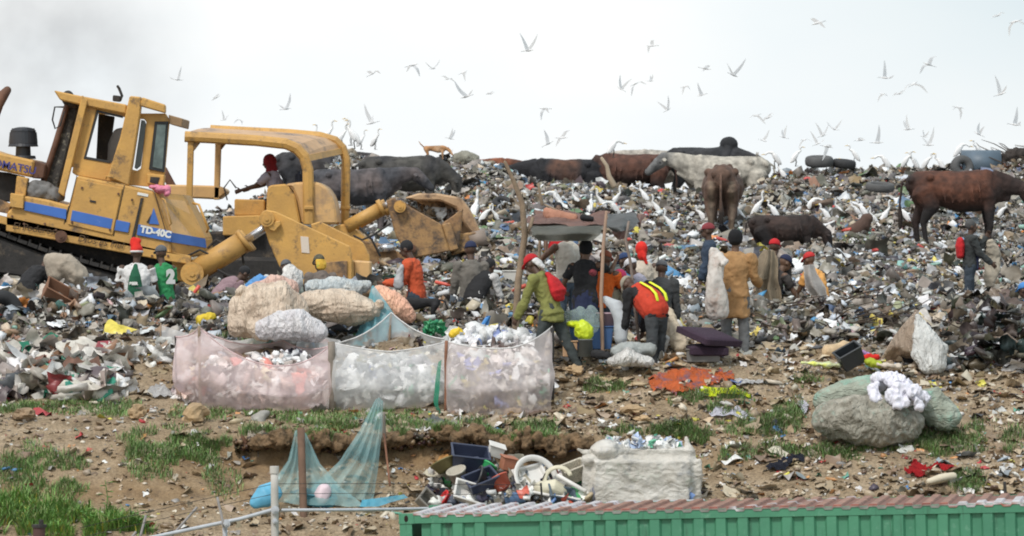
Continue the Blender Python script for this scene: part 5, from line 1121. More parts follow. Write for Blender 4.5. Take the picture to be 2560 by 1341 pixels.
_n = WINGM.node_tree.nodes; _l = WINGM.node_tree.links; _t = _n.new('ShaderNodeBsdfTranslucent'); _t.inputs[0].default_value = (.95, .95, .95, 1); _m = _n.new('ShaderNodeMixShader'); _m.inputs[0].default_value = .6
_n['Principled BSDF'].inputs['Base Color'].default_value = (.85, .85, .85, 1); _l.new(_n['Principled BSDF'].outputs[0], _m.inputs[1]); _l.new(_t.outputs[0], _m.inputs[2]); _l.new(_m.outputs[0], _n['Material Output'].inputs[0])
FPR = [flyer(i) for i in range(4)]
FL = [(1030,164,1.1),(1320,127,1.1),(1166,242,1.1),(930,185,1),(715,273,1),(930,308,1.1),(1082,172,.7),(1120,198,.7),(1158,182,.7),(1225,235,.6),(1362,272,.9),(1125,347,.7),(1370,360,.9),(1405,345,.9),(1553,223,.8),(1588,210,.8),
 (1630,115,1),(2045,58,1.1),(1763,172,1),(1833,188,1.1),(1626,203,.6),(1712,217,.7),(1755,238,.8),(1669,275,.9),(1892,289,.8),(1920,295,.8),(1908,352,.7),(1960,344,.7),(2010,350,.6),(2056,340,.8),(2087,324,.7),(2068,367,.9),(2150,351,.8),(2193,357,.9),
 (2271,324,.9),(2310,342,.6),(2447,336,.9),(2322,363,1),(2537,312,1),(2212,195,1.1),(2283,211,1.1),(2208,236,.7),(2248,235,.8),(2322,162,1.1),(2396,269,.9),(2501,236,1),(2537,55,1.1),(2494,40,.7),(2044,360,.8),(540,245,.8),(445,200,.7),(560,300,.6),(600,300,.6)]
colw = [(900, 'over the bulldozers'), (1180, 'above the tan dog'), (1450, 'above the shelter side of the ridge'), (1700, 'above the brown cows'), (1900, 'above the whitish cow'), (2120, 'above the left tyres on the skyline'), (2300, 'left of the chestnut cow, over the skyline'), (2600, 'over the chestnut cow')]
cnt = Counter()
for i_, (x, y, s) in enumerate(sorted(FL)):
    v = i_ % 4; o = FPR[v] if i_ < 4 else copy_tree(FPR[v]); d_ = 84+((i_*37) % 19)
    o.location = P(x, y, d_); o.scale = (s*.37,)*3; o.rotation_euler = (random.uniform(-.5, .5), random.uniform(-.4, .4), random.uniform(-.8, .8)+(math.pi if i_ % 3 == 0 else 0))
    cw = next(n_ for lim, n_ in colw if x < lim); cnt[cw] += 1
    high = 'high' if y < 150 else 'midway' if y < 260 else 'low'
    o['label'] = '%s flying egret, %s from the left %s' % (high, ordn[min(cnt[cw]-1, 11)], cw)

# ================================================================== tarpaulin shelter
WOOD = mat('weathered_wood', (.30, .22, .15), .85, .35, 6, .3, 25); WOODR = mat('reddish_post', (.26, .12, .07), .85, .35, 5, .3); TARP = mat('grey_tarpaulin', (.20, .20, .17), .6, .25, 3, .3, 10, col2=(.15, .155, .14)); BRNT = mat('brown_vinyl', (.34, .19, .15), .6, .25, 3, .2, col2=(.26, .17, .15))
o_ = path_tube('pole', [P(1288,825,66.6), P(1296,700,66.6), P(1312,590,66.6), P(1306,510,66.5), P(1285,455,66.5), P(1262,405,66.4)], [.05,.048,.045,.04,.032,.022], WOOD); tag(o_, 'tall crooked grey branch pole at the left of the tarpaulin shelter', 'pole', 'poles holding up the shelter')
b = bmesh.new(); tube(b, [P(1312,590,66.6), P(1326,565,66.65), P(1332,545,66.7)], [.035, .03, .022]); from_bm('fork', b, WOOD, o_, True)
tag(path_tube('pole', [P(1507,895,65.6), P(1503,740,65.65), P(1508,620,65.7), P(1516,530,65.7)], [.026,.026,.024,.02], mat('peeled_pole', (.42, .28, .2), .8, .3)), 'thin straight peeled pole in the middle, held by the person in the beanie', 'pole', 'poles holding up the shelter')
tag(path_tube('pole', [P(1598,858,65.9), P(1586,760,65.9), P(1577,660,65.9), P(1564,600,65.9), P(1572,555,65.9)], [.022,.022,.02,.02,.018], mat('grey_brown_pole', (.25, .2, .17), .8, .4, 8)), 'thin bent pole at the right end of the tarpaulin shelter', 'pole', 'poles holding up the shelter')
tag(pole('pole', P(1346,700,68.3), P(1350,590,68.3), .022, WOOD), 'short rear pole under the left half of the tarpaulin', 'pole', 'poles holding up the shelter')
tag(path_tube('branch', [P(1535,465,86), P(1522,440,86), P(1517,415,86), P(1504,396,86)], [.06,.045,.035,.03], mat('pale_branch', (.45, .36, .26), .8)), 'pale bent branch sticking up in front of the dark brown cow', 'branch')
tag(path_tube('branch', [P(1356,512,84), P(1350,485,84), P(1346,460,84)], [.03,.025,.02], WOOD), 'short thin stick standing on the slope above the shelter', 'branch')
drape('tarpaulin', [(1330,1506,556,67.4), (1328,1505,570,66.3), (1330,1497,590,66.1), (1345,1478,606,66.15)], TARP, 'grey tarpaulin hanging over the front edge of the shelter', 'tarpaulin', amp=.05, nf=1.3, fold=.12)
drape('tarpaulin', [(1522,1590,532,67.6), (1516,1596,550,66.7), (1512,1590,566,66.3), (1540,1576,578,66.2)], mat('slate_tarpaulin', (.19, .20, .20), .5, .25, 3), 'smaller slate grey tarpaulin at the right of the middle pole', 'tarpaulin', amp=.05, nf=1.2, fold=.1)
drape('vinyl_sheet', [(1345,1530,528,68.3), (1320,1520,545,67.6), (1318,1508,560,66.7)], BRNT, 'wrinkled brown vinyl sheet lying on top of the shelter', 'sheet', amp=.09, nf=2.2, fold=.1)
drape('vinyl_sheet', [(1590,1612,540,67.4), (1594,1612,556,67.0), (1596,1606,568,66.9)], BRNT, 'brown vinyl scrap hanging off the right end of the shelter', 'sheet', amp=.06, nf=1)
drape('vinyl_sheet', [(1525,1580,574,66.8), (1532,1566,590,66.7), (1545,1556,602,66.7)], mat('pinkish_vinyl', (.45, .28, .25), .6), 'pinkish vinyl flap under the slate tarpaulin', 'sheet', amp=.04, nf=1)
bm = bmesh.new(); tube(bm, [P(1362,530,67.5), P(1400,546,67.2), P(1440,545,67.1)], [(.07,.03), (.11,.045), (.05,.04)], side=(0,.3,1)); tag(fuse('carton', bm, .014, mat('brown_card', (.42, .20, .13), .8), None, 1, .015, 9), 'bent brown piece of cardboard on top of the shelter', 'cardboard')
bm = bmesh.new(); tube(bm, [P(1456,544,66.9), P(1480,548,66.9)], [(.05,.05), (.05,.04)]); tag(fuse('rolled_mat', bm, .012, BLK, None, 1), 'small black roll lying on the front of the shelter roof', 'roll')
tag(pole('branch', P(1362,512,67.8), P(1412,535,67.4), .014, WOOD), 'thin stick lying across the brown vinyl sheet', 'branch')
for a_ in ((1400,604,67.2), (1372,606,67.3)): pass
# ------------------------------------------------------------------ generic sacks
def sack(name, parts, m, label, cat='sack', amp=.034, fr=2.3, vox=.012, wr=(1.3, 1, .9), group=None, sm=2):
    bm = bmesh.new()
    for p_ in parts:
        if p_[0] == 'e': ell(bm, P(*p_[1]), p_[2], p_[3] if len(p_) > 3 else None)
        else: tube(bm, [P(*q) for q in p_[1]], p_[2], side=p_[3] if len(p_) > 3 else None, seg=14)
    return tag(fuse(name, bm, vox, m, None, sm, amp, fr, wrinkle=wr, seed=len(label)), label, cat, group)
def sack_mat(name, col, col2, spot=None, sp=.58, rough=.5, fold=(2.6, 1, .8), sc=2.6, bs=1):
    m = mat(name, col, rough, .3, sc, .35, 40, col2=col2, spot=spot, spotsc=2.4, spotp=sp)
    n = m.node_tree.nodes; l = m.node_tree.links; t = n.new('ShaderNodeTexCoord'); z = n.new('ShaderNodeTexNoise'); z.inputs['Scale'].default_value = 4.5; z.inputs['Detail'].default_value = 3; z.inputs['Distortion'].default_value = 1.2
    mpp = n.new('ShaderNodeMapping'); mpp.inputs['Scale'].default_value = fold; mpp.inputs['Rotation'].default_value = (0, .5, 0); l.new(t.outputs['Object'], mpp.inputs[0]); l.new(mpp.outputs[0], z.inputs['Vector']); a = n.new('ShaderNodeMath'); a.operation = 'SUBTRACT'; a.inputs[1].default_value = .5; l.new(z.outputs[0], a.inputs[0]); b_ = n.new('ShaderNodeMath'); b_.operation = 'ABSOLUTE'; l.new(a.outputs[0], b_.inputs[0])
    c = n.new('ShaderNodeBump'); c.inputs['Strength'].default_value = bs; c.inputs['Distance'].default_value = .10; l.new(b_.outputs[0], c.inputs['Height']); old = n['Principled BSDF'].inputs['Normal'].links[0].from_node; l.new(c.outputs[0], old.inputs['Normal'])
    return m
SBEI = sack_mat('beige_sack', (.68, .57, .45), (.46, .35, .26), (.74, .68, .60)); SPNK = sack_mat('pink_sack', (.66, .44, .36), (.42, .27, .22)); SWHT = sack_mat('white_sack', (.70, .69, .66), (.42, .40, .38)); SPCH = sack_mat('peach_sack', (.85, .48, .32), (.68, .36, .26), (.75, .56, .45)); SBLU = mat('blue_sack', (.10, .30, .62), .7, .25, 4, .3)
sack('sack', [('t', [(612,800,66.3), (650,775,66.3), (700,765,66.3), (735,790,66.4)], [(.3,.3), (.37,.42), (.35,.40), (.25,.3)]), ('t', [(625,765,66.2), (612,738,66.2), (604,728,66.2)], [.14,.05,.08]), ('t', [(660,800,65.95), (700,800,65.95), (730,820,65.95)], [(.1,.2), (.16,.26), (.12,.18)]), ('t', [(600,760,66.2), (598,820,66.15)], [.14,.16]), ('e', (655,815,66.1), (.22,.25,.2))], SBEI, 'big bulging brown beige sack standing left of the long sack', wr=(1,1,.7), fr=5)
sack('sack', [('t', [(640,745,66.9), (690,728,66.9), (728,732,66.9)], [(.18,.2), (.24,.24), (.15,.18)])], SPNK, 'pink sack lying on top of the brown beige sack', fr=5)
sack('sack', [('t', [(765,760,67.2), (820,762,67.2), (880,772,67.2), (930,778,67.2)], [(.3,.16), (.33,.23), (.33,.24), (.3,.15)], (0,1,0)), ('t', [(755,758,67.1), (738,748,67.1), (728,744,67.1)], [.1,.04,.08]), ('t', [(925,775,67.1), (940,768,67.1), (950,760,67.1)], [.1,.04,.08]), ('e', (850,775,67.1), (.33,.3,.19))], SBEI, 'long beige sack lying behind the nets', wr=(.6,1,2), fr=4)
sack('sack', [('t', [(775,722,67.8), (830,716,67.8), (890,722,67.8), (920,712,67.8)], [.1,.14,.13,.07])], sack_mat('pale_blue_sack', (.50, .55, .56), (.30, .34, .36), (.66, .66, .62), .5), 'pale bluish sack behind the long beige sack', fr=5)
sack('sack', [('t', [(735,695,68.6), (722,675,68.6)], [(.14,.14), (.1,.1)]), ('e', (728,705,68.5), (.16,.15,.16))], SWHT, 'small whitish sack above the pink sack', fr=6)
sack('bundle', [('t', [(625,720,67.8), (650,712,67.8), (685,716,67.8)], [.1,.15,.08])], SBLU, 'bright blue bundle behind the pink sack', 'bundle', fr=6)
sack('sack', [('t', [(655,825,65.6), (700,815,65.6), (750,812,65.6), (800,835,65.6)], [(.12,.13), (.22,.2), (.25,.22), (.14,.13)], (0,1,0))], sack_mat('clear_white_sack', (.72, .70, .70), (.50, .48, .50), (.55, .35, .33), .6, .45), 'dirty white plastic sack right behind the pink net', fr=6, amp=.035)
sack('sack', [('t', [(945,728,67.6), (970,750,67.6), (1000,775,67.6), (1025,795,67.6)], [(.1,.12), (.17,.17), (.17,.18), (.1,.1)])], SPCH, 'peach coloured sack wrapped at the left in light blue net', fr=5, amp=.02)
BNET = net_mat('aqua_net', (.25, .62, .72), .62); PNET = net_mat('pink_net', (.92, .76, .76), .50); WNET = net_mat('white_net', (.92, .92, .92), .50); WNET2 = net_mat('pinkish_white_net', (.90, .82, .81), .47)
def cloth_sheet(name, rows, m, label, cat, nu=30, nv=18, fold=.03, nf=4, thick=.0, amp=.02, parent=None, group=None):
    """rows: list of polylines (same count) top to bottom, each point (px,py,d)"""
    b = bmesh.new(); G = []; nc = len(rows[0])
    for i in range(nv+1):
        t = i/nv*(len(rows)-1); a = min(int(t), len(rows)-2); u_ = t-a; row = []
        for j_ in range(nu+1):
            s = j_/nu*(nc-1); c = min(int(s), nc-2); w_ = s-c
            pr = []
            for R_ in (rows[a], rows[a+1]):
                p0 = R_[c]; p1 = R_[c+1]; pr.append([p0[q]*(1-w_)+p1[q]*w_ for q in range(3)])
            q_ = [pr[0][q]*(1-u_)+pr[1][q]*u_ for q in range(3)]; p_ = P(*q_)
            p_ += Vector((0, fold*math.sin(j_/nu*nf*6.28+i*.15), 0))*min(1, .25+i/nv)
            p_ += Vector((noise.noise(p_*3), noise.noise(p_*3+Vector((9, 0, 0))), noise.noise(p_*2.5+Vector((0, 7, 0)))))*amp*(.2+i/nv)
            row.append(b.verts.new(p_))
        G.append(row)
    for x_, y_ in zip(G, G[1:]):
        for k_ in range(nu): b.faces.new((x_[k_], x_[k_+1], y_[k_+1], y_[k_]))
    if thick: bmesh.ops.solidify(b, geom=b.faces[:], thickness=thick)
    o = from_bm(name, b, m, parent, True)
    return tag(o, label, cat, group) if not parent else o
def sag(a, b_, n_=6, drop_=20, out=0):
    """points of a slack edge between two post tops"""
    return [tuple(a[q]*(1-t)+b_[q]*t+(drop_*4*t*(1-t) if q == 1 else 0)-(out*4*t*(1-t) if q == 2 else 0) for q in range(3)) for t in [i/n_ for i in range(n_+1)]]
def bin_net(name, edges, m, label, bot, bulge=.35, group='net pens full of plastic'):
    top = []
    for e in edges: top += sag(*e) if not top else sag(*e)[1:]
    n_ = len(top); mid = []; low = []
    cx_ = sum(p_[0] for p_ in top)/n_; cd_ = sum(p_[2] for p_ in top)/n_
    for p_ in top:
        front = p_[2] < cd_
        by = bot if front else bot-95
        mid.append((p_[0]+(p_[0]-cx_)*.04, (p_[1]+by)/2+20, p_[2]+(-bulge if front else bulge*.3)))
        low.append((p_[0]*.96+cx_*.04, by, p_[2]+(-.06 if front else .06)))
    o = cloth_sheet(name, [top, [tuple((a[q]+b_[q])/2 for q in range(3)) for a, b_ in zip(top, mid)], mid, low], m, label, 'net', nu=90, nv=20, fold=.012, nf=14, amp=.05, group=group)
    path_tube('hem', [P(*p_) for p_ in top], .010, MATS['white_cloth'] if 'white net' in label else cloth('hem_pink', (.70, .52, .52)), o); return o
# pink pen
bin_net('net', [((822,868,64.6), (705,915,64.35), 6, 12), ((705,915,64.35), (498,818,64.5), 8, 26), ((498,822,64.5), (438,842,64.9), 4, 8), ((438,842,64.9), (505,826,66.2), 4, 14), ((505,826,66.2), (708,852,66.3), 6, 22), ((708,852,66.3), (822,866,65.2), 6, 14)], PNET,
        'pale pink net pen filled with plastic, leftmost of the three', 1024)
bin_net('net', [((1112,856,64.8), (975,880,64.5), 6, 3), ((975,880,64.5), (835,858,64.6), 6, 3), ((835,862,64.6), (842,860,66.4), 3, 2), ((842,856,66.4), (978,782,66.8), 6, 16), ((978,782,66.8), (1110,848,66.4), 6, 14)], WNET, 'white net pen filled with plastic, middle one of the three', 1030)
bin_net('net', [((1380,818,64.5), (1280,870,64.2), 6, 8), ((1280,870,64.2), (1118,854,64.4), 6, 8), ((1118,856,64.4), (1112,855,66.0), 3, 2), ((1112,855,66.0), (1374,832,66.2), 6, 20)], WNET2, 'pinkish white net pen filled with plastic, rightmost of the three', 1040)
# rear net wall
cloth_sheet('net', [sag((403,812,66.6), (600,852,66.9), 5, 10)+sag((600,852,66.9), (725,786,66.9), 5, 12)[1:]+sag((725,786,66.9), (850,850,66.9), 5, 14)[1:], [(p_[0]+8, 1000-(p_[0]-403)*.25, 66.5) for p_ in sag((403,812,66.6), (600,852,66.9), 5, 10)+sag((600,852,66.9), (725,786,66.9), 5, 12)[1:]+sag((725,786,66.9), (850,850,66.9), 5, 14)[1:]]],
            WNET, 'white net strung behind the pink pen from its far left stake', 'net', nu=60)
# aqua net peak behind
cloth_sheet('net', [sag((838,862,67.1), (930,714,67.3), 5, 60)+[(935,715,67.3)]+sag((945,716,67.3), (1060,838,67.0), 5, 30)[1:], [(850,868,66.9),(865,870,66.9),(880,872,66.9),(900,872,66.9),(920,872,66.8),(935,872,66.8),(950,872,66.8),(965,872,66.8),(990,870,66.8),(1015,868,66.8),(1040,866,66.8),(1062,862,66.8)]],
            BNET, 'light blue net hung to a peak beside the peach sack', 'net', nu=40, fold=.06, nf=7)
STK = [((498,815,64.45), (502,1022,64.45), .02, 'thin brown stake at the left front of the pink net pen', WOOD), ((828,855,64.5), (831,1024,64.45), .05, 'thick grey wooden post between the pink and white net pens', mat('grey_board', (.27, .23, .19), .85, .3, 6)), ((438,840,64.9), (441,1000,64.9), .012, 'dark thin stake at the far left corner of the pink pen', DARK),
       ((402,808,66.6), (400,995,66.5), .012, 'thin brown stake left of all the nets', WOOD), ((725,786,66.9), (724,900,66.85), .016, 'thin stake behind the pink net pen', WOOD), ((978,787,66.85), (968,905,66.8), .016, 'thin stake at the peak of the middle net pen', WOOD),
       ((1116,852,64.35), (1113,1035,64.3), .022, 'dark brown stake between the white and the right net pens', WOODR), ((1380,820,64.5), (1379,1000,64.35), .032, 'dark stake at the right front of the right net pen', DARK), ((708,850,66.35), (706,930,66.3), .012, 'short stake at the rear peak of the pink net', WOOD)]
for a, c, r_, lb, m_ in STK: tag(pole('stake', P(*a), P(*c), r_, m_, wob=.008), lb, 'stake', 'stakes of the net pens')
# plastic inside the pens
plast_m = attr_mat('film_plastic', .38, .1, 12, .2, 20)
def heap(name, px0, px1, pytop, pybot, d0, d1, nn, cols, lo, hi, label):
    n_ = nn; X0 = P(px0, 0, d0).x; X1 = P(px1, 0, d0).x; zt = P(0, pytop, d0).z; zb = P(0, pybot, d0).z
    u_ = rng.uniform(-1, 1, n_); v_ = rng.uniform(-1, 1, n_); w_ = np.sqrt(rng.uniform(0, 1, n_))
    hh = np.maximum(.12, 1-.45*u_**4)*np.maximum(.25, 1-.4*v_**2)
    pts = np.stack([(X0+X1)/2+u_*(X1-X0)/2, (d0+d1)/2+v_*(d1-d0)/2, zb+(zt-zb)*w_*hh*rng.uniform(.9, 1.05, n_)], -1)
    scatter(name, pts, rng.uniform(lo, hi, n_), palette(cols, n_), plast_m, 1.2, [lump(2, .42, (1, .7, .45)) for _ in range(6)]+[sheet(6, .3) for _ in range(6)]+[rod()], [2]*6+[3]*6+[1.5], label=label)
CP = [(9, (.86, .80, .77)), (4, (.76, .66, .62)), (3, (.62, .46, .40)), (2, (.85, .84, .84)), (1.2, (.35, .30, .30)), (.4, (.7, .25, .2)), (.4, (.35, .38, .5)), (.7, (.8, .7, .5))]
CW_ = [(9, (.82, .81, .78)), (4, (.66, .65, .62)), (2, (.5, .5, .5)), (1.3, (.22, .23, .25)), (.5, (.25, .5, .35)), (.6, (.75, .65, .4)), (.3, (.2, .25, .5))]
CR = [(6, (.78, .72, .68)), (3, (.6, .56, .54)), (3, (.3, .28, .29)), (2, (.84, .83, .82)), (.6, (.2, .55, .35)), (.6, (.35, .38, .7)), (.7, (.75, .62, .25))]
heap('plastic_film', 446, 815, 905, 1024, 64.6, 65.8, 900, CP, .12, .28, 'pinkish plastic film and bags inside the left net pen')
heap('plastic_film', 842, 1098, 905, 1026, 64.65, 66.2, 800, CW_, .12, .3, 'white plastic bags and film inside the middle net pen')
heap('plastic_film', 1122, 1368, 880, 1036, 64.5, 65.8, 800, CR, .12, .3, 'mixed pale plastic inside the right net pen')
heap('plastic_film', 1130, 1330, 835, 870, 66.1, 67.0, 220, [(9, (.85, .86, .87)), (2, (.7, .75, .8)), (.5, (.3, .4, .7))], .12, .3, 'white plastic film heaped behind the right net pen')
heap('plastic_film', 640, 770, 880, 930, 65.0, 65.6, 60, [(3, (.85, .86, .87)), (2, (.03, .03, .04))], .1, .16, 'white and black plastic on top of the left pen')
# green net edge on the right pen
cloth_sheet('net', [[(1096,905,64.5), (1104,900,64.4)], [(1086,960,64.4), (1098,965,64.3)], [(1084,1005,64.35), (1096,1010,64.25)], [(1096,1035,64.3), (1106,1038,64.25)]], net_mat('green_net', (.05, .32, .2), .8), 'strip of dark green net at the left edge of the right pen', 'net', nu=6, nv=14)

# ------------------------------------------------------------------ things under the shelter
def bucket(name, px, py, d, r0, r1, h, m, label, cat, tilt=0, az=0, open_=True, wall=.012, rim=True):
    b = bmesh.new(); sg = 24; c = P(px, py, d)
    prof = [(r0*.96, 0), (r0, .01), (r1, h)]+([(r1+.012, h), (r1+.012, h-.015)] if rim else [])+([(r1-wall, h), (r0-wall, .02)] if open_ else [])
    if rim: prof = [(r0, 0), (r1, h-.02), (r1+.014, h-.02), (r1+.014, h), (r1-wall, h), (r0-wall, .02)]
    R_ = [[b.verts.new((r_*math.cos(k*6.2832/sg), r_*math.sin(k*6.2832/sg), z)) for k in range(sg)] for r_, z in prof]
    for a, e in zip(R_, R_[1:]):
        for k in range(sg): b.faces.new((a[k], a[(k+1) % sg], e[(k+1) % sg], e[k]))
    b.faces.new(R_[0][::-1]); b.faces.new(R_[-1])
    bmesh.ops.transform(b, matrix=Matrix.Translation(c) @ Matrix.Rotation(az, 4, 'Z') @ Matrix.Rotation(tilt, 4, 'Y'), verts=b.verts[:])
    return tag(from_bm(name, b, m, None, True), label, cat)
def crate(name, px, py, d, sx, sy, sz, m, label, cat, rot=(0, 0, 0), wall=.015, open_=True, taper=.9):
    b = bmesh.new(); c = P(px, py, d)
    def ring(x, y, z): return [b.verts.new(v) for v in ((-x, -y, z), (x, -y, z), (x, y, z), (-x, y, z))]
    prof = [(sx/2*taper, sy/2*taper, 0), (sx/2, sy/2, sz), (sx/2+.015, sy/2+.015, sz), (sx/2+.015, sy/2+.015, sz+.02)]+([(sx/2-wall, sy/2-wall, sz+.02), (sx/2*taper-wall, sy/2*taper-wall, wall)] if open_ else [])
    R_ = [ring(*p_) for p_ in prof]
    for a, e in zip(R_, R_[1:]):
        for k in range(4): b.faces.new((a[k], a[(k+1) % 4], e[(k+1) % 4], e[k]))
    b.faces.new(R_[0][::-1]); b.faces.new(R_[-1])
    bmesh.ops.recalc_face_normals(b, faces=b.faces); bmesh.ops.bevel(b, geom=b.edges[:], offset=.008, segments=1, affect='EDGES', clamp_overlap=True)
    from mathutils import Euler
    bmesh.ops.transform(b, matrix=Matrix.Translation(c) @ Euler(rot).to_matrix().to_4x4(), verts=b.verts[:])
    return tag(from_bm(name, b, m), label, cat)
PBLU = mat('blue_plastic', (.05, .12, .28), .45, .2, 4); PMAU = mat('mauve_plastic', (.38, .26, .30), .5, .15); PNAV = mat('navy_plastic', (.04, .05, .09), .4, .25, 4); PWH = mat('white_plastic', (.72, .70, .66), .45, .15, 5)
crate('bin', 1478, 873, 65.9, .6, .4, .3, PBLU, 'dark blue plastic bin standing under the shelter', 'bin')
bucket('bucket', 1521, 822, 65.85, .13, .16, .22, PMAU, 'mauve plastic bucket standing on the blue bin', 'bucket')
bucket('stool', 1464, 892, 65.35, .11, .09, .24, mat('grey_bark', (.16, .17, .16), .8), 'short grey stump used as a stool in front of the blue bin', 'stool', open_=False)
sack('foam_bag', [('t', [(1512,748,65.75), (1538,765,65.7), (1553,800,65.65), (1552,850,65.6)], [(.05,.06), (.10,.1), (.11,.11), (.08,.1)])], net_mat('bubble_wrap', (.78, .82, .85), .85), 'curved white translucent bag leaning on the middle pole', 'plastic bag', .02)
sack('sack', [('t', [(1540,880,65.3), (1580,872,65.3), (1630,874,65.3)], [(.1,.09), (.12,.1), (.09,.08)])], mat('grey_sack', (.33, .35, .34), .8, .3), 'grey sack lying at the foot of the bent pole', fr=6)
sack('sack', [('t', [(1528,905,65.0), (1570,893,65.0), (1625,908,65.0)], [(.1,.06), (.2,.12), (.1,.06)])], SWHT, 'flat whitish sack lying in front of the middle pole', fr=6)
sack('sack', [('t', [(1625,872,65.7), (1650,862,65.7), (1662,848,65.7)], [.09,.12,.06])], SWHT, 'small whitish sack right of the bent pole', fr=6)
sack('sack', [('t', [(1672,778,66.0), (1678,815,65.9), (1696,850,65.8), (1705,870,65.75)], [(.07,.06), (.12,.1), (.13,.11), (.1,.09)])], mat('cream_sack', (.56, .48, .36), .8, .3, 4, spot=(.5, .2, .15), spotsc=6, spotp=.62), 'cream sack with reddish print leaning behind the cushions', fr=6)
crate('box', 1757, 905, 65.3, .44, .35, .16, mat('grey_foam', (.17, .16, .15), .9, .2), 'low grey box under the two cushions', 'box', open_=False, taper=1)
CUSH = mat('purple_tweed', (.045, .025, .045), .95, .4, 40, .3, 60)
def cushion(px, py, d, sx, sy, sz, rot, label):
    b = bmesh.new(); bmesh.ops.create_cube(b, size=1); bmesh.ops.subdivide_edges(b, edges=b.edges[:], cuts=7, use_grid_fill=True)
    for v in b.verts:
        e = max(abs(v.co.x), abs(v.co.y))*2; v.co.z *= 1-.45*e**4; v.co = Vector((v.co.x*sx*(1+.06*e), v.co.y*sy*(1+.06*e), v.co.z*sz))
    from mathutils import Euler
    bmesh.ops.transform(b, matrix=Matrix.Translation(P(px, py, d)) @ Euler(rot).to_matrix().to_4x4(), verts=b.verts[:])
    return tag(from_bm('cushion', b, CUSH, None, True), label, 'cushion', 'two dark purple cushions')
cushion(1768, 876, 65.3, .50, .42, .17, (.05, .02, .1), 'dark purple cushion, lower of the two, on the grey box')
cushion(1773, 842, 65.3, .62, .6, .15, (.28, .05, .72), 'dark purple cushion, upper of the two, turned cornerwise')
bm = bmesh.new(); ell(bm, P(1690,820,66.2), (.1,.05,.12)); tag(fuse('plastic_jug', bm, .012, PWH, None, 1, .01), 'white plastic jug on top of the cream sack', 'jug')
crate('carton', 1425, 892, 65.5, .2, .2, .2, mat('carton_brown', (.45, .28, .16), .85), 'small brown carton at the feet of the person in olive', 'carton', open_=False, taper=1)
crate('carton', 1280, 730, 71.5, .28, .22, .3, mat('white_carton', (.62, .60, .55), .85), 'pale carton behind the crooked branch pole', 'carton', open_=False, taper=1)
bm = bmesh.new(); tube(bm, [P(1484,885,65.2), P(1520,890,65.1)], [.06,.055]); tag(fuse('shoe_pile', bm, .014, BLK, None, 1, .02, 9), 'black bag lying at the foot of the middle pole', 'plastic bag')

# ------------------------------------------------------------------ tent-like sacks and things at the right
cloth_sheet('sack', [[(2283,782,66.3), (2290,778,66.2), (2296,782,66.3)], [(2255,815,66.1), (2288,815,65.9), (2330,830,66.0)], [(2225,860,66.0), (2282,885,65.6), (2378,895,65.9)], [(2200,897,66.2), (2240,902,66.4), (2290,905,66.3)]], SBEI, 'beige sacking hung like a tent, open side to the left', 'sack', thick=.02, amp=.04)
sack('sack', [('t', [(2293,790,65.75), (2305,830,65.65), (2325,880,65.5), (2336,920,65.4)], [(.03,.03), (.13,.08), (.26,.14), (.17,.12)], (1,0,0))], sack_mat('white_speckled_sack', (.58, .58, .56), (.40, .40, .38), (.30, .29, .27), .6), 'white woven sack leaning on the beige tent-like sacking', fr=5, amp=.03)
def tyre(px, py, d, R_, r_, rot, label, m=RUB):
    b = bmesh.new(); n1, n2 = 32, 12; G = []
    for i in range(n1):
        t = i/n1*6.28318; row = []
        for j_ in range(n2):
            q = j_/n2*6.28318; row.append(b.verts.new(((R_-r_+r_*.8*math.cos(q))*math.cos(t), (R_-r_+r_*.8*math.cos(q))*math.sin(t), r_*1.0*math.copysign(abs(math.sin(q))**.7, math.sin(q)))))
        G.append(row)
    for i in range(n1):
        for j_ in range(n2): b.faces.new((G[i][j_], G[(i+1) % n1][j_], G[(i+1) % n1][(j_+1) % n2], G[i][(j_+1) % n2]))
    from mathutils import Euler
    bmesh.ops.transform(b, matrix=Matrix.Translation(P(px, py, d)) @ Euler(rot).to_matrix().to_4x4(), verts=b.verts[:]); bmesh.ops.recalc_face_normals(b, faces=b.faces)
    return tag(from_bm('tyre', b, m, None, True), label, 'tyre', 'old tyres on the tip')
GRT = mat('dusty_rubber', (.10, .10, .10), .85, .3, 5)
tyre(2272, 885, 66.2, .2, .07, (1.2, .2, .3), 'black tyre half inside the tent-like sacking'); tyre(2420, 905, 66.3, .24, .08, (.3, .1, 0), 'tyre lying flat right of the white woven sack', GRT)
tyre(2048, 404, 99.2, .32, .11, (.12, 0, 0), 'large grey tyre lying flat on the skyline, left one', GRT); tyre(2110, 410, 99.4, .27, .09, (.1, .1, 0), 'black tyre lying flat on the skyline beside the larger grey tyre')
tyre(2405, 418, 99.0, .27, .11, (1.35, 0, .3), 'upright grey tyre on the skyline beside the blue drum', GRT); tyre(5, 780, 68.6, .34, .12, (1.3, 0, .5), 'tyre cut off by the left edge at the foot of the heap')
tyre(1255, 508, 88.5, .2, .07, (.5, 0, 0), 'small dark tyre on the slope above the left of the shelter'); tyre(1700, 400, 99.5, .2, .06, (.3, 0, 0), 'x') if False else None
tyre(2200, 468, 92.5, .3, .08, (.15, .05, 0), 'flat grey tyre on the upper slope left of the chestnut cow', GRT)
b = bmesh.new(); bmesh.ops.create_cone(b, cap_ends=True, segments=28, radius1=.3, radius2=.3, depth=.8, matrix=Matrix.Translation(P(2452,412,99.3)) @ Matrix.Rotation(math.pi/2, 4, 'Y')); tag(from_bm('drum', b, mat('slate_blue_drum', (.10, .14, .18), .5), None, True), 'slate blue drum lying on the skyline above the chestnut cow', 'drum')
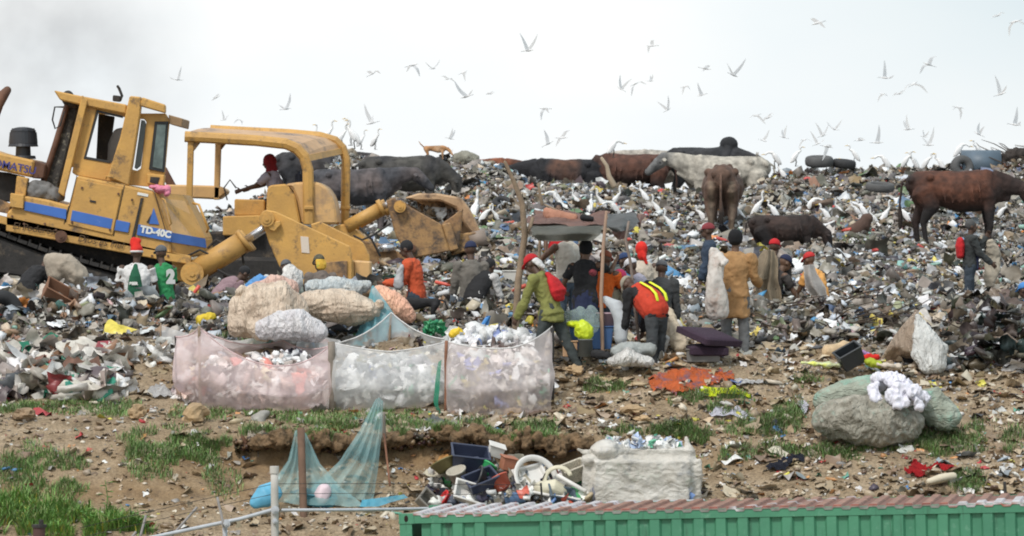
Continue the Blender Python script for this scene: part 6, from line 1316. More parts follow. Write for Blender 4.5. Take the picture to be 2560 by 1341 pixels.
bm = bmesh.new(); tube(bm, [P(2495,402,99.3), P(2530,390,99.3), P(2562,385,99.3)], [.1,.13,.12]); tag(fuse('brush_heap', bm, .03, mat('dark_brush', (.05, .04, .035), .9, .5, 10, .8), None, 1, .08, 8), 'dark heap of brush on the skyline at the right corner', 'brushwood')
crate('bin', 2133, 912, 65.3, .34, .24, .24, mat('black_plastic', (.03, .035, .04), .4, .2, 4, spot=(.4, .2, .12), spotsc=14, spotp=.68), 'black plastic bin tipped over in front of the tent-like sacking', 'bin', (.35, -.5, .2))
sack('bundle', [('t', [(2070,880,66.0), (2110,876,66.0), (2145,880,66.0)], [(.12,.1), (.15,.13), (.12,.1)])], mat('straw_bundle', (.62, .46, .28), .85, .4, 6, .4, spot=(.6, .2, .1), spotsc=8, spotp=.62), 'straw coloured bundle behind the black tipped bin', 'bundle')
sack('cloth', [('t', [(2170,905,65.25), (2200,915,65.2)], [(.09,.05), (.1,.05)])], mat('lime_cloth', (.38, .45, .03), .8, .3, 6), 'yellow green cloth right of the black tipped bin', 'cloth', fr=8, vox=.012)
sack('cloth', [('t', [(2005,908,65.2), (2060,912,65.2), (2100,914,65.2)], [(.04,.015), (.07,.025), (.05,.02)])], mat('white_lime_cloth', (.62, .66, .40), .8, .4, 5, spot=(.75, .8, .1), spotsc=5, spotp=.5), 'pale cloth with yellow patches left of the black tipped bin', 'cloth', fr=8, vox=.012)
sack('cloth', [('t', [(2195,912,65.15), (2250,918,65.15)], [(.08,.03), (.09,.035)])], CRM, 'cream cloth in front of the beige sacking', 'cloth', fr=9, vox=.012)
sack('rag', [('t', [(2160,895,65.5), (2195,893,65.5)], [.035,.04])], REDB, 'small red rag behind the yellow green cloth', 'rag', fr=9, vox=.012)
sack('rag', [('t', [(2150,885,65.7), (2172,890,65.7)], [.04,.045])], mat('lilac_cloth', (.4, .25, .5), .8), 'small lilac rag above the red rag', 'rag', fr=9, vox=.012)
# big green bales with white laundry
GBAL = sack_mat('green_net_bale', (.40, .38, .32), (.17, .155, .12), (.27, .40, .33), .56, .85, (1.6, 1, 1), 6.5)
sack('bale', [('t', [(2062,1048,63.0), (2130,1048,62.9), (2210,1055,62.9), (2270,1062,63.0)], [(.22,.22), (.34,.32), (.38,.34), (.24,.24)], (0,1,0)), ('t', [(2060,1060,63.0), (2130,1070,62.9), (2230,1078,62.9)], [(.15,.1), (.25,.16), (.2,.12)])], GBAL, 'big muddy green net bale in front under the white laundry', 'bale', amp=.05, fr=4, group='green net bales')
sack('bale', [('t', [(2062,1008,63.6), (2110,985,63.6), (2180,980,63.6), (2230,1000,63.6)], [(.17,.17), (.28,.20), (.32,.22), (.22,.18)], (0,1,0))], sack_mat('green_net_bale2', (.36, .40, .33), (.22, .23, .18), (.24, .44, .35), .52, .85, (.8, 1, 2.5), 4), 'green net bale behind and above the big muddy one', 'bale', amp=.05, group='green net bales')
sack('bale', [('t', [(2290,1020,63.4), (2330,1015,63.3), (2372,1048,63.2)], [(.2,.2), (.26,.24), (.16,.16)], (0,1,0))], mat('green_net_bale2', (.28, .33, .26)), 'smaller green net bale at the right of the white laundry', 'bale', amp=.06, group='green net bales')
def rumple(name, pts, m, label, cat='cloth', thick=.1, amp=.05, nn=26, fold=.05, hang=0):
    """crumpled cloth over an outline (photo pixels) resting on whatever lies there"""
    b = bmesh.new(); xs = [p_[0] for p_ in pts]; ys = [p_[1] for p_ in pts]; x0, x1, y0, y1 = min(xs), max(xs), min(ys), max(ys)
    def inside(x, y):
        c = False; n_ = len(pts)
        for i in range(n_):
            (xa, ya), (xb, yb) = pts[i][:2], pts[i-1][:2]
            if (ya > y) != (yb > y) and x < (xb-xa)*(y-ya)/(yb-ya)+xa: c = not c
        return c
    V = {}; ny = max(8, int(nn*(y1-y0)/(x1-x0)*1.6)); 
    for i in range(nn+1):
        for j_ in range(ny+1):
            x = x0+(x1-x0)*i/nn; y = y0+(y1-y0)*j_/ny
            if inside(x+.1, y+.1):
                if hang: p_ = P(x, y, hang-.35*math.sin((x-x0)/(x1-x0)*3.14)+(y0-y)/(y1-y0)*.35)
                else: p_ = g(x, y)
                p_ = p_+Vector((noise.noise(p_*6)*.03, noise.noise(p_*6+Vector((5, 5, 5)))*.05, (.02 if hang else .035)+fold*abs(noise.noise(Vector((p_.x*9, p_.y*(9 if hang else 4), 2))))+amp*.6*noise.noise(p_*14)))
                V[i, j_] = b.verts.new(p_)
    for (i, j_), v in list(V.items()):
        q = [V.get(k) for k in ((i, j_), (i+1, j_), (i+1, j_+1), (i, j_+1))]
        if all(q): b.faces.new(q)
    bmesh.ops.solidify(b, geom=b.faces[:], thickness=.012)
    return tag(from_bm(name, b, m, None, True), label, cat)
LAUN = mat('lilac_white_cloth', (.72, .71, .78), .85, .12, 5)
sack('cloth', [('t', [(2185,955,63.1), (2225,950,63.1), (2262,965,63.1)], [(.12,.07), (.17,.11), (.15,.1)], (0,1,0)), ('t', [(2240,975,62.9), (2275,985,62.85), (2312,1000,62.9)], [(.2,.09), (.22,.12), (.08,.06)], (0,1,0)), ('t', [(2185,965,62.95), (2195,998,62.75)], [(.06,.06), (.07,.04)]), ('t', [(2230,985,62.7), (2262,1008,62.6)], [(.12,.05), (.1,.04)]), ('t', [(2285,1000,62.7), (2300,1018,62.65)], [.05,.03])], LAUN, 'heap of crumpled white laundry on top of the green bales', 'cloth', amp=.085, fr=8, vox=.013, sm=1)
rumple('cloth', [(1990,1012),(2015,1005),(2022,1030),(2010,1048),(2000,1035)], LAUN, 'small white cloth hanging at the left end of the green bales', nn=14)
rumple('cloth', [(1622,950),(1680,934),(1740,930),(1835,938),(1840,955),(1800,968),(1720,990),(1690,1002),(1665,985),(1618,985)], mat('orange_print', (.80, .20, .06), .85, .3, 6, spot=(.28, .18, .25), spotsc=7, spotp=.5), 'orange patterned cloth spread out on the ground', nn=50)
rumple('cloth', [(1740,985),(1765,975),(1830,973),(1860,988),(1890,1000),(1860,1004),(1830,996),(1770,1000)], mat('fluorescent_yellow', (.78, .88, .03), .7, .08), 'fluorescent yellow vest lying in the grass below the orange cloth', nn=36)
rumple('cloth', [(1742,1050),(1775,1045),(1790,1022),(1815,1035),(1850,1028),(1870,1045),(1880,1055),(1840,1058)], LAUN, 'crumpled white cloth in the grass below the fluorescent vest', nn=34, fold=.08)
rumple('cloth', [(1820,965),(1840,955),(1880,958),(1912,955),(1910,968),(1870,978),(1840,972)], WHT, 'white rag right of the orange cloth', nn=24, fold=.07)
rumple('cloth', [(1912,1175),(1950,1160),(1970,1143),(2008,1145),(2012,1160),(1985,1165),(1965,1185),(1925,1190)], cloth('ink_blue_shirt', (.02, .022, .04)), 'dark blue shirt lying on the bare earth above the container', nn=30, fold=.06)
rumple('cloth', [(2252,1195),(2285,1162),(2320,1178),(2350,1168),(2402,1180),(2380,1188),(2330,1185),(2305,1205)], REDC, 'crimson cloth lying on the slope at the lower right', nn=40, fold=.09)
sack('foam_slab', [('t', [(2322,1205,61.75), (2350,1197,61.75), (2385,1190,61.8)], [(.06,.04), (.1,.06), (.06,.05)])], mat('cream_foam', (.62, .55, .42), .8, .2), 'oval cream foam slab below the crimson cloth', 'foam', amp=.01)
sack('plastic_bag', [('t', [(1250,1040,63.6), (1258,1043,63.6)], [.01,.01])], SWHT, 'x') if False else None
rumple('cloth', [(1060,1058),(1085,1045),(1110,1055),(1128,1075),(1118,1092),(1095,1085),(1080,1075)], mat('grey_blue_cloth', (.24, .26, .26), .85), 'grey cloth hanging over the edge of the bank', nn=22)
rumple('cloth', [(620,1085),(645,1082),(668,1105),(660,1125),(645,1155),(628,1140),(618,1115)], CRM, 'cream rag stuck in the bank above the blue net', nn=22)
# big white bulk bag
BB = sack_mat('woven_white_bag', (.78, .75, .69), (.60, .56, .49), (.36, .36, .35), .55, .5, (.9, 1, 1.7), 3.2, .4)
bm = bmesh.new(); bmesh.ops.create_cube(bm, size=1, matrix=Matrix.Translation(P(1603,1215,61.75)) @ Matrix.Diagonal((1.50, .95, .98, 1))); bmesh.ops.bevel(bm, geom=bm.edges[:], offset=.15, segments=3, affect='EDGES')
for q, r_ in (((1475,1150,61.45), .11), ((1510,1125,61.45), .14), ((1545,1128,61.5), .1), ((1600,1136,61.5), .09), ((1660,1134,61.5), .08)): ell(bm, P(*q), (r_*1.3, r_, r_*.8))
tube(bm, [P(1722,1150,61.5), P(1722,1118,61.5), P(1716,1096,61.5)], [.09, .06, .02]); tube(bm, [P(1475,1138,61.45), P(1446,1124,61.4)], [.07, .02])
tag(fuse('bulk_bag', bm, .014, BB, None, 2, .05, 2.3, wrinkle=(1, 1, 1.5)), 'huge white woven bulk bag standing on the bank behind the container', 'bulk bag')
heap('plastic_film', 1475, 1730, 1145, 1262, 61.42, 62.2, 420, [(5, (.75, .73, .68)), (3, (.2, .22, .25)), (3, (.45, .43, .40)), (1, (.1, .35, .2)), (1, (.15, .25, .5)), (1, (.5, .4, .25))], .1, .26, 'bottles and film inside the bulk bag')
_n = BB.node_tree.nodes; _l = BB.node_tree.links; _tr = _n.new('ShaderNodeBsdfTransparent'); _mx = _n.new('ShaderNodeMixShader'); _mx.inputs[0].default_value = .72
_l.new(_tr.outputs[0], _mx.inputs[1]); _l.new(_n['Principled BSDF'].outputs[0], _mx.inputs[2]); _l.new(_mx.outputs[0], _n['Material Output'].inputs[0])
heap('plastic_film', 1500, 1700, 1095, 1130, 61.5, 62.0, 90, [(6, (.8, .8, .78)), (2, (.45, .55, .75)), (.6, (.2, .6, .4))], .08, .16, 'white and blue plastic showing at the top of the bulk bag')
# aqua net over two posts in front
o_ = pole('post', P(752,1072,61.66), P(760,1330,61.1), .05, mat('dark_top_wood', (.17, .10, .065), .85, .4, 4), None); tag(o_, 'brown wooden post carrying the light blue net at the front', 'post')
tag(pole('post', P(957,1030,62.2), P(960,1100,62.2), .03, mat('grey_board', (.27, .23, .19))), 'short weathered post at the tip of the light blue net', 'post'); tag(pole('stick', P(960,1085,62.15), P(975,1215,61.7), .014, WOODR), 'thin reddish stick leaning right of the light blue net', 'stick')
AQ = net_mat('aqua_net2', (.42, .68, .70), .46); AQ2 = net_mat('aqua_net3', (.14, .48, .66), .8)
cloth_sheet('net', [[(738,1078,61.85), (752,1072,61.8), (766,1085,61.85)], [(720,1150,61.6), (750,1160,61.75), (800,1160,61.7)], [(690,1195,61.4), (752,1220,61.6), (850,1215,61.5)], [(622,1250,61.2), (745,1262,61.3), (915,1268,61.3)]], AQ, 'light blue net tent hanging from the brown post', 'net', nu=36, fold=.05, nf=5)
cloth_sheet('net', [[(938,1000,62.0), (948,994,62.0), (958,1004,62.05)], [(898,1075,61.9), (925,1085,61.8), (955,1090,61.95)], [(850,1150,61.8), (900,1165,61.65), (945,1170,61.8)], [(770,1225,61.6), (860,1240,61.5), (930,1255,61.6)]], AQ, 'light blue net rising to a tall tip at the right', 'net', nu=36, fold=.07, nf=4)
cloth_sheet('net', [[(905,1250,61.3), (940,1246,61.35), (1010,1236,61.5)], [(900,1268,61.2), (945,1266,61.2), (1020,1242,61.45)]], AQ2, 'rolled end of the light blue net trailing to the right', 'net', nu=20, nv=6)
path_tube('x', [P(0,0,50),P(1,1,50)], .001, BLK) if False else None
sack('basin', [('t', [(632,1262,61.15), (665,1240,61.2), (690,1225,61.25)], [(.07,.05), (.15,.10), (.12,.08)])], mat('sky_blue_plastic', (.12, .42, .62), .5, .2), 'sky blue plastic sheet bundled at the left foot of the net', 'sheet', amp=.02)
sack('plastic_bag', [('t', [(800,1245,61.45), (812,1225,61.5)], [(.1,.08), (.08,.08)])], mat('pale_pink_plastic', (.72, .58, .62), .5), 'pale pink bag inside the light blue net', 'plastic bag')
crate('tub', 790, 1262, 61.6, .45, .3, .14, mat('teal_plastic', (.06, .22, .28), .5), 'teal tub lying under the light blue net', 'tub', (.2, .15, .2))

# ------------------------------------------------------------------ heap of plastic household goods
crate('tub', 1170, 1168, 61.9, .48, .34, .22, PNAV, 'navy plastic tub tipped on its side, topmost of the plastic heap', 'tub', (.45, .12, .15)); pole_ = path_tube('handle', [P(1131,1118,61.9), P(1131,1150,61.8), P(1195,1145,61.7)], .018, PNAV); tag(pole_, 'dark bent plastic frame behind the navy tub', 'plastic frame')
bucket('basin', 1118, 1176, 61.8, .12, .17, .13, mat('khaki_plastic', (.20, .17, .07), .5), 'khaki basin left of the navy tub', 'basin', .5, 2.6)
crate('carton', 1265, 1175, 61.75, .18, .15, .16, mat('terracotta_plastic', (.42, .17, .10), .6), 'terracotta box in the middle of the plastic heap', 'box', (.2, .2, .4), open_=False)
bucket('jug', 1210, 1185, 61.65, .07, .09, .15, mat('green_plastic', (.05, .42, .14), .4), 'bright green plastic jug beside the navy tub', 'jug', .7, .5)
bucket('bucket', 1262, 1226, 61.45, .10, .12, .2, mat('orange_red_plastic', (.55, .12, .07), .45), 'orange red bucket lying with its mouth up on the plastic heap', 'bucket', -.55, -.5)
crate('tub', 1205, 1215, 61.5, .4, .28, .14, PNAV, 'long dark tub under the orange red bucket', 'tub', (.5, -.35, .3))
bucket('bucket', 1130, 1262, 61.4, .08, .11, .16, mat('red_plastic', (.60, .03, .03), .4), 'bright red bucket at the bottom of the plastic heap', 'bucket', -1.0, .3)
bucket('bottle', 1262, 1248, 61.35, .08, .075, .26, mat('denim_blue_plastic', (.14, .24, .42), .4, .3, 6), 'blue plastic drum lying at the bottom of the heap', 'container', 1.45, .1, False)
crate('tub', 1170, 1242, 61.4, .42, .26, .12, PWH, 'white plastic tray leaning beside the bright red bucket', 'tray', (1.0, .3, .2))
CH = empty('plastic_chair', g(1350, 1255), 'broken white plastic garden chair lying on the right of the heap', 'chair')
def under(o, p_):
    for k_ in ('label', 'category', 'group'):
        if k_ in o: del o[k_]
    o.parent = p_; o.matrix_parent_inverse = Matrix.Translation(p_.location).inverted(); return o
under(crate('seat', 1330, 1205, 61.7, .42, .40, .05, PWH, '', '', (.9, -.2, .5)), CH)
def loop(name, px, py, d, R_, r_, rot, m, label, cat, arc=1.0):
    b = bmesh.new(); from mathutils import Euler; M = Matrix.Translation(P(px, py, d)) @ Euler(rot).to_matrix().to_4x4()
    tube(b, [M @ Vector((R_*math.cos(t), R_*math.sin(t), 0)) for t in [i*6.2832*arc/24 for i in range(25)]], [(r_*2.2, r_)]*25, side=None, cap=False); return tag(from_bm(name, b, m, None, True), label, cat)
under(loop('backrest', 1340, 1195, 61.65, .28, .018, (1.1, .3, .3), PWH, '', '', .62), CH)
loop('basket_rim', 1395, 1200, 61.6, .17, .014, (1.2, -.3, 0), mat('cream_plastic', (.6, .56, .42), .5), 'cream hoop right of the chair back hoop', 'hoop', .8)
sack('jug', [('t', [(1350,1225,61.5), (1385,1222,61.5), (1405,1232,61.5)], [(.14,.1), (.15,.12), (.09,.09)])], mat('cream_plastic', (.6, .56, .42)), 'large cream plastic container among the white chair parts', 'container', amp=.015)
path_tube('leg', [P(1300,1225,61.35), P(1380,1240,61.35), P(1450,1250,61.3)], .022, PWH, CH); path_tube('leg', [P(1395,1190,61.5), P(1430,1210,61.45), P(1462,1228,61.4)], .03, PWH, CH)
crate('crate', 1440, 1198, 61.85, .3, .2, .2, mat('cream_crate', (.62, .57, .46), .6, .6, 60), 'cream slatted crate leaning on the bulk bag', 'crate', (.4, -.35, .3))
bucket('bucket', 1150, 1205, 61.65, .09, .12, .18, mat('dirty_white_plastic', (.50, .46, .38), .6, .3, 6), 'dirty white bucket left of the dark long tub', 'bucket', -.5, .9); bucket('basin', 1210, 1200, 61.5, .1, .15, .1, mat('black_plastic2', (.05, .05, .05), .4), 'black basin standing on edge behind the orange red bucket', 'basin', -1.2, .2)
crate('tub', 1400, 1248, 61.4, .34, .24, .1, mat('slate_plastic', (.07, .10, .13), .5), 'slate blue tray at the foot of the bulk bag', 'tray', (.6, .2, .3)); crate('box', 1235, 1140, 61.95, .2, .16, .14, PWH, 'white box right of the navy tub', 'box', (.3, .3, .2), open_=False)
crate('carton', 1062, 1262, 61.3, .3, .2, .14, mat('grey_card', (.26, .24, .21), .9), 'open grey carton folded like a tent left of the plastic heap', 'carton', (1.0, .78, .2))
px_ = rng.uniform(1075, 1455, 230); d_ = rng.uniform(61.2, 62.1, 230); sz = rng.uniform(.06, .2, 230); pts_ = place(px_, d_, .05, sz); pts_[:, 2] += rng.uniform(0, .22, 230)*np.clip(1-np.abs(px_-1290)/190, 0, 1)
scatter('plastic_scraps', pts_, sz, palette([(8, (.75, .74, .70)), (4, (.06, .07, .1)), (3, (.5, .45, .36)), (1, (.5, .1, .06)), (1, (.1, .2, .4)), (.5, (.08, .4, .15))], 230), plast_m, .9, label='loose plastic scraps between the tubs and buckets')
heap('blade_load', 1055, 1150, 505, 570, 79.2, 80.2, 160, PAL, .1, .3, 'rubbish held in the raised blade of the second bulldozer')
# black dog side, green bottles and yellow bag behind the pens
sack('rag', [('t', [(1130,838,66.3), (1145,828,66.3), (1158,838,66.3)], [.05,.06,.04])], mat('egg_yellow', (.80, .55, .03), .6), 'egg yellow rag behind the right net pen', 'rag', fr=10, vox=.012)
heap('green_bottles', 1060, 1115, 805, 842, 66.7, 67.2, 60, [(3, (.03, .25, .1)), (1, (.1, .4, .2))], .06, .13, 'green bottles and plastic behind the white net pen')
tag(path_tube('hose', [P(1195,832,66.5), P(1215,800,66.7), P(1222,790,66.8), P(1216,815,66.7), P(1190,840,66.4)], .03, mat('azure_plastic', (.06, .26, .62), .4)), 'loop of blue plastic strap behind the right net pen', 'strap')
sack('rag', [('t', [(498,800,68.2), (530,793,68.2)], [(.1,.07), (.09,.06)])], mat('mustard_cloth', (.68, .50, .03), .7), 'mustard yellow bag at the foot of the heap left of the sacks', 'bag', fr=8)
sack('sack', [('t', [(112,745,69.0), (108,712,69.1)], [(.14,.1), (.04,.04)])], mat('brown_white_card', (.5, .44, .38), .85), 'pointed whitish sack on the heap below the stooping person', fr=6)
crate('carton', 138, 755, 68.9, .5, .3, .22, mat('dark_card', (.24, .12, .07), .9), 'torn brown carton on the heap below the track', 'carton', (.6, .5, .3))
sack('log', [('t', [(2110,585,87.5), (2140,578,87.5), (2160,560,87.5), (2168,545,87.5)], [.08,.13,.12,.1])], mat('dark_log', (.10, .06, .045), .85), 'bent dark brown log on the slope left of the chestnut cow', 'log')
bm = bmesh.new(); ell(bm, P(1165,398,99.4), (.28,.2,.16)); tag(fuse('heap_of_ash', bm, .03, mat('ash_grey', (.28, .27, .22), .95, .4, 8, .5), None, 1, .06, 6), 'grey rounded lump on the ridge right of the tan dog', 'lump')
# white clothes heap at the left edge of the grass
HC = [(5, (.62, .58, .52)), (3, (.75, .74, .73)), (3, (.35, .30, .26)), (2, (.12, .11, .11)), (1.2, (.30, .16, .10)), (.5, (.05, .3, .2)), (.4, (.3, .05, .05))]
def mound(x0, x1, y0, y1, nn, cols, lo, hi, hgt, label, name='rag_heap'):
    px_ = rng.uniform(x0, x1, nn); py_ = rng.uniform(y0, y1, nn); q = gv(px_, py_); sz = rng.uniform(lo, hi, nn)
    u_ = (px_-(x0+x1)/2)/((x1-x0)/2); pts = q; pts[:, 2] += .03+rng.uniform(0, hgt, nn)*(1-u_**2)
    scatter(name, pts, sz, palette(cols, nn), litter_m, .7, [lump(2, .3, (1, .6, .35)) for _ in range(5)]+[sheet(6, .18) for _ in range(5)], [1]*5+[1.4]*5, label=label)
mound(-60, 320, 900, 1005, 230, HC, .2, .5, .2, 'heap of crumpled cloths and sacks at the left edge')
mound(120, 280, 940, 1000, 60, [(3, (.62, .60, .54)), (1, (.05, .3, .2))], .2, .45, .2, 'larger pale cloths in the heap at the left')
mound(-60, 460, 700, 800, 420, PAL, .1, .3, .16, 'rubbish heap in front of the bulldozer track'); mound(280, 480, 870, 910, 60, [(5, (.75, .74, .72)), (2, (.4, .3, .2))], .1, .28, .03, 'pale cloths on the earth left of the nets')
mound(2380, 2620, 780, 935, 500, [(6, (.03, .03, .028)), (4, (.10, .08, .06)), (2, (.25, .2, .15)), (1, (.6, .6, .6))], .12, .34, .35, 'dark heap of brushwood and rubbish at the right edge')
mound(1880, 2380, 770, 860, 420, PAL, .1, .26, .12, 'rubbish bank behind the tent-like sacking')
rumple('cloth', [(365,1000),(372,978),(400,968),(430,985),(432,1000),(400,1003)], WHT, 'white cloth at the left foot of the pink net pen', nn=22, fold=.08)

# ------------------------------------------------------------------ rocks
ROCK = mat('sandstone', (.46, .32, .18), .9, .4, 3, .7, 14, col2=(.28, .2, .12))
def rock(px, py, w_, h_, label, m=ROCK):
    p_ = g(px, py); bm = bmesh.new(); bmesh.ops.create_icosphere(bm, subdivisions=3, radius=1); s = w_/F*p_.y
    for v in bm.verts:
        q = v.co.copy(); v.co = Vector((q.x*s/2, q.y*s/2, q.z*h_/F*p_.y/2))*(1+.28*noise.cell(q*1.7+Vector((px, py, 0)))+.22*noise.noise(q*2+Vector((px, 0, 0))))
    bmesh.ops.transform(bm, matrix=Matrix.Translation(p_+Vector((0, 0, h_/F*p_.y*.32))), verts=bm.verts[:])
    return tag(from_bm('rock', bm, m), label, 'rock', 'pale rocks along the grass edge')
rock(62,1052,52,36,'squat brown rock at the far left of the grass strip', mat('brown_rock', (.30, .21, .13), .9, .4, 4, .6)); rock(345,1048,46,42,'ochre rock with a dark cleft, left of the larger pair'); rock(490,1055,62,52,'largest pale rock in front of the pink net pen'); rock(432,1035,22,16,'small pale rock between the ochre rock and the largest one')
rock(1285,1042,40,24,'flat pale rock below the right net pen'); rock(1440,938,46,30,'ochre rock at the feet of the person in olive'); rock(1580,1035,62,26,'flat sandy rock left of the crumpled white cloth'); rock(1605,1055,44,20,'low sandy rock just below the flat sandy one')
# ------------------------------------------------------------------ grass
def grass(patches, per, hlo, hhi, cols, name, label, wid=.0045, seeds=None):
    XY = []
    for (cx_, cy_, rx, ry, dens) in patches:
        for _ in range(int(per*dens*rx*ry*4/10000)):
            a = random.random()*6.283; r_ = math.sqrt(random.random())
            if r_ > .45 and random.random() < (r_-.45)*1.2: continue
            XY.append((cx_+rx*r_*math.cos(a), cy_+ry*r_*math.sin(a)))
    if seeds is None: XY = np.array(XY); P0 = gv(XY[:, 0], XY[:, 1])
    else: P0 = seeds
    P0 = np.array([p_ for p_ in P0 if noise.noise(Vector((p_[0]*1.8, p_[1]*1.8, 5)))+.6*noise.noise(Vector((p_[0]*5, p_[1]*5, 2))) > -.12]); n_ = len(P0)
    h_ = rng.uniform(hlo, hhi, n_)*rng.uniform(.5, 1, n_)*(1+.5*np.array([noise.noise(Vector((p_[0]*2.5, p_[1]*2.5, 9))) for p_ in P0])); a = rng.uniform(0, 6.283, n_); ln = rng.uniform(.2, 1.2, n_)*h_
    dx = np.cos(a); dy = np.sin(a); o2 = np.stack([-dy, dx, 0*dx], -1)*wid*rng.uniform(.7, 1.6, n_)[:, None]
    m_ = P0+np.stack([dx*ln*.4, dy*ln*.4, h_*.6], -1); t_ = P0+np.stack([dx*ln, dy*ln, h_*.95], -1)
    V = np.stack([P0-o2-[0, 0, .02], P0+o2-[0, 0, .02], m_+o2*.8, m_-o2*.8, t_], 1).reshape(-1, 3)
    b0 = np.arange(n_)*5; Fq = np.stack([b0, b0+1, b0+2, b0+3], -1); Ft = np.stack([b0+3, b0+2, b0+4], -1)
    me = bpy.data.meshes.new(name); me.vertices.add(len(V)); me.vertices.foreach_set('co', V.astype(np.float32).ravel())
    LI = np.concatenate([Fq.ravel(), Ft.ravel()]).astype(np.int32); LS = np.concatenate([np.full(n_, 4), np.full(n_, 3)]); me.loops.add(len(LI)); me.loops.foreach_set('vertex_index', LI); me.polygons.add(len(LS))
    me.polygons.foreach_set('loop_start', np.concatenate([[0], np.cumsum(LS)[:-1]]).astype(np.int32)); me.update(calc_edges=True)
    set_col(me, np.repeat(palette(cols, n_), 5, 0)); tag(link(name, me, MATS.get('grass_blade') or attr_mat('grass_blade', .6, .2, 2)), label, None, None, 'stuff')
GC = [(5, (.17, .32, .08)), (4, (.12, .24, .06)), (3, (.25, .37, .12)), (2.5, (.28, .29, .14)), (2, (.36, .31, .19))]
GD = [(5, (.13, .19, .065)), (4, (.18, .22, .09)), (3, (.26, .25, .13)), (2, (.36, .30, .18))]
grass([(200,1022,260,18,1.6),(560,1038,220,16,1.4),(700,1045,120,18,1.3),(860,1055,130,26,1.6),(980,1045,90,26,1.6),(1050,1055,60,20,1.2),(330,1035,120,14,1.5),(60,1025,90,18,1.6)], 1500, .03, .11, GC, 'grass', 'grass strip in front of the net pens')
grass([(430,1120,150,52,1.7),(30,1190,60,40,1.0),(120,1235,90,30,.8),(470,1170,90,50,1.2),(520,1110,60,30,1.4),(130,1180,110,45,1.1),(60,1140,80,35,.7),(200,1210,80,40,.8),(360,1160,60,50,.8),(560,1215,50,40,.6)], 1100, .04, .16, GC, 'grass', 'grass on the earth slope at the left')
grass([(90,1300,150,45,2.2),(250,1315,110,35,1.4),(40,1270,90,30,1.6),(330,1330,60,20,1.2),(160,1335,200,30,2.0)], 900, .07, .24, [(5, (.19, .38, .08)), (4, (.13, .28, .05)), (3, (.30, .44, .13)), (1.5, (.32, .30, .14)), (.6, (.55, .5, .08))], 'tall_grass', 'tall bright grass in the bottom left corner', .007)
grass([(1780,1010,110,30,.8),(1900,1060,120,40,.9),(1960,1030,60,35,.9),(1700,1090,90,30,.9),(2150,1130,200,25,.9),(2330,1110,90,40,1.1),(2480,1100,100,45,.6),(2010,965,60,18,.9),(1850,1130,140,30,.5),(1500,965,80,22,.8),(1700,1105,80,30,1.0),(2420,1210,50,30,.8),(1560,1090,60,20,.5),(1380,1075,60,18,.9),(1200,1068,90,16,.8),(2250,1000,60,30,.3),(560,835,60,16,1),(660,860,60,14,.8)], 3400, .05, .15, GD+GC[:2], 'grass', 'sparse grass among the litter at the right')
grass([(2130,610,60,22,1.2),(2230,640,40,20,.5),(2330,600,60,25,.7)], 500, .06, .2, GD, 'weeds', 'green weeds on the rubbish below the chestnut cow')
sd_ = []
for (p_, r_) in LEDGE:
    for _ in range(170):
        a = random.uniform(-.4, 2.6); q = (p_[0]+random.uniform(-.05, .05), p_[1]-math.cos(a)*r_[0]*.9, p_[2]+abs(math.sin(a))*r_[1]*.8)
        if noise.noise(Vector((q[0]*1.3, 3, 1))) > -.1: sd_.append(q)
grass([], 0, .05, .16, GC, 'grass', 'grass growing on the overhanging ledge', .0045, np.array(sd_))
# broad-leaved weeds bottom left
def weed(px, py, h_, label):
    p_ = g(px, py); r_ = empty('weed', p_, label, 'plant', 'leafy weeds at the bottom left'); b = bmesh.new(); tube(b, [p_, p_+Vector((.02, 0, h_*.5)), p_+Vector((-.01, 0, h_))], [.008, .006, .004]); from_bm('stem', b, mat('weed_green', (.12, .28, .05), .6, .3, 8), r_)
    b = bmesh.new()
    for i in range(9):
        a = i*2.4; z = h_*(.25+.75*i/9); L_ = .11+.05*random.random(); c = p_+Vector((0, 0, z)); d_ = Vector((math.cos(a), math.sin(a), .25)); s_ = Vector((-math.sin(a), math.cos(a), 0))*.028
        v = [b.verts.new(q) for q in (c, c+d_*L_*.5+s_, c+d_*L_-Vector((0, 0, .03)), c+d_*L_*.5-s_)]; b.faces.new(v)
    from_bm('foliage', b, mat('weed_green', (.12, .28, .05)), r_)
for i, (x, y, h_, w_) in enumerate([(265,1290,.45,'tallest leafy weed rising beside the bare earth'), (345,1325,.25,'leafy weed near the fence rail, right of the tall one'), (300,1335,.22,'short leafy weed between the tall weed and the fence'), (215,1330,.3,'leafy weed left of the tall one'), (360,1340,.22,'low leafy weed touching the fence rail')]): weed(x, y, h_, w_)
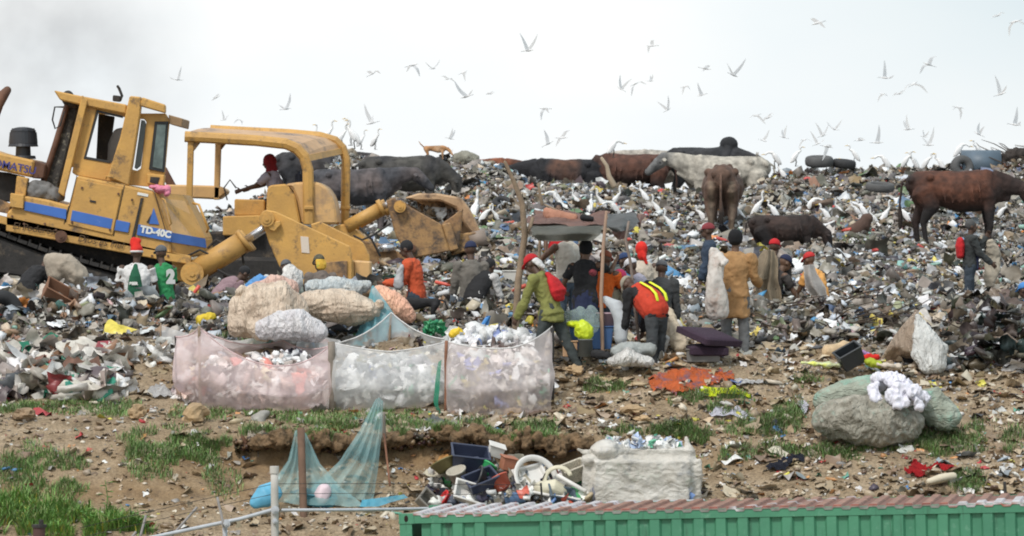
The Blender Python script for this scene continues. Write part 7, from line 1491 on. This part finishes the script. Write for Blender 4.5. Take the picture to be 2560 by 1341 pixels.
# dark brown scorched branches on the tip
random.seed(11)
def branches(x0, x1, y0, y1, nn, label):
    b = bmesh.new()
    for _ in range(nn):
        q = g(random.uniform(x0, x1), random.uniform(y0, y1)); a = random.uniform(0, 6.28); L_ = random.uniform(.3, 1.1); dv = Vector((math.cos(a), math.sin(a)*.6, random.uniform(-.1, .35))); pp = [q+Vector((0, 0, .04))+dv*L_*t+Vector((random.uniform(-.04, .04), 0, random.uniform(-.03, .05))) for t in (0, .35, .7, 1)]
        tube(b, pp, [.014, .012, .009, .005], seg=5, cap=False)
    tag(from_bm('twigs', b, mat('dark_twig', (.07, .05, .035), .9)), label, None, None, 'stuff')
branches(1880, 2180, 750, 850, 60, 'dark twigs tangled in the rubbish'); branches(2380, 2580, 760, 930, 60, 'dark twigs in the heap at the right edge'); branches(2480, 2600, 380, 420, 30, 'twigs on the skyline at the right')

grass([(870,1070,150,14,1.6),(1090,1075,60,14,1.4),(1250,1075,120,12,1.0),(1350,1078,70,12,1.2),(640,1085,60,16,1.2)], 1500, .05, .17, GC, 'grass', 'grass hanging over the lip of the eroded bank')

rods = [rod(10), rod(8, ((-.5, .16), (-.46, .18), (.3, .18), (.42, .07), (.5, .07)))]; cart = [slab(), slab(), slab()]
px_, d_ = fan(900, 66.5, 92); sz = rng.uniform(.12, .26, 900)
scatter('bottles', place(px_, d_, .03, sz), sz, palette([(5, (.72, .74, .74)), (2, (.3, .5, .42)), (2, (.15, .3, .5)), (1, (.65, .1, .07)), (1, (.7, .6, .15)), (1.5, (.12, .1, .08))], 900), plast_m, .5, rods, [1, 1], label='empty plastic bottles strewn over the hillside')
px_, d_ = fan(260, 66.5, 90); sz = rng.uniform(.12, .26, 260)
scatter('cartons', place(px_, d_, .01, sz), sz, palette([(6, (.34, .23, .14)), (3, (.42, .33, .23)), (3, (.55, .53, .5)), (2, (.2, .14, .1))], 260), litter_m, .5, cart, [1, 1, 1], label='crushed cartons strewn over the hillside')
bpy.data.scenes.remove(BENCH)
